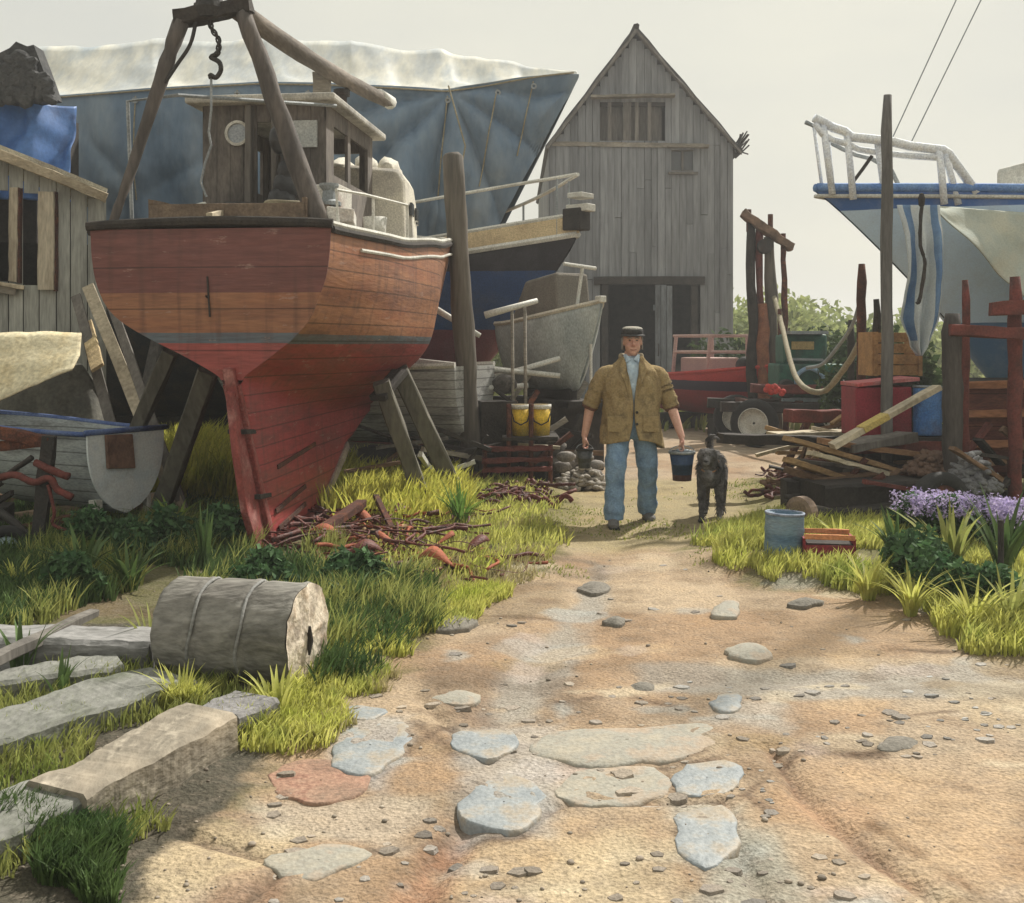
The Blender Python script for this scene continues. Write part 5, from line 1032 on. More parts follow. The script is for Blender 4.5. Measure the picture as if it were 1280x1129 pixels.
# ------------------------------------------------------------------ timber stack and boxes on the right
def prop_box(px0, py0, px1, py1, Y, depth, mt, lb, cat, name, slats=0, rz=0, kd='box', tilt=0):
    a, b = P(px0, py1, Y), P(px1, py0, Y); wd, h = b.x - a.x, b.z - a.z; t = thing(name, lb, cat, ((a.x + b.x) / 2, Y + depth / 2, a.z), rz=rz)
    if kd == 'crate':
        for yy in (-depth / 2, depth / 2):
            for k in range(slats): z = (k + .5) * h / slats; m = MB(); m.beam((-wd / 2, yy, z), (wd / 2, yy, z), .02, h / slats * .86, n=3, jit=.003); m.build('side_slat', mt, t, local=True)
        for xx in (-wd / 2, wd / 2): m = MB(); m.box((xx, 0, h / 2), (.02, depth, h)); m.build('end_board', mt, t, local=True)
        m = MB(); m.box((0, 0, .02), (wd * .96, depth * .94, .02)); m.build('base', mt, t, local=True)
        for xx in (-wd * .46, wd * .46): m = MB(); m.box((xx, -depth / 2 - .018, h / 2), (.04, .02, h * 1.0)); m.build('corner_post', mt, t, local=True)
    return t, wd, h, (a.x + b.x) / 2, a.z
red_paint = mat('red box paint', [(.30, .03, .05), (.20, .025, .035)], scale=5, bump=.3, rough=.6, dirt=(.1, .04, .04), dirt_amt=.5)
blue_paint = mat('blue drum paint', [(.04, .14, .40), (.08, .2, .45), (.03, .09, .25)], scale=6, bump=.3, rough=.5, dirt=(.12, .1, .1), dirt_amt=.5)
def timber_stack():
    lst = [  # photo ends, depth, width, height, material, label
        ((1010, 656), (1165, 640), 9.75, .5, .30, M_dark_wood, 'thick dark baulk at the front foot of the timber stack'),
        ((1010, 622), (1190, 612), 10.0, .7, .30, M_dark_wood, 'dark baulk lying second from the ground in the timber stack'),
        ((1008, 600), (1190, 590), 10.2, .30, .06, M_brown_wood, 'long thin brown board along the front of the timber stack'),
        ((985, 548), (1120, 588), 10.3, .22, .045, M_tan_wood, 'tan board sloping down to the right on the stack'),
        ((1012, 566), (1108, 592), 9.9, .10, .04, M_pale_wood, 'pale thin plank sloping across the tan boards'),
        ((1030, 552), (1200, 575), 10.5, .3, .05, wood('orange board', (.36, .20, .10), (.22, .13, .07), stretch=(.4, 1, 1)), 'orange brown board on top of the timber stack'),
        ((1060, 560), (1196, 556), 10.7, .2, .10, M_rust2, 'dark red beam at the back of the timber stack'),
        ((985, 575), (1060, 600), 10.05, .16, .05, M_tan_wood, 'short tan board end low at the left of the stack'),
        ((900, 548), (1075, 552), 11.6, .2, .10, M_dark_wood, 'long dark beam lying behind the dog toward the stack'),
        ((965, 545), (1060, 542), 12.2, .25, .08, M_pale_wood, 'pale board lying flat behind the timber stack'),
        ((985, 520), (1066, 520), 12.6, .2, .14, M_rust2, 'maroon beam under the green winch'),
        ((1000, 640), (1120, 610), 10.15, .45, .3, M_dark_wood, 'dark baulk filling the middle of the timber stack')]
    for a, b, Y, wd, h, mt, lb in lst:
        m = MB(); m.beam(P(a[0], a[1], Y), P(b[0], b[1], Y + .25), wd, h, n=9, jit=.006); o = m.build('plank' if h < .08 else 'timber_beam', mt); tag(o, lb, 'plank' if h < .08 else 'beam', 'timbers of the right hand stack')
    # supports that carry the raised boards
    for px, py, Y, lb in ((1000, 600, 10.3, 'left'), (1150, 590, 10.5, 'right'), (1045, 540, 12.5, 'rear')):
        p = P(px, py, Y); m = MB(); m.beam((p.x, Y, -.02), (p.x, Y, p.z), .3, .3, n=3, up=(0, 1, 0)); o = m.build('timber_block', M_dark_wood); tag(o, {'left': 'dark block carrying the left end of the tan boards', 'right': 'dark block carrying the right end of the orange board', 'rear': 'dark block under the boards behind the stack'}[lb], 'block')
    a, b = P(1040, 558, 10.2), P(1172, 484, 10.4); m = MB(); m.beam(a, b, .13, .05, n=9, jit=.004); o = m.build('plank', M_pale_wood); tag(o, 'long pale plank sloping up to the right against the red box', 'plank', 'timbers of the right hand stack')
    d = (b - a).normalized(); q0 = a.lerp(b, .27); q1 = a.lerp(b, .5); m = MB(); m.beam(q0 + Vector((0, -.004, .004)), q1 + Vector((0, -.004, .004)), .14, .06, n=3, jit=0); o = m.build('yellow_patch', mat('yellow paint', [(.55, .42, .12), (.42, .33, .13)])); o.name = 'yellow_board'; tag(o, 'short yellow board on the sloping pale plank', 'board')
    m = MB(); a, b = P(1055, 560, 10.5), P(1135, 545, 10.7); m.beam(a, b, .3, .08, n=4, jit=.01); o = m.build('timber_beam', M_grey_wood); tag(o, 'grey block of wood on top of the stack under the red box', 'beam', 'timbers of the right hand stack')
    # log end with pale rim
    T = Matrix.Translation(Vector((P(1002, 606, 9.5).x, 9.5, .16))) @ Matrix.Rotation(R(-58), 4, 'Z') @ Matrix.Rotation(R(90), 4, 'X')
    t = thing('sheave_wheel', 'worn wooden wheel standing against the left end of the timber stack', 'wheel', G(1002, 640))
    m = MB(); m.lathe([(.04, -.04), (.12, -.05), (.155, -.04), (.155, .04), (.12, .05), (.04, .04), (.04, -.04)], 22, T); m.build('rim', wood('worn rim', (.30, .22, .17), (.18, .13, .1)), t)
    m = MB(); m.lathe([(0, -.06), (.04, -.06), (.04, .06), (0, .06)], 12, T); m.build('hub', M_iron, t)
timber_stack()
t, wd, h, cx, cz = prop_box(1070, 484, 1140, 546, 11.0, .5, red_paint, 'deep red box on the timber stack behind the sloping plank', 'box', 'red_box')
m = MB(); m.box((0, 0, h / 2), (wd, .5, h), jit=.004); m.build('body', red_paint, t, local=True, bevel=.012)
m = MB(); m.beam((-wd * .5, -.02, h + .02), (wd * .62, 0, h + .08), .52, .035, n=3); m.build('lid', mat('pink lid', [(.42, .20, .20), (.5, .1, .1)], scale=7), t, local=True)
m = MB(); m.box((0, .1, -cz / 2 - .005), (wd * .9, .4, cz - .02)); m.build('stand', M_dark_wood, t, local=True)
def drum(p, r, h, mt, lb, rim=M_galv, name='blue_drum', cat='drum', tilt=0, ribs=True):
    t = thing(name, lb, cat, p); T = Matrix.Rotation(R(tilt), 4, 'Y')
    pr = [(0, 0), (r * .96, 0), (r, .01)]
    for k in range(1, 12):
        z = h * k / 12; pr.append((r * (1.0 + (.035 if ribs and k in (4, 8) else 0)), z))
    pr += [(r, h - .005), (r * .93, h), (r * .91, h - .02), (0, h - .02)]
    m = MB(); m.lathe(pr, 28, T); m.build('body', mt, t, local=True, smooth=True)
    m = MB(); m.lathe([(r * .94, h - .008), (r * 1.03, h - .008), (r * 1.04, h + .008), (r * .94, h + .01), (r * .94, h - .008)], 28, T); m.build('rim', rim, t, local=True, smooth=True); return t
b0 = P(1164, 545, 10.9); drum(Vector((b0.x, 11.0, b0.z)), .135, P(0, 484, 10.9).z - b0.z, blue_paint, 'bright blue drum standing right of the deep red box')
m = MB(); m.beam((b0.x, 11.0, -.01), (b0.x, 11.0, b0.z - .01), .34, .34, n=3, up=(0, 1, 0)); o = m.build('drum_stand', M_dark_wood); tag(o, 'dark block under the bright blue drum', 'block')
oc = wood('orange crate', (.42, .24, .10), (.28, .16, .08), island=.25)
t, wd, h, cx, cz = prop_box(1092, 415, 1152, 470, 11.9, .5, oc, 'orange slatted crate perched behind the tallest grey post', 'crate', 'slatted_crate', slats=4, kd='crate')
m = MB(); m.box((0, 0, -cz / 2), (wd * .7, .4, cz - .01)); m.build('stand', M_dark_wood, t, local=True)
# blue drum and red crate in the grass
p = GG(979, 712, -.01); drum(p, .135, .34, mat('dented blue grey drum', [(.08, .15, .24), (.16, .24, .31), (.24, .30, .33)], scale=4, stretch=(.5, .5, 2), bump=.3, rough=.5, dirt=(.05, .07, .1), dirt_amt=.5), 'small dented blue grey drum in the grass beside the track', rim=mat('pale rim', [(.42, .46, .55), (.12, .15, .22)], scale=20), tilt=2)
def red_crate():
    c = GG(1034, 714, 0); t = thing('red_crate', 'low red crate with an orange edge beside the small blue grey drum', 'crate', c, rz=R(-8)); W, D, Hh = .34, .26, .21
    for yy in (-D / 2, D / 2):
        for k, z in enumerate((.04, .105)): m = MB(); m.beam((-W / 2, yy, z), (W / 2, yy, z), .016, .055, n=3, jit=.003); m.build('side_slat', red_paint if k else mat('brick red slat', [(.28, .06, .05), (.2, .05, .04)]), t, local=True)
        m = MB(); m.beam((-W / 2, yy, .19), (W / 2, yy, .185), .02, .035, n=3, jit=.003); m.build('top_rail', mat('orange rail', [(.62, .26, .12), (.5, .2, .1)], scale=8), t, local=True)
    for xx in (-W / 2, W / 2): m = MB(); m.box((xx, 0, .09), (.016, D - .02, .17)); m.build('end_board', red_paint, t, local=True)
    m = MB(); m.box((0, 0, .012), (W - .03, D - .03, .012)); m.build('base', M_dark_wood, t, local=True)
    m = MB(); m.box((0, 0, .12), (W - .04, D - .04, .05), jit=.01); o = m.build('lining', M_dark_wood, t, local=True)
red_crate()
p = GG(1062, 690, 0); m = MB(); m.box((p.x, p.y, .05), (.36, .16, .07), jit=.01, rz=.2); o = m.build('brick_block', mat('dull red block', [(.25, .10, .08), (.16, .08, .06)], bump=.7), bevel=.008); tag(o, 'dull red block in the grass behind the low red crate', 'block')

# ------------------------------------------------------------------ middle clutter between the tall post and the man
def trestle():
    Y = 12.3; t = thing('rusty_trestle', 'dark red iron trestle rails on the ground below the yellow tubs', 'trestle', (P(645, 430, Y).x, Y, 0))
    for y in (562, 576, 588): m = MB(); m.beam(P(603, y, Y), P(690, y - 2, Y), .06, .05, n=9, jit=.012); m.build('rail', M_rust2, t)
    for px in (606, 636, 664, 688): m = MB(); q = P(px, 505 if px in (636, 664) else 556, Y + .03); m.tube([q, Vector((q.x, q.y, -.02))], .026, 6, jit=.15); m.build('leg', M_rust, t)
    m = MB(); m.beam(P(628, 547, Y + .25), P(696, 546, Y + .25), .5, .04, n=5); m.build('shelf', M_dark_wood, t)
trestle()
yel = mat('yellow tub', [(.80, .56, .05), (.66, .44, .04), (.85, .65, .12)], scale=6, bump=.3, rough=.55, dirt=(.15, .1, .04), dirt_amt=.5)
def tub(px0, px1, lb):
    a, b = P(px0, 545, 12.5), P(px1, 508, 12.5); r = (b.x - a.x) / 2; h = b.z - a.z; t = thing('yellow_tub', lb, 'tub', ((a.x + b.x) / 2, 12.55, a.z), group='yellow tubs on the trestle')
    m = MB(); m.lathe([(0, 0), (r * .86, 0), (r * .96, h), (r * .9, h), (r * .8, .03), (0, .03)], 20); m.build('body', yel, t, local=True, smooth=True)
    m = MB(); m.lathe([(r * .9, h - .03), (r * 1.02, h - .03), (r * 1.03, h + .02), (r * .9, h + .02)], 20); m.build('rim', M_white, t, local=True, smooth=True)
    m = MB(); m.tube([(-r, 0, h * .9), (-r * .7, -r * .75, h * .5), (0, -r, h * .38), (r * .7, -r * .75, h * .5), (r, 0, h * .9)], .008, 6); m.build('handle', M_iron, t, local=True)
tub(639, 663, 'left one of the two yellow tubs on the trestle'); tub(664, 689, 'right one of the two yellow tubs on the trestle')
def junk(px, py, s, Y, mt, lb, cat, name, kd, rz=0):
    p = P(px, py, Y); m = MB()
    if kd == 'box': m.box((0, 0, s[2] / 2), s, jit=.012)
    elif kd == 'tyre': m.lathe([(s[0] * .55, -s[1]), (s[0] * .9, -s[1]), (s[0], 0), (s[0] * .9, s[1]), (s[0] * .55, s[1]), (s[0] * .55, -s[1])], 24, Matrix.Translation((0, 0, s[0])) @ Matrix.Rotation(R(90), 4, 'X'))
    elif kd == 'barrel': m.lathe([(0, 0), (s[0] * .85, 0), (s[0], s[2] * .5), (s[0] * .85, s[2]), (0, s[2])], 20)
    elif kd == 'heap':
        for k in range(26): m.ell((random.gauss(0, s[0] * .3), random.gauss(0, s[1] * .3), abs(random.gauss(0, s[2] * .35)) + .05), (s[0] * .22, s[1] * .2, s[2] * .15), 8, 5, Matrix.Rotation(random.uniform(0, 3), 4, 'X'))
    elif kd == 'nets':
        for k in range(150):
            a = random.uniform(0, 6.28); rr = random.random() ** .6; m.ell((cos(a) * rr * s[0] * .5, sin(a) * rr * s[1] * .5, s[2] * (1 - rr ** 2) * random.uniform(.4, 1)), (random.uniform(.05, .11), .04, .028), 7, 5, Matrix.Rotation(random.uniform(0, 3), 4, 'Z') @ Matrix.Rotation(random.gauss(0, .4), 4, 'Y'))
    T = Matrix.Translation(p) @ Matrix.Rotation(rz, 4, 'Z'); m.v = [tuple(T @ Vector(v)) for v in m.v]
    o = m.build(name, mt, smooth=kd in ('tyre', 'heap', 'nets'), bevel=.008 if kd == 'box' else 0, disp=.02 if kd == 'nets' else 0, dscale=.05); tag(o, lb, cat); return o
gz0 = lambda px, Y: (px, HY + EYE / Y * F)
def onground(px, Y): return (px, HY + EYE * F / Y)
junk(620, onground(0, 12.9)[1], (.42, .4, .95), 12.9, M_dark_wood, 'tall dark box right of the tall mooring post', 'box', 'dark_box', 'box', .2)
junk(655, onground(0, 13.4)[1], (.7, .5, .85), 13.4, mat('dark machinery', [(.05, .045, .04), (.12, .11, .1), (.03, .03, .03)], scale=9, bump=.9), 'dark broken engine behind the yellow tubs', 'engine', 'old_engine', 'heap')
junk(715, onground(0, 13.2)[1], (.55, .4, .42), 13.2, mat('pale junk', [(.3, .27, .24), (.14, .13, .12)], scale=12, bump=.8), 'pale grey stone heap between the yellow tubs and the man', 'heap', 'stone_heap', 'heap')
junk(1168, 592, (.5, .4, .2), 10.1, mat('brown nets', [(.09, .055, .04), (.16, .1, .07)], scale=14, bump=1), 'brown nets heaped on the right end of the timber stack', 'nets', 'net_heap', 'nets')
junk(1215, 610, (.4, .35, .3), 9.6, mat('grey nets', [(.12, .12, .13), (.2, .2, .2)], scale=14, bump=1), 'grey nets heaped behind the purple flowers', 'nets', 'net_heap', 'nets')
junk(480, onground(0, 13.0)[1], (.5, .4, .42), 13.0, M_dark_wood, 'dark box low behind the shores under the grey dinghy', 'box', 'dark_box', 'box', -.2)
junk(610, onground(0, 13.9)[1], (.3, .3, .9), 13.9, mat('grey cask', [(.25, .24, .22), (.14, .13, .12)], scale=6), 'grey cask half hidden behind the tall dark box', 'cask', 'grey_cask', 'barrel')
for i, (a, b, Y, lb) in enumerate((((598, 478), (700, 448), 13.6, 'upper pale pole across the clutter by the tall post'), ((520, 452), (700, 470), 13.5, 'middle pale pole across the clutter by the tall post'), ((600, 486), (660, 482), 13.3, 'short pale pole above the dark box'), ((606, 394), (672, 376), 13.2, 'cream spar pointing up right in front of the navy hull'), ((540, 384), (600, 420), 13.3, 'cream spar end left of the tall mooring post'))):
    m = MB(); m.tube([P(a[0], a[1], Y), P(b[0], b[1], Y + .1)], .04, 8, r2=.032, jit=.1); o = m.build('pole', M_white, smooth=True); tag(o, lb, 'pole', 'loose spars by the tall post')
for px, lb in ((640, 'left'), (656, 'right')):
    m = MB(); q = P(px, 384, 13.25); m.tube([q, Vector((q.x + .02, q.y, 0))], .02, 8); o = m.build('spar_support', M_grey_beam, smooth=True); tag(o, lb + ' pale upright under the cream spar before the navy hull', 'upright')

junk(728, onground(0, 12.4)[1], (.6, .4, .25), 12.4, mat('pale netting', [(.46, .42, .36), (.3, .27, .23), (.14, .12, .1)], scale=14, bump=1, bscale=90), 'low pale netting heap just left of the man', 'netting', 'netting_heap', 'nets')
for i, (a, b, Y, w0, mt, lb) in enumerate((
    ((1120, 640), (1180, 600), 9.6, .06, M_tan_wood, 'short tan stick poking from the front of the timber stack'),
    ((960, 600), (1010, 612), 10.6, .07, M_brown_wood, 'short brown board left of the worn wooden wheel'),
    ((1010, 632), (1100, 652), 9.6, .05, M_grey_wood, 'thin grey lath low along the dark baulks'),
    ((1080, 602), (1200, 622), 9.65, .06, M_rust2, 'thin red lath sloping down on the right of the stack'),
    ((1190, 560), (1250, 600), 9.4, .08, M_brown_wood, 'brown board leaning at the foot of the thick dark post'),
    ((1040, 530), (1075, 506), 11.6, .06, M_tan_wood, 'orange brown stick end beside the deep red box'),
    ((700, 560), (606, 552), 12.9, .05, M_pale_wood, 'pale lath lying behind the trestle rails'),
    ((470, 560), (560, 548), 12.1, .07, M_grey_wood, 'grey board lying behind the yacht shores'),
    ((430, 590), (520, 575), 11.5, .06, M_brown_wood, 'brown board low in the grass behind the shores'))):
    A, B_ = P(a[0], a[1], Y), P(b[0], b[1], Y + .15); m = MB(); m.beam(A, B_, w0, .035, n=6, jit=.005); o = m.build('lath', mt); tag(o, lb, 'lath', 'odd bits of timber about the yard')
t = thing('car_wheel', 'bald black tyre leaning on the right end of the dark baulks', 'wheel', P(1178, 640, 9.3).xy.to_3d())
T_ = Matrix.Translation(Vector((P(1178, 0, 9.3).x, 9.3, .27))) @ Matrix.Rotation(R(20), 4, 'Z') @ Matrix.Rotation(R(78), 4, 'X')
m = MB(); m.lathe([(.16, -.06), (.24, -.08), (.27, -.05), (.275, 0), (.27, .05), (.24, .08), (.16, .06), (.16, -.06)], 28, T_); m.build('tread', M_black, t, smooth=True)
m = MB(); m.lathe([(.03, -.03), (.08, -.03), (.155, -.05), (.165, -.05), (.165, .05), (.03, .02)], 24, T_); m.build('rim', M_rust, t, smooth=True)

def spar_tangle(x0, x1, y0, Y0, Y1, n, lb, mts, grp):
    for k in range(n + n // 5):
        Y = random.uniform(Y0, Y1); px = random.uniform(x0, x1); zmax = EYE - (y0 - HY) / F * Y; c = P(px, 0, Y); m = MB(); mt = mts[random.randrange(len(mts))]
        if k < n:
            c.z = zmax * random.random() ** 1.3 * .9 + .04; L = random.uniform(.3, 1.1); a = random.choice((0, 0, pi, .5)) + random.gauss(0, .45); tilt = random.gauss(0, .28); d = Vector((cos(a) * cos(tilt), sin(a) * cos(tilt), sin(tilt))) * L / 2
            A, B_ = c - d, c + d; A.z = .03 if k % 2 else max(.02, A.z); B_.z = max(.02, B_.z if k % 2 else min(B_.z, .5)); m.beam(A, B_, random.uniform(.03, .11), random.uniform(.025, .07), n=3, jit=.006); o = m.build('loose_board', mt, fixn=False); tag(o, 'loose board in the tangle ' + lb, 'board', 'loose boards ' + grp)
        else:
            hh = random.uniform(.1, .3); c.z = hh / 2 - .01; mt = M_dark_wood if mt is M_white else mt; m.box(c, (random.uniform(.12, .4), random.uniform(.1, .3), hh), rz=random.uniform(0, 3), jit=.02); o = m.build('wood_block', mt, bevel=.008); tag(o, 'odd block in the tangle ' + lb, 'block', 'odd blocks ' + grp)
spar_tangle(468, 600, 530, 12.0, 12.7, 24, 'behind the yacht shores', [M_dark_wood, M_dark_wood, M_grey_beam, M_white, M_brown_wood], 'behind the shores')
spar_tangle(598, 712, 470, 12.9, 14.6, 52, 'between the tall post and the man', [M_dark_wood, M_dark_wood, M_grey_beam, M_white, M_rust, M_brown_wood], 'left of the man')
spar_tangle(1010, 1200, 560, 9.9, 10.9, 52, 'heaped over the right hand timber stack', [M_dark_wood, M_dark_wood, M_brown_wood, M_rust, M_tan_wood, M_grey_wood], 'on the right hand stack')
spar_tangle(985, 1080, 500, 12.3, 13.8, 24, 'on the ground before the boat trailer', [M_dark_wood, M_rust, M_brown_wood, M_tan_wood, M_pale_wood], 'before the trailer')
spar_tangle(1190, 1290, 540, 9.9, 10.6, 16, 'at the foot of the red posts', [M_dark_wood, M_dark_wood, M_rust2, M_brown_wood], 'under the red posts')
spar_tangle(-60, 30, 560, 8.9, 9.3, 7, 'at the left edge behind the iron trestle', [M_dark_wood, M_rust, M_iron, M_grey_beam], 'at the left edge')
# ------------------------------------------------------------------ the man
def man():
    g0 = Vector((P(789, 430, 10.15).x, 10.15, 0)); g0.z = gz(g0.x, g0.y) + .005
    k = 10.15 / F
    t = thing('person', 'man in olive brown jacket, flat cap and blue jeans walking with two pails', 'person', g0); t.scale = (1.04, 1.04, 1.04)
    # local frame: +x = photo right, -y = towards the viewer
    skin = mat('skin', [(.52, .29, .22), (.60, .36, .28), (.48, .23, .18)], scale=14, rough=.6, bump=.15, bscale=120, grain=.1)
    hipL, kneeL, ankL = Vector((-.10, 0, .88)), Vector((-.15, -.14, .48)), Vector((-.165, -.16, .08))     # photo-left leg (his right), forward
    hipR, kneeR, ankR = Vector((.10, 0, .88)), Vector((.145, .03, .48)), Vector((.165, .22, .10))
    shL, elL, haL = Vector((-.225, .02, 1.33)), Vector((-.345, .07, 1.04)), Vector((-.40, .06, .765))
    shR, elR, haR = Vector((.235, .02, 1.33)), Vector((.345, .02, 1.035)), Vector((.42, -.12, .765))
    m = MB()
    def limb(a, b, r0, r1, n=8): m.tube([a.lerp(b, i / n) for i in range(n + 1)], lambda u: lerp(r0, r1, u) * (1 + .06 * sin(pi * u)), 12); m.ell(a, (r0,) * 3); m.ell(b, (r1,) * 3)
    for h_, kn, an, in ((hipL, kneeL, ankL), (hipR, kneeR, ankR)): limb(h_, kn, .088, .058); limb(kn, an, .056, .04)
    for s_, e_, w_ in ((shL, elL, haL), (shR, elR, haR)): limb(s_ + Vector((0, 0, -.05)), e_, .047, .044); limb(e_, w_, .046, .029)
    m.tube([(0, 0, .80), (0, .0, .92), (0, 0, 1.1), (0, .01, 1.26), (0, .02, 1.34), (0, .02, 1.41)], [(.16, .11), (.19, .14), (.19, .13), (.19, .11), (.13, .08), (.06, .06)], 16)
    m.tube([(0, .015, 1.38), (0, -.005, 1.50)], .058, 12)
    hc = Vector((.008, -.02, 1.585))
    m.ell(hc + Vector((0, .01, .02)), (.080, .096, .108), 20, 14); m.ell(hc + Vector((0, -.020, -.052)), (.066, .068, .066), 16, 12)
    m.ell(hc + Vector((0, -.062, -.10)), (.03, .026, .022)); m.ell(hc + Vector((-.032, -.06, -.04)), (.026, .024, .026)); m.ell(hc + Vector((.032, -.06, -.04)), (.026, .024, .026))
    m.tube([hc + Vector((0, -.08, .008)), hc + Vector((0, -.098, -.018)), hc + Vector((0, -.107, -.036))], [.009, .012, .016], 8); m.ell(hc + Vector((0, -.10, -.038)), (.02, .014, .011))
    m.ell(hc + Vector((0, -.078, .026)), (.055, .018, .012)); m.ell(hc + Vector((0, -.083, -.069)), (.024, .01, .006)); m.ell(hc + Vector((0, -.08, -.083)), (.022, .01, .006))
    for s_ in (-1, 1): m.ell(hc + Vector((s_ * .079, .012, -.01)), (.012, .02, .032))
    for hnd, sgn, gy_ in ((haL, -1, .0), (haR, 1, .0)):      # palm and five curled fingers round a handle
        pc = hnd + Vector((0, -.01, -.045)); m.ell(pc, (.022, .042, .05))
        for f in range(4):
            y = -.032 + .021 * f; ln = (.9, 1.0, .96, .8)[f]; b0 = pc + Vector((sgn * .004, y, -.035))
            m.tube(crom([b0, b0 + Vector((sgn * .008, 0, -.024 * ln)), b0 + Vector((-sgn * .012, 0, -.042 * ln)), b0 + Vector((-sgn * .03, 0, -.030 * ln)), b0 + Vector((-sgn * .03, 0, -.012))], 3), .0085, 7, r2=.0068)
        b0 = pc + Vector((-sgn * .008, -.038, .012)); m.tube(crom([b0, b0 + Vector((-sgn * .012, -.012, -.022)), b0 + Vector((-sgn * .026, -.004, -.05))], 4), .0105, 7, r2=.008)
    m.build('body', skin, t, local=True, remesh=.0062, smit=3, wld=0, fixn=False)
    # face details
    for s_ in (-1, 1):
        m = MB(); m.ell(hc + Vector((s_ * .03, -.0795, .006)), (.010, .006, .006), 10, 8); m.build('eye', mat('eye', [(.05, .04, .035), (.12, .1, .09)], rough=.3), t, local=True, smooth=True)
        m = MB(); m.tube([hc + Vector((s_ * .012, -.092, .024)), hc + Vector((s_ * .03, -.094, .030)), hc + Vector((s_ * .05, -.08, .024))], .005, 6); m.build('eyebrow', mat('grey hair', [(.30, .28, .25), (.18, .17, .16)], scale=30), t, local=True)
    m = MB(); m.tube([hc + Vector((-.026, -.087, -.073)), hc + Vector((0, -.093, -.0765)), hc + Vector((.026, -.087, -.072))], .0028, 6); m.build('mouth', mat('lip', [(.22, .07, .06)]), t, local=True)
    m = MB()       # grey hair below the cap
    for i in range(260):
        a = random.uniform(-.15, pi + .15); z = random.uniform(-.055, .04); p = hc + Vector((cos(a) * .082, .012 + sin(a) * .1, z)); m.tube([p, p + Vector((cos(a) * .008, sin(a) * .008 , -.02))], .005, 4)
    m.build('hair', MATS['grey hair'], t, local=True)
    # flat-topped cap with brim
    capm = mat('dark felt', [(.035, .035, .037), (.065, .062, .06)], scale=14, bump=.5)
    m = MB(); T = Matrix.Translation(hc + Vector((0, .0, .055))) @ Matrix.Rotation(R(4), 4, 'X') @ Matrix.Diagonal((1, 1.16, 1, 1))
    m.lathe([(.0, .066), (.05, .067), (.080, .060), (.092, .04), (.090, .01), (.087, 0)], 28, T); hat = m.build('hat', capm, t, local=True, smooth=True, solid=.004)
    m = MB(); m.lathe([(.086, .0), (.096, -.006), (.104, -.007), (.106, -.001), (.096, .004), (.086, .01), (.086, 0)], 28, T @ Matrix.Translation((0, -.014, 0))); m.build('brim', capm, hat, local=True, smooth=True)
    m = MB(); m.lathe([(.0, .0705), (.055, .0705), (.078, .064), (.088, .054)], 24, T); m.build('crown_top', mat('pale crown felt', [(.34, .32, .26), (.22, .21, .18)], scale=14), hat, local=True, smooth=True)  # crown top paler than the rest of the cap
    # shirt
    m = MB(); m.tube([(0, 0, .98), (0, -.005, 1.2), (0, 0, 1.34), (0, .008, 1.41), (0, .01, 1.455)], [(.18, .145), (.2, .145), (.17, .12), (.10, .085), (.068, .068)], 24, cap=False)
    sh = m.build('shirt', mat('pale blue shirt', [(.36, .48, .60), (.46, .56, .64)], scale=14, bump=.5, bscale=25), t, local=True, smooth=True, solid=.004)
    for s_ in (-1, 1):
        m = MB(); m.prism([Vector((s_ * .012, -.086, 1.43)), Vector((s_ * .05, -.062, 1.475)), Vector((s_ * .072, -.03, 1.47)), Vector((s_ * .055, -.088, 1.40))], (0, -.006, 0)); m.build('collar', MATS['pale blue shirt'], sh, local=True)
    # jacket: open shell
    jm = mat('olive brown wool', [(.24, .17, .085), (.33, .25, .13), (.16, .12, .065)], scale=7, rough=.95, bump=.8, bscale=60, grain=.2, spec=.1)
    zs = [.77, .81, .87, .93, 1.0, 1.08, 1.16, 1.23, 1.285, 1.33, 1.37, 1.415, 1.45]
    rx = [.268, .266, .256, .243, .24, .246, .254, .254, .243, .215, .168, .118, .088]; ry = [.212, .208, .197, .188, .188, .188, .184, .172, .158, .142, .122, .10, .085]
    op = [.16, .12, .07, .035, .02, .03, .06, .11, .17, .24, .36, .58, .80]
    rows = []
    for j in range(49):
        v = j / 48 * (len(zs) - 1); i0 = min(int(v), len(zs) - 2); f = v - i0; z, a_, b_, o_ = [lerp(q[i0], q[i0 + 1], f) for q in (zs, rx, ry, op)]; row = []
        for i in range(73):
            th = -pi / 2 + o_ + (2 * pi - 2 * o_) * i / 72; zz = z - (.035 * (1 + sin(th * 2 + 1)) * max(0, 1 - (z - .77) / .2)) - .05 * (.5 + .5 * cos(th)) * max(0, 1 - (z - .77) / .3)
            fo = .019 * fbm((cos(th) * 2, sin(th) * 2, z * 3.5), 2.2) + .008 * sin(th * 9 + z * 14 + 3 * fbm((cos(th), sin(th), z * 2))) * min(1, max(.2, 1.35 - z))
            row.append(Vector((cos(th) * (a_ + fo) + .004, sin(th) * (b_ + fo) + .012, zz)))
        rows.append(row)
    m = MB(); m.grid(rows); jk = m.build('jacket', jm, t, local=True, smooth=True, solid=.012)
    for s_, S_, E_ in ((-1, shL, elL), (1, shR, elR)):
        m = MB(); path = [Vector((s_ * .15, .018, 1.29)), S_ + Vector((-s_ * .025, 0, -.03)), S_.lerp(E_, .3), S_.lerp(E_, .6), S_.lerp(E_, .85), E_ + (E_ - S_) * .06]
        pts = crom(path, 5); m.tube(pts, lambda u: (.076 - .010 * u) * (1 + .05 * sin(u * 26) + .03 * sin(u * 57)), 20, cap=False, jit=.03); m.build('sleeve', jm, jk, local=True, smooth=True, solid=.01)
        e = E_ + (E_ - S_) * .05; d = (E_ - S_).normalized(); m = MB(); m.tube([e - d * .03, e - d * .01, e + d * .015, e + d * .03], [.062, .068, .067, .06], 18, cap=True, jit=.03); m.build('rolled_cuff', mat('dull red cuff', [(.17, .08, .06), (.12, .065, .05)], scale=10), jk, local=True, smooth=True)
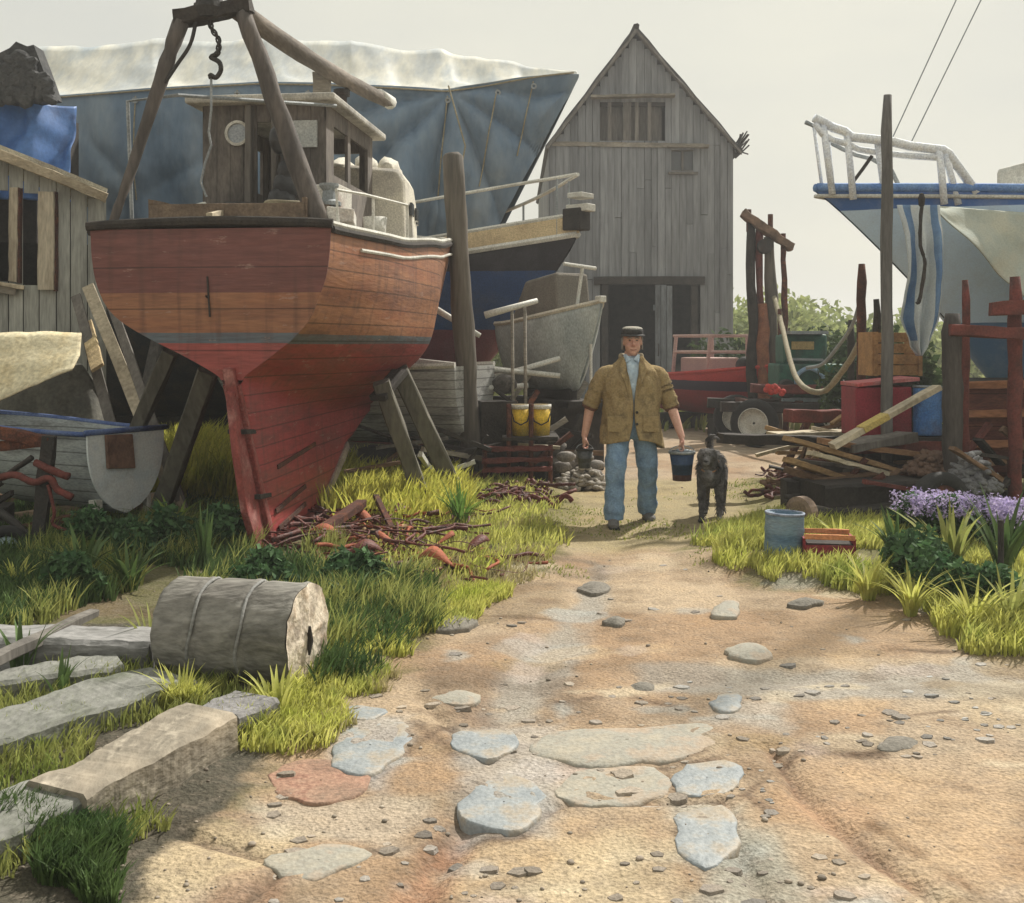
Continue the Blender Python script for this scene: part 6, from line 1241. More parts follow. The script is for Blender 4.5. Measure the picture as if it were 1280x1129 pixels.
        m = MB(); lap = [Vector((s_ * .03, -.166, 1.06)), Vector((s_ * .075, -.172, 1.24)), Vector((s_ * .12, -.142, 1.33)), Vector((s_ * .10, -.11, 1.40)), Vector((s_ * .075, -.075, 1.445)), Vector((s_ * .055, -.108, 1.40)), Vector((s_ * .04, -.155, 1.25))]
        m.prism(lap, (0, -.012, 0)); m.build('lapel', jm, jk, local=True, bevel=.004)
        m = MB(); m.box((s_ * .15, -.182, .88), (.14, .014, .13), jit=.004); m.build('pocket', jm, jk, local=True, bevel=.005)
    m = MB()
    for a in range(19):
        th = pi * a / 18; r = .086; p = Vector((cos(th) * r * 1.05, sin(th) * r * .9 + .012, 1.452)); m.ell(p, (.02, .018, .03), 8, 6)
    m.build('collar', mat('pale collar wool', [(.42, .36, .26), (.28, .23, .15)], scale=14, bump=.6), jk, local=True, smooth=True)
    for z in (.98, .88): m = MB(); m.lathe([(0, -.004), (.012, -.004), (.012, .004), (0, .004)], 10, Matrix.Translation((.028, -.198, z)) @ Matrix.Rotation(R(90), 4, 'X')); m.build('button', M_dark_wood, jk, local=True)
    # jeans
    m = MB(); m.tube([(0, .0, .74), (0, .005, .80), (0, .0, .88), (0, 0, .98)], [(.15, .115), (.2, .145), (.205, .15), (.19, .14)], 20)
    for h_, kn, an in ((hipL, kneeL, ankL), (hipR, kneeR, ankR)):
        path = crom([h_, h_.lerp(kn, .5), kn, kn.lerp(an, .5), an + Vector((0, 0, -.02))], 6)
        m.tube(path, lambda u: (.112 - .038 * min(1, u * 1.6) + .014 * u) * (1 + .05 * sin(u * 40 + h_.x * 30) * (u ** .5) + .03 * sin(u * 17)), 18, jit=.02)
    m.build('jeans', mat('faded denim', [(.12, .20, .33), (.20, .31, .45), (.085, .14, .23)], scale=5, rough=.9, bump=.6, bscale=70, grain=.16, dirt=(.28, .33, .36), dirt_amt=.25, dscale=4), t, local=True, remesh=.011, smit=2, wld=0, fixn=False, disp=.02, dscale=.07)
    for an, s_ in ((ankL, -1), (ankR, 1)):
        m = MB(); c = Vector((an.x, an.y, 0)); m.tube([c + Vector((0, .09, .045)), c + Vector((0, .04, .05)), c + Vector((s_ * .006, -.05, .045)), c + Vector((s_ * .014, -.12, .036)), c + Vector((s_ * .016, -.165, .028))], [(.035, .04), (.046, .052), (.048, .045), (.05, .036), (.03, .024)], 14); m.ell(c + Vector((0, .04, .08)), (.045, .05, .05))
        b = m.build('boot', mat('dusty boots', [(.10, .10, .10), (.2, .19, .18)], scale=9, bump=.5), t, local=True, remesh=.008, smit=2, wld=0, fixn=False)
        m = MB(); m.box((c.x + s_ * .008, c.y - .04, .008), (.09, .26, .02)); m.build('sole', M_black, b, local=True, bevel=.006)
    # pails carried in the hands
    def pail(hand, r, h, mts, lb, nm, drop):
        top = g0 + hand * 1.04 + Vector((0, -.012, -.095 - drop)); b = thing(nm, lb, 'pail', top - Vector((0, 0, h)), group='pails the man carries')
        m = MB(); m.lathe([(0, 0), (r * .74, 0), (r * .80, h * .42)], 22); m.build('base', mts[1], b, local=True, smooth=True)
        m = MB(); m.lathe([(r * .80, h * .42), (r * 1.0, h), (r * .95, h), (r * .74, .02), (0, .02)], 22); m.build('upper_side', mts[0], b, local=True, smooth=True)
        m = MB(); m.lathe([(r * .96, h - .012), (r * 1.07, h - .012), (r * 1.07, h + .012), (r * .96, h + .012)], 22); m.build('rim', mts[2], b, local=True, smooth=True)
        m = MB(); m.tube([(-r, 0, h - .01)] + [(cos(a) * r, 0, h + sin(a) * (drop + .02)) for a in [pi - pi * i / 14 for i in range(1, 14)]] + [(r, 0, h - .01)], .0045, 6); m.build('handle', M_galv, b, local=True)
        if nm == 'bait_pail':
            m = MB()
            for q in range(12): m.ell((random.uniform(-.6, .6) * r, random.uniform(-.6, .6) * r, h + random.uniform(-.01, .02)), (.03, .025, .018), 7, 5)
            m.build('contents', mat('wet bait', [(.3, .36, .4), (.05, .06, .07)], island=.5, rough=.3), b, local=True, smooth=True)
    pail(haR, .112, .25, (mat('navy pail', [(.02, .045, .10), (.035, .07, .14)], rough=.5), mat('maroon pail', [(.10, .045, .045), (.07, .035, .035)], rough=.5), M_galv), 'navy and maroon pail in the hand on the dog side', 'bait_pail', .04)
    pail(haL, .075, .17, (mat('grey pail', [(.10, .105, .11), (.06, .065, .07)], rough=.5), mat('grey pail', []), M_iron), 'small grey pail in the hand on the boat side', 'small_pail', .03)
man()

# ------------------------------------------------------------------ the dog
def dog():
    g0 = Vector((P(889, 430, 10.25).x, 10.25, 0)); g0.z = gz(g0.x, g0.y) + .005; rz = R(-14)
    t = thing('dog', 'shaggy dark dog with raised tail walking beside the man', 'dog', g0, rz=rz); t.scale = (.95, .95, .95); m = MB()
    # local: -y towards the viewer (head), +y tail
    sp = [(0, .34, .49), (0, .2, .51), (0, .02, .50), (0, -.14, .51), (0, -.22, .53)]
    m.tube(crom(sp, 4), lambda u: (lerp(.095, .115, min(1, u * 1.3)), lerp(.10, .15, min(1, u * 1.2)) * (1 - .2 * max(0, u - .8) / .2)), 16); m.ell((0, .32, .49), (.09, .09, .10)); m.ell((0, -.16, .47), (.112, .11, .155))
    m.tube(crom([(0, -.2, .53), (0, -.27, .58), (-.01, -.32, .63)], 4), [.088] * 4 + [.08] * 5, 14)
    hc = Vector((-.012, -.35, .645)); m.ell(hc, (.074, .085, .07), 16, 12); m.tube([hc + Vector((0, -.05, -.02)), hc + Vector((0, -.12, -.038)), hc + Vector((0, -.158, -.042))], [(.043, .042), (.034, .032), (.026, .024)], 12); m.ell(hc + Vector((0, -.16, -.036)), (.02, .014, .016))
    m.ell(hc + Vector((0, -.1, -.06)), (.024, .05, .012))
    for s in (-1, 1):
        m.ell(hc + Vector((s * .066, .0, .03)), (.016, .03, .045), 10, 8, Matrix.Rotation(R(-s * 25), 4, 'Y')); m.ell(hc + Vector((s * .085, -.004, -.008)), (.014, .026, .035), 10, 8)
    fl = [(-.075, -.17, .45), (-.078, -.18, .26), (-.078, -.17, .24), (-.076, -.20, .05), (-.076, -.22, .025)]
    fr = [(.08, -.14, .45), (.082, -.12, .27), (.082, -.12, .25), (.08, -.09, .06), (.08, -.11, .025)]
    for L in (fl, fr): m.tube(crom(L, 3), lambda u: lerp(.052, .026, min(1, u * 1.3)), 10); e = Vector(L[-1]); m.ell(e + Vector((0, -.02, 0)), (.032, .045, .022))
    bl = [(-.07, .30, .46), (-.08, .22, .31), (-.082, .36, .19), (-.08, .34, .05), (-.08, .32, .025)]
    br = [(.07, .30, .46), (.08, .20, .31), (.082, .32, .19), (.08, .28, .05), (.08, .26, .025)]
    for L in (bl, br): m.tube(crom(L, 4), lambda u: lerp(.078, .024, min(1, u * 1.25)), 10); e = Vector(L[-1]); m.ell(e + Vector((0, -.02, 0)), (.03, .042, .022))
    tl = crom([(0, .38, .53), (-.02, .47, .58), (-.05, .50, .68), (-.045, .46, .76), (.01, .42, .77)], 5); m.tube(tl, lambda u: .034 * (1 - .55 * u), 10)
    cm = mat('shaggy dark coat', [(.035, .032, .032), (.085, .08, .078), (.19, .18, .175)], scale=9, rough=.75, bump=1.0, bscale=60, grain=.35)
    m.build('body', cm, t, local=True, remesh=.011, smit=2, wld=0, fixn=False, disp=.018, dscale=.035)
    m = MB()
    def tuft(p, d, l): p = Vector(p); d = Vector(d).normalized(); m.tube([p, p + d * l * .6 + Vector((0, 0, -l * .12)), p + d * l + Vector((0, 0, -l * .4))], [.0045, .003, .0008], 3, cap=False)
    for i in range(1500):
        u = random.random(); q = crom(sp, 4); c = q[int(u * (len(q) - 1))]; a = random.uniform(0, 2 * pi); r = (.095, .125); tuft((c.x + cos(a) * r[0], c.y, c.z + sin(a) * r[1]), (cos(a), .5, sin(a) - .4), random.uniform(.03, .065))
    for i in range(500):
        a = random.uniform(0, 2 * pi); tuft((cos(a) * .08, random.uniform(-.3, -.18), .56 + sin(a) * .07), (cos(a), -.2, -.8), .05)
    for c in tl:
        for k in range(18): a = random.uniform(0, 2 * pi); tuft(c, (cos(a), sin(a), -.3), .05)
    for L in (fl, fr, bl, br):
        for i in range(110): u = random.uniform(0, 3); a_, b_ = Vector(L[int(u)]), Vector(L[int(u) + 1]); c = a_.lerp(b_, u % 1); a = random.uniform(0, 2 * pi); tuft(c + Vector((cos(a) * .025, sin(a) * .025, 0)), (cos(a), sin(a), -1.2), .035)
    m.build('fur', cm, t, local=True, fixn=False)
    for s in (-1, 1): m = MB(); m.ell(hc + Vector((s * .03, -.074, .012)), (.008, .007, .008), 8, 6); m.build('eye', mat('dog eye', [(.01, .008, .006)], rough=.1, spec=.8), t, local=True, smooth=True)
    m = MB(); m.ell(hc + Vector((0, -.135, -.052)), (.034, .036, .026), 12, 8); m.ell(hc + Vector((-.03, -.078, .035)), (.014, .01, .008), 8, 6); m.ell(hc + Vector((.03, -.078, .035)), (.014, .01, .008), 8, 6); m.build('muzzle_fur', MATS.get('grey chest fur') or mat('grey chest fur', [(.22, .21, .22), (.1, .1, .1)], scale=20, bump=1), t, local=True, smooth=True, disp=.008, dscale=.02)
    m = MB(); m.ell(hc + Vector((0, -.173, -.034)), (.014, .009, .011), 10, 8); m.build('nose', M_black, t, local=True, smooth=True)
    m = MB(); m.ell((-.0, -.27, .47), (.06, .05, .075), 12, 10); m.build('chest_patch', mat('grey chest fur', [(.22, .21, .22), (.1, .1, .1)], scale=20, bump=1), t, local=True, smooth=True, disp=.02, dscale=.03)
    m = MB(); m.tube([(cos(a) * .088, -.245 + sin(a) * .06, .555 + sin(a) * .07) for a in [2 * pi * k / 20 for k in range(21)]], .008, 6); m.build('collar', mat('dog collar', [(.3, .16, .08)]), t, local=True)
dog()

# ------------------------------------------------------------------ foreground timbers and log
def log():
    a, b = P(222, 802, 5.35), P(384, 806, 5.2); t = thing('log', 'thick grooved grey log with a pale cut end in the left foreground', 'log', Vector(((a.x + b.x) / 2, 5.3, gz((a.x + b.x) / 2, 5.3))))
    r = .235; dz = r + .02 - a.z; a.z = r + .02; b.z = r + .02; n = 40; m = MB(); d = (b - a)
    rows = []
    for i in range(n + 1):
        u = i / n; c = a + d * u; g = 1 - .045 * math.exp(-((u - .30) / .025) ** 2) - .045 * math.exp(-((u - .66) / .025) ** 2) + .03 * math.exp(-((u - .25) / .02) ** 2) + .03 * math.exp(-((u - .61) / .02) ** 2) + .03 * math.exp(-((u - .97) / .02) ** 2); row = []
        dx = d.normalized(); s = dx.cross(Vector((0, 0, 1))).normalized()
        for k in range(64):
            an = 2 * pi * k / 64; rr = r * g * (1 + .035 * fbm((cos(an) * 2.2, sin(an) * 2.2, u * .8), 1.6) + .03 * abs(mnoise.noise(Vector((cos(an) * 7, sin(an) * 7, u * 2.2)))) + .012 * mnoise.noise(Vector((cos(an) * 22, sin(an) * 22, u * 4)))); row.append(c + s * (cos(an) * rr) + Vector((0, 0, sin(an) * rr)) + dx * (.012 * fbm((cos(an), sin(an), 3), 3) if i in (0, n) else 0))
        rows.append(row)
    m.grid(rows, wrap=True); m.f.append(tuple(range(63, -1, -1))); m.m.append(0)
    m.build('trunk', mat('grey bark timber', [(.145, .135, .12), (.25, .24, .215), (.09, .086, .078)], scale=3.2, stretch=(.35, 1, 1), bscale=38, bump=1.0, grain=.3, dirt=(.06, .06, .045), dirt_amt=.6, dscale=4), t, smooth=True)
    m = MB(); c = b + d.normalized() * .004; rr = [[c + (p - b) * f + d.normalized() * (.012 * (1 - f) + .006 * fbm(p * f, 9)) for p in rows[-1]] for f in (1.0, .93, .75, .55, .35, .15, .02)]
    m.grid(rr, wrap=True); m.build('cut_end', mat('pale end grain', [(.62, .51, .39), (.74, .66, .54), (.46, .35, .25)], scale=9, bump=.8, bscale=40, dirt=(.08, .05, .04), dirt_amt=.6, dscale=6), t, smooth=True)
    m = MB(); q = b + d.normalized() * .018 + Vector((0, -.03, -.02)); m.tube([q + Vector((0, 0, .07)), q + Vector((0, .012, .0)), q + Vector((0, -.01, -.06))], [.006, .016, .005], 7); m.build('split', M_dark_wood, t)
    for u, lb in ((.28, 0), (.64, 1)):
        c = a + d * u; dx = d.normalized(); s = dx.cross(Vector((0, 0, 1))).normalized(); m = MB(); m.tube([c + s * (cos(q) * r * 1.005) + Vector((0, 0, sin(q) * r * 1.005)) + dx * (.012 * sin(q * 2) + .006 * sin(q * 5)) for q in [2 * pi * k / 40 for k in range(41)]], .0075, 6, cap=False, jit=.2); m.build('groove_ring', mat('worn pale band', [(.33, .33, .32), (.2, .2, .19)], scale=8), t, smooth=True)
log()
def timber(a, b, wd, h, mt, lb, za=0, zb=0, n=36, jit=.0015, name='timber'):
    A, B_ = G(*a), G(*b); A.z = za + h / 2 - .02; B_.z = zb + h / 2 - .02; m = MB(); m.beam(A, B_, wd, h, n=n, jit=jit, ch=.22)
    m.v = [tuple(Vector(v) + Vector((fbm(v, 3.1), fbm((v[1], v[2], v[0]), 3.3), fbm((v[2], v[0], v[1]), 3.7))) * .016 + Vector((0, 0, .010 * fbm(v, 9) + .012 * abs(mnoise.noise(Vector((v[0] * 2, v[1] * 2, v[2] * 14))))))) for v in m.v]; o = m.build(name, mt, smooth=False); tag(o, lb, 'timber', 'weathered timbers in the left foreground'); return o
bw = mat('bleached driftwood', [(.40, .34, .26), (.24, .21, .165), (.50, .44, .35)], scale=5, stretch=(1, .5, 1), bump=.8, bscale=40, grain=.2, dirt=(.12, .11, .085), dirt_amt=.6, dscale=3)
gw = mat('lichened grey timber', [(.13, .135, .115), (.22, .22, .20), (.085, .09, .07)], scale=3.5, stretch=(1, .5, 1), bump=.8, bscale=40, grain=.22, dirt=(.08, .10, .05), dirt_amt=.6, dscale=3)
timber((70, 1040), (262, 940), .27, .17, bw, 'bleached driftwood baulk nearest the track in the left foreground', .0, .02)
timber((268, 930), (318, 905), .25, .15, mat('grey driftwood', [(.26, .25, .25), (.17, .165, .165)], scale=6, bump=.8, dirt=(.09, .09, .08), dirt_amt=.5), 'short grey baulk under the right end of the log', .0, .0, 10)
timber((-140, 1130), (92, 1022), .30, .15, gw, 'grey baulk leaving the photo at the lower left corner', 0, 0)
timber((-120, 990), (215, 880), .34, .16, gw, 'lichened grey baulk lying behind the driftwood', .0, .0)
timber((-60, 890), (150, 862), .26, .16, gw, 'grey green baulk with grass along its front', 0, 0, 24)
timber((-80, 838), (200, 845), .30, .22, mat('silvered timber', [(.18, .178, .17), (.28, .275, .27), (.11, .108, .10)], scale=3.5, stretch=(.4, 1, 1), bump=.8, bscale=40, dirt=(.1, .1, .09), dirt_amt=.6, dscale=3), 'silver grey baulk reaching from the photo edge to the log', 0, 0)
o = timber((-60, 905), (120, 815), .06, .05, M_grey_wood, 'thin split lath lying over the silver grey baulk', .19, .19, 6)

# ------------------------------------------------------------------ scrap: rope heap, rusty iron at left
def tangle(name, lb, cat, pixbox, n, mts, hz, r=(.012, .03), ln=(.3, .8)):
    t = thing(name, lb, cat, GG((pixbox[0] + pixbox[2]) / 2, (pixbox[1] + pixbox[3]) / 2))
    for mi, mt in enumerate(mts):
        m = MB()
        for k in range(n[mi]):
            p = GG(random.uniform(pixbox[0], pixbox[2]), random.uniform(pixbox[1], pixbox[3])); a = random.uniform(-.9, .9) + (pi if random.random() < .5 else 0); pts = [p + Vector((0, 0, random.uniform(0, hz)))]
            L = random.uniform(*ln)
            for q in range(5): a += random.uniform(-1.0, 1.0); z = max(.01, pts[-1].z + random.uniform(-.06, .06)); pts.append(Vector((pts[-1].x + cos(a) * L / 5, pts[-1].y + sin(a) * L / 5, min(z, hz + .03))))
            m.tube(crom(pts, 3), random.uniform(*r), 6, jit=.2, flat=random.choice((1, .5, 1.6)))
        m.build(('strand', 'weed', 'loose_end', 'scrap')[mi % 4], mt, t, smooth=True)
    return t
kelp = mat('dark maroon rope', [(.07, .022, .02), (.13, .04, .03), (.035, .018, .018)], scale=8, rough=.6, bump=.7, island=.35)
ork = mat('orange rusted strap', [(.32, .09, .04), (.22, .07, .04)], scale=8, rough=.8, bump=.6, island=.3)
tangle('rope_heap', 'dark maroon and orange heap of old rope under the yacht keel', 'rope heap', (385, 655, 540, 705), (120, 22, 5), (kelp, ork, MATS['tan board']), .14, (.004, .013), (.4, 1.0))
tangle('rope_heap', 'low trail of maroon rope in front of the yacht keel', 'rope heap', (400, 700, 590, 716), (44, 12), (kelp, ork), .05, (.004, .012), (.4, .9))
tangle('rusty_chain', 'tangled red brown chain on the grass below the trestle', 'chain', (612, 620, 688, 642), (38, 12), (kelp, M_rust2), .12, (.007, .018), (.2, .45))
tangle('rusty_scrap', 'scatter of dark scrap iron behind the dog on the right', 'scrap', (955, 590, 1000, 632), (22, 6), (kelp, M_brown_wood), .08, (.012, .022), (.2, .4))
m = MB(); m.beam(G(452, 668) + Vector((0, 0, .26)), G(400, 690) + Vector((0, 0, .16)), .09, .06, n=4); m.beam(G(470, 660) + Vector((0, 0, .28)), G(500, 690) + Vector((0, 0, .05)), .05, .03, n=4); o = m.build('broken_bracket', M_rust); tag(o, 'broken bracket of rusty iron beside the pale keel shoe', 'bracket')
for i, (px, py, a, L, mt, lb) in enumerate(((420, 690, .2, .5, ork, 'rust orange strip curling at the left of the rope heap'), (470, 672, -.3, .45, ork, 'rust orange strip across the back of the rope heap'), (520, 700, .1, .6, ork, 'long rust orange strip at the front of the rope heap'), (575, 708, .35, .5, kelp, 'maroon strip at the right end of the rope trail'), (440, 712, .05, .45, kelp, 'dark maroon strip before the rope heap'), (500, 662, .6, .4, kelp, 'dark maroon strip standing up behind the rope heap'), (550, 722, -.1, .4, ork, 'short rust orange strip nearest the track'))):
    c = GG(px, py, .02); m = MB(); rows = []
    for q in range(15):
        u = q / 14; d = Vector((cos(a + .7 * (u - .5)), sin(a + .7 * (u - .5)), 0)); p = c + d * (L * (u - .5)) + Vector((0, 0, .05 + .07 * sin(pi * u * 1.7 + i))); w_ = .028 + .02 * sin(pi * u); s_ = Vector((-d.y, d.x, .6 * sin(u * 5 + i)))
        rows.append([p - s_ * w_, p + Vector((0, 0, .008)), p + s_ * w_])
    m.grid(rows); o = m.build('rusty_strip', mt, smooth=True, solid=.008); tag(o, lb, 'scrap metal', 'rusty strips by the rope heap')
def anchor_frame():
    Y = 8.6; t = thing('iron_trestle', 'dark red iron trestle with bent arms at the left edge before the dinghy', 'frame', (P(50, 430, Y).x, Y, 0))
    S_ = lambda pts, r, nm, mt=M_rust2: (lambda m: (m.tube(crom([P(x, y, Y + dy) for x, y, dy in pts], 4), r, 8, jit=.12), m.build(nm, mt, t, smooth=True)))(MB())
    m = MB(); m.beam(P(62, 545, Y), P(46, 702, Y), .10, .09, n=6, jit=.008, up=(0, 1, 0)); m.build('upright', M_iron, t)
    m = MB(); m.beam(P(-60, 530, Y + .2), P(64, 553, Y), .09, .09, n=6, jit=.008); m.build('top_bar', M_rust, t)
    m = MB(); m.beam(P(-40, 562, Y + .2), P(60, 552, Y), .05, .07, n=6, jit=.006); m.build('brace', M_rust, t)
    S_([(-50, 640, .3), (0, 600, .1), (40, 572, 0)], .022, 'brace', M_iron); S_([(-30, 620, .1), (20, 655, 0), (52, 690, -.05)], .03, 'brace', M_iron)
    S_([(0, 597, -.05), (20, 594, -.08), (42, 603, -.1), (62, 598, -.1), (72, 612, -.1), (90, 622, -.12)], .028, 'bent_arm'); S_([(44, 578, -.05), (64, 588, -.08), (86, 596, -.1)], .03, 'bent_arm')
    S_([(60, 606, -.1), (68, 640, -.1), (66, 655, -.1), (84, 664, -.1)], .014, 'hook')
    c = P(8, 686, Y - .1); Tw = Matrix.Translation(c) @ Matrix.Rotation(R(20), 4, 'Z') @ Matrix.Rotation(R(90), 4, 'X')
    m = MB(); m.lathe([(.10, -.04), (.16, -.05), (.18, 0), (.16, .05), (.10, .04), (.10, -.04)], 22, Tw); w1 = m.build('wheel', M_black, t, smooth=True)
    m = MB(); m.lathe([(.0, -.03), (.05, -.03), (.09, -.045), (.11, -.045), (.11, .03), (0, .03)], 20, Tw); m.build('rim', mat('pale blue rim', [(.4, .5, .55), (.25, .32, .36)]), w1, smooth=True)
    m = MB(); m.beam(P(-60, 715, Y), P(42, 712, Y), .2, .14, n=5, jit=.01); m.build('foot', M_iron, t)
anchor_frame()
m = MB(); a, b = G(1249, 760), P(1251, 650, 6.8); a = Vector((b.x, 6.8, -.05)); m.tube([a, b], .018, 7, jit=.1); o = m.build('garden_stake', M_dark_wood); tag(o, 'thin dark stake among the purple flowering plants', 'stake')

# ------------------------------------------------------------------ plants
def in_poly(x, y, pix, soft=0):
    return poly_sd(np.array([x]), np.array([y]), pix)[0]
def blades(name, pix, n, h, wd, mt, label, lean=.5, seed=1, clump=1.2, thr=-.15, Ymax=40, tall=None, cat='grass', wind=(.15, -.1), pow_=1.0, xlim=.62):
    rng = np.random.default_rng(seed); pts = [G(*p)[:2] for p in pix]; ax = np.array(pts); mn, mx = ax.min(0), ax.max(0); mx[1] = min(mx[1], Ymax); X = []; 
    tot = 0; Xs = []; Ys = []
    while tot < n:
        x = rng.uniform(mn[0], mx[0], n * 2); y = rng.uniform(mn[1], mx[1], n * 2)
        keep = (poly_sd(x[None], y[None], pix)[0] + fb(x, y, 3, 91) * .6 > 0) & (fb(x, y, clump, 17 + seed) > thr) & (rng.random(n * 2) < (mn[1] / y) ** pow_ + .05) & (abs(x / np.maximum(y, .1)) < xlim)
        Xs.append(x[keep]); Ys.append(y[keep]); tot += keep.sum()
        if keep.sum() == 0: break
    x = np.concatenate(Xs)[:n]; y = np.concatenate(Ys)[:n]; n = len(x); z = ground_h(x[None], y[None])[0] - .01
    hh = h * rng.uniform(.45, 1.15, n) * (1 + .9 * fb(x, y, 2.5, 7 + seed)); w_ = wd * rng.uniform(.6, 1.3, n) * (1 + y * .03); az = rng.uniform(0, 2 * pi, n); ln = hh * lean * rng.uniform(.1, 1.3, n); la = rng.uniform(0, 2 * pi, n)
    dx, dy = np.cos(az) * w_ / 2, np.sin(az) * w_ / 2; lx, ly = np.cos(la) * ln + wind[0] * hh, np.sin(la) * ln + wind[1] * hh
    V = np.empty((n, 7, 3)); 
    for i, (f, k) in enumerate(((1, 0), (-1, 0), (.85, .4), (-.85, .4), (.55, .75), (-.55, .75), (0, 1))):
        V[:, i, 0] = x + dx * f + lx * k ** 1.8; V[:, i, 1] = y + dy * f + ly * k ** 1.8; V[:, i, 2] = z + hh * (k - .22 * k * k * lean)
    me = bpy.data.meshes.new(name); me.vertices.add(n * 7); me.vertices.foreach_set('co', V.reshape(-1)); b = np.arange(n)[:, None] * 7
    q = np.concatenate([b + [0, 1, 3, 2], b + [2, 3, 5, 4]], 1).reshape(-1); tr = (b + [4, 5, 6]).reshape(-1); me.loops.add(len(q) + len(tr)); me.loops.foreach_set('vertex_index', np.concatenate([q, tr]))
    me.polygons.add(n * 3); me.polygons.foreach_set('loop_start', np.concatenate([np.arange(0, n * 8, 4), n * 8 + np.arange(0, n * 3, 3)])); me.polygons.foreach_set('loop_total', np.concatenate([np.full(n * 2, 4), np.full(n, 3)])); me.update()
    me.materials.append(mt); o = bpy.data.objects.new(name, me); COL.objects.link(o); kind(o, 'stuff', label, cat); return o
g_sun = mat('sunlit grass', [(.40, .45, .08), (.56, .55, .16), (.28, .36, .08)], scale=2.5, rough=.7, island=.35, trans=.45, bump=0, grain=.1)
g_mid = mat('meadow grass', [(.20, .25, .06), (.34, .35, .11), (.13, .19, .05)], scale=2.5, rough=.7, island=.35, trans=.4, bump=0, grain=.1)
g_dark = mat('shade toned dark grass', [(.05, .105, .035), (.10, .155, .05), (.035, .075, .03)], scale=2.5, rough=.7, island=.4, trans=.3, bump=0, grain=.1)  # shaded counterpart of the sunlit grass, shade put into its colour
blades('grass', [(-30, 600), (300, 640), (330, 715), (470, 740), (560, 740), (545, 790), (450, 850), (400, 890), (390, 750), (210, 730), (-60, 830)], 26000, .17, .011, g_dark, 'dark green shade toned grass under and before the red yacht', seed=2)
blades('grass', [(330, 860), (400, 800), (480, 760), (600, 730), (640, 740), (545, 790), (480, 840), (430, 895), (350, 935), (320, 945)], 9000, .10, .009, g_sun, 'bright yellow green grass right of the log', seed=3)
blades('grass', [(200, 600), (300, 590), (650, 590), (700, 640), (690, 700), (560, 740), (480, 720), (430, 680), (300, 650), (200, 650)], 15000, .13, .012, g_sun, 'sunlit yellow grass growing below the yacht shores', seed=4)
g_lime = mat('tall lime grass', [(.40, .43, .06), (.58, .55, .12), (.3, .36, .06)], scale=2.0, rough=.7, island=.3, trans=.5, bump=0, grain=.08)
blades('grass', [(195, 640), (215, 575), (300, 560), (300, 640)], 5200, .62, .022, g_lime, 'tall lime grass behind the yacht rudder', seed=21, thr=-.6, Ymax=14)
blades('grass', [(415, 660), (430, 590), (560, 590), (590, 640), (560, 665), (480, 672)], 5200, .34, .018, g_lime, 'tall lime grass round the feet of the yacht shores', seed=22, thr=-.35, Ymax=14)
blades('grass', [(880, 670), (960, 650), (1060, 650), (1300, 640), (1320, 835), (1200, 815), (1180, 770), (1060, 742), (940, 730), (870, 705)], 24000, .16, .011, g_sun, 'bright green grass bank beside the small drum and crate', seed=5)
blades('grass', [(600, 600), (1000, 600), (960, 680), (870, 720), (650, 720)], 3500, .035, .010, g_mid, 'short trodden grass on the track around the man', seed=6, thr=.04)
blades('grass', [(60, 640), (300, 650), (470, 720), (560, 740), (545, 790), (400, 870), (210, 725), (0, 820)], 8000, .22, .009, g_mid, 'scattered taller mid green grass before the red yacht', seed=31, clump=2.5, thr=.02)
blades('grass', [(640, 600), (700, 650), (680, 720), (560, 745), (545, 800), (430, 900), (330, 950), (300, 980), (250, 960), (400, 840), (540, 700)], 5000, .09, .008, mat('dry straw grass', [(.5, .44, .24), (.36, .32, .16)], scale=3, island=.3, trans=.3, bump=0), 'straw coloured grass thinning out on the track edge', seed=33, clump=3, thr=.05)
blades('grass', [(-60, 820), (330, 860), (320, 900), (200, 1010), (50, 1100), (-200, 1129), (-200, 900)], 7000, .10, .008, g_mid, 'mid green grass between the weathered timbers', seed=7, thr=.02)
blades('grass', [(-200, 1030), (60, 1045), (130, 1080), (120, 1129), (100, 1300), (-300, 1300)], 9000, .12, .009, g_dark, 'dark grass in the lower left corner', seed=8, thr=-.1)  # dark blades carry on the painted shade of this corner
blades('grass', [(200, 870), (255, 860), (250, 905), (195, 905)], 700, .14, .006, g_sun, 'yellow grass tuft below the left end of the log', seed=9, thr=-.6)
blades('grass', [(-2500, 470), (-300, 520), (700, 540), (1400, 540), (3500, 480), (3500, 455), (-2500, 455)], 30000, .35, .05, g_mid, 'rough grass at the far end of the yard', seed=10, Ymax=60, pow_=.4)

blades('grass', [(1290, 600), (2300, 590), (2600, 900), (1290, 840)], 9000, .16, .013, g_sun, 'grass bank running on to the right of the purple flowers', seed=41, xlim=1.6)
blades('grass', [(-900, 600), (-20, 610), (-50, 830), (-900, 900)], 9000, .16, .013, g_mid, 'rough grass running on to the left of the iron trestle', seed=42, xlim=1.6)

def sword_plant(c, n, h, wd, mt, label, group, lean=.5, rz=0, name='sword_leaf_plant'):
    t = thing(name, label, 'plant', c, group=group); m = MB()
    for k in range(n):
        az = random.uniform(0, 2 * pi); L = h * random.uniform(.55, 1.1); l = lean * random.uniform(.2, 1.2); r0 = random.uniform(0, .06); w0 = wd * random.uniform(.7, 1.2); rows = []
        tw = random.uniform(-.5, .5)
        for i in range(8):
            u = i / 7; rad = r0 + L * l * u ** 1.7; z = L * (u - .35 * l * u ** 2.4); ww = w0 * (1 - u ** 2.2) * (.6 + .8 * min(1, u * 4)) / 2 + .0005; s = Vector((-sin(az + tw * u), cos(az + tw * u), 0)); p = Vector((cos(az) * rad, sin(az) * rad, z)); rows.append([p - s * ww, p + Vector((0, 0, -ww * .35)), p + s * ww])
        m.grid(rows)
    m.build('foliage', mt, t, local=True, smooth=True, fixn=False); return t
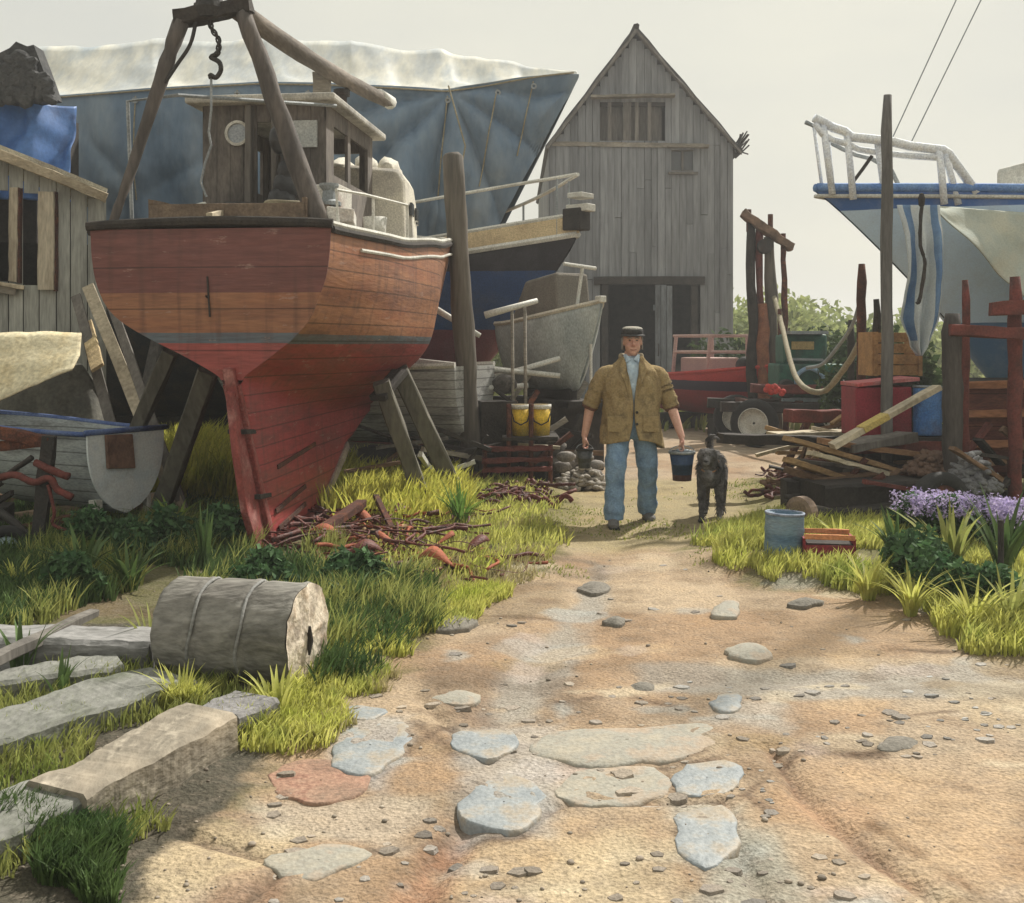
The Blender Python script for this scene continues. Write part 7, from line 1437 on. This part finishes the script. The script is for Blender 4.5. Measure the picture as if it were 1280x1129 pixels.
gs = 'sword leaved plants in the rough grass'
def fl(px, py, n, h, wd, mt, lb, lean=.5): sword_plant(GG(px, py), n, h, wd, mt, lb, gs, lean)
fl(575, 665, 34, .42, .026, mat('fresh sword leaves', [(.09, .20, .04), (.2, .30, .07)], island=.35, trans=.4, bump=0), 'fresh green tuft at the foot of the tall mooring post', .7)
fl(215, 680, 26, .42, .028, mat('lime leaves', [(.26, .33, .06), (.12, .2, .05)], island=.4, trans=.45, bump=0), 'lime green tuft just right of the pale blue dinghy', .9)
fl(160, 745, 22, .45, .03, g_dark, 'dark tuft left of the log in the yacht shadow', .8); fl(105, 735, 20, .4, .035, g_dark, 'dark tuft below the pale blue dinghy', .8)
fl(255, 715, 20, .5, .02, g_dark, 'tall dark tuft between the keel and the log', .4); fl(445, 770, 22, .3, .02, g_dark, 'low dark tuft right of the log in shadow', .8)
fl(500, 745, 22, .28, .02, g_mid, 'green tuft in front of the rope heap', .8); fl(25, 860, 10, .32, .02, g_dark, 'thin dark tuft growing through the timbers at the left edge', .7)
fl(75, 890, 9, .26, .018, g_dark, 'small dark tuft in front of the silver baulk', .6); fl(190, 830, 18, .3, .016, g_mid, 'grey green tuft leaning on the left end of the log', .9)
fl(345, 905, 26, .2, .016, g_sun, 'bright tuft at the foot of the pale log end', .7); fl(225, 900, 26, .2, .012, g_sun, 'pale yellow tuft between driftwood and log', .7)
fl(1085, 752, 40, .34, .018, g_sun, 'bright leaning tuft right of the low red crate', .9); fl(1140, 772, 40, .36, .018, g_sun, 'bright tuft in the middle of the right grass bank', .9)
fl(1215, 795, 34, .36, .02, g_sun, 'bright tuft at the lower right of the grass bank', .8); fl(1265, 800, 30, .34, .02, g_mid, 'green tuft cut by the right photo edge', .7)
fl(1190, 735, 26, .55, .04, g_mid, 'tall broad leaved tuft under the purple flowers', .6); fl(1255, 730, 26, .62, .045, g_dark, 'tall dark tuft by the thin stake', .5)
fl(1120, 715, 24, .42, .03, g_dark, 'dark tuft left of the tall broad leaved one', .7); fl(1050, 690, 26, .26, .02, g_sun, 'small bright tuft behind the low red crate', .8); fl(930, 700, 24, .18, .014, g_sun, 'small bright tuft left of the blue grey drum', .8)
fl(20, 745, 16, .24, .02, g_sun, 'yellow tuft at the left photo edge below the iron frame', .7); fl(110, 700, 30, .24, .022, mat('lime leaves', []), 'pale lime tuft under the dinghy skids', .9)

def bush(c, R3, n, leaf, mt, label, name='bush', group=None, trunk=True, flowers=None, nf=0, cat='bush'):
    t = thing(name, label, cat, c, group=group); m = MB(); cl = [(Vector((random.gauss(0, .38) * R3[0], random.gauss(0, .38) * R3[1], R3[2] * random.uniform(.25, .85))), random.uniform(.28, .5)) for _ in range(max(9, n // 260))]
    fm = MB()
    def lf(mb, p, s):
        d = Vector((random.gauss(0, 1), random.gauss(0, 1), random.gauss(.3, .8))).normalized(); e = d.cross(Vector((random.gauss(0, 1), random.gauss(0, 1), random.gauss(0, 1)))).normalized()
        mb.add([p - d * s * .5, p + e * s * .3, p + d * s * .6, p - e * s * .3], [(0, 1, 2, 3)])
    for k in range(n):
        cc, rr = random.choice(cl); v = Vector((random.gauss(0, 1), random.gauss(0, 1), random.gauss(0, 1))).normalized() * random.random() ** .4; p = cc + Vector((v.x * R3[0], v.y * R3[1], v.z * R3[2])) * rr
        if p.z > .02: lf(m, p, leaf * random.uniform(.5, 1.3))
    m.build('foliage' if not trunk else 'crown', mt, t, local=True, fixn=False)
    if trunk:
        b = MB()
        for cc, rr in cl[:9]: b.tube(crom([(0, 0, -.05), (cc.x * .3, cc.y * .3, cc.z * .5), cc], 3), R3[2] * .03, 6, r2=R3[2] * .008)
        b.build('trunk', M_brown_wood, t, local=True)
    if flowers:
        for k in range(nf):
            cc, rr = random.choice(cl); a = random.uniform(0, 2 * pi); p = Vector((cc.x + cos(a) * R3[0] * rr, cc.y + sin(a) * R3[1] * rr - .03, R3[2] * random.uniform(.75, 1.15)))
            for q in range(5): lf(fm, p + Vector((random.gauss(0, .012), random.gauss(0, .012), random.gauss(0, .018))), .026)
        fm.build('flowers', flowers, t, local=True, fixn=False)
    return t
pur = mat('purple petals', [(.48, .40, .66), (.6, .52, .74), (.36, .3, .56)], scale=8, island=.35, trans=.3, bump=0)
gl = mat('nettle leaves', [(.04, .10, .04), (.08, .15, .06), (.03, .065, .04)], scale=4, island=.4, trans=.3, bump=0)
for i, (px, Y, lb) in enumerate(((1160, 8.6, 'leftmost of the purple flowering plants by the stack'), (1205, 8.5, 'second purple flowering plant from the left'), (1245, 8.3, 'third purple flowering plant, beside the thin stake'), (1290, 8.2, 'purple flowering plant cut by the right photo edge'))):
    x = P(px, 430, Y).x; bush(Vector((x, Y, gz(x, Y))), (.25, .22, .34), 2600, .05, gl, lb, 'flowering_plant', 'purple flowering plants', False, pur, 300, 'plant')
for i, (px, py, s, lb) in enumerate(((130, 700, .32, 'dark leafy weed left of the keel, below the dinghy'), (200, 700, .34, 'dark leafy weed just right of the dinghy transom'), (270, 695, .30, 'dark leafy weed against the rudder'), (95, 760, .26, 'low dark weed by the silver baulk'), (330, 745, .22, 'low dark weed above the log'), (450, 745, .22, 'low dark weed in front of the rope heap'), (1150, 745, .30, 'dark leafy weed below the purple flowers'), (1230, 770, .30, 'dark leafy weed beside the thin stake'))):
    bush(GG(px, py), (s, s * .8, s), 1500, .06, gl, lb, 'leafy_weed', 'dark leafy weeds', False, cat='weed')
hb = mat('hedge leaves', [(.24, .30, .10), (.36, .40, .16), (.16, .21, .08)], scale=.8, island=.35, trans=.35, bump=0)
for i, (px, Y, s, h, lb) in enumerate(((945, 40, 2.4, 3.4, 'pale green hedge bush touching the right wall of the loft'), (990, 44, 3.0, 3.2, 'pale green hedge bush behind the rusty gantry'), (1050, 42, 3.0, 2.7, 'pale green hedge bush behind the rope garland'), (1120, 43, 3.2, 2.5, 'pale green hedge bush behind the tallest grey post'), (640, 46, 3, 2.4, 'pale green bush far behind the tall mooring post'), (1230, 46, 3.4, 2.2, 'pale green hedge bush behind the large yacht'))):
    bush(Vector((P(px, 430, Y).x, Y, -.1)), (s * 1.3, s, h), 3800, .30, hb, lb, 'hedge_bush', 'far hedge bushes')
db = mat('bramble leaves', [(.03, .055, .025), (.06, .09, .03)], scale=2, island=.4, trans=.3, bump=0)
for px, Y, lb in ((1040, 21.5, 'dark bramble behind the green winch'), (1075, 19.5, 'dark bramble left of the tallest grey post'), (930, 23.5, 'dark bramble at the right corner of the loft'), (1130, 16.5, 'dark bramble under the bow of the large yacht')):
    bush(Vector((P(px, 430, Y).x, Y, 0)), (1.0, .8, 1.6), 3200, .13, db, lb, 'bramble', 'dark brambles')
# ------------------------------------------------------------------ soft sea haze
def haze():
    m = MB(); m.box((0, 139, 6.4), (644, 406, 15.6)); o = m.build('haze', [], None)
    hm = bpy.data.materials.new('haze air'); hm.use_nodes = True; t = hm.node_tree; t.nodes.remove(t.nodes['Principled BSDF']); v = t.nodes.new('ShaderNodeVolumePrincipled')
    v.inputs['Density'].default_value = .0024; v.inputs['Color'].default_value = (.93, .94, .95, 1); v.inputs['Anisotropy'].default_value = .3
    t.links.new(v.outputs[0], t.nodes['Material Output'].inputs['Volume']); o.data.materials.append(hm); kind(o, 'stuff', 'thin pale haze hanging over the yard', 'haze')
haze()
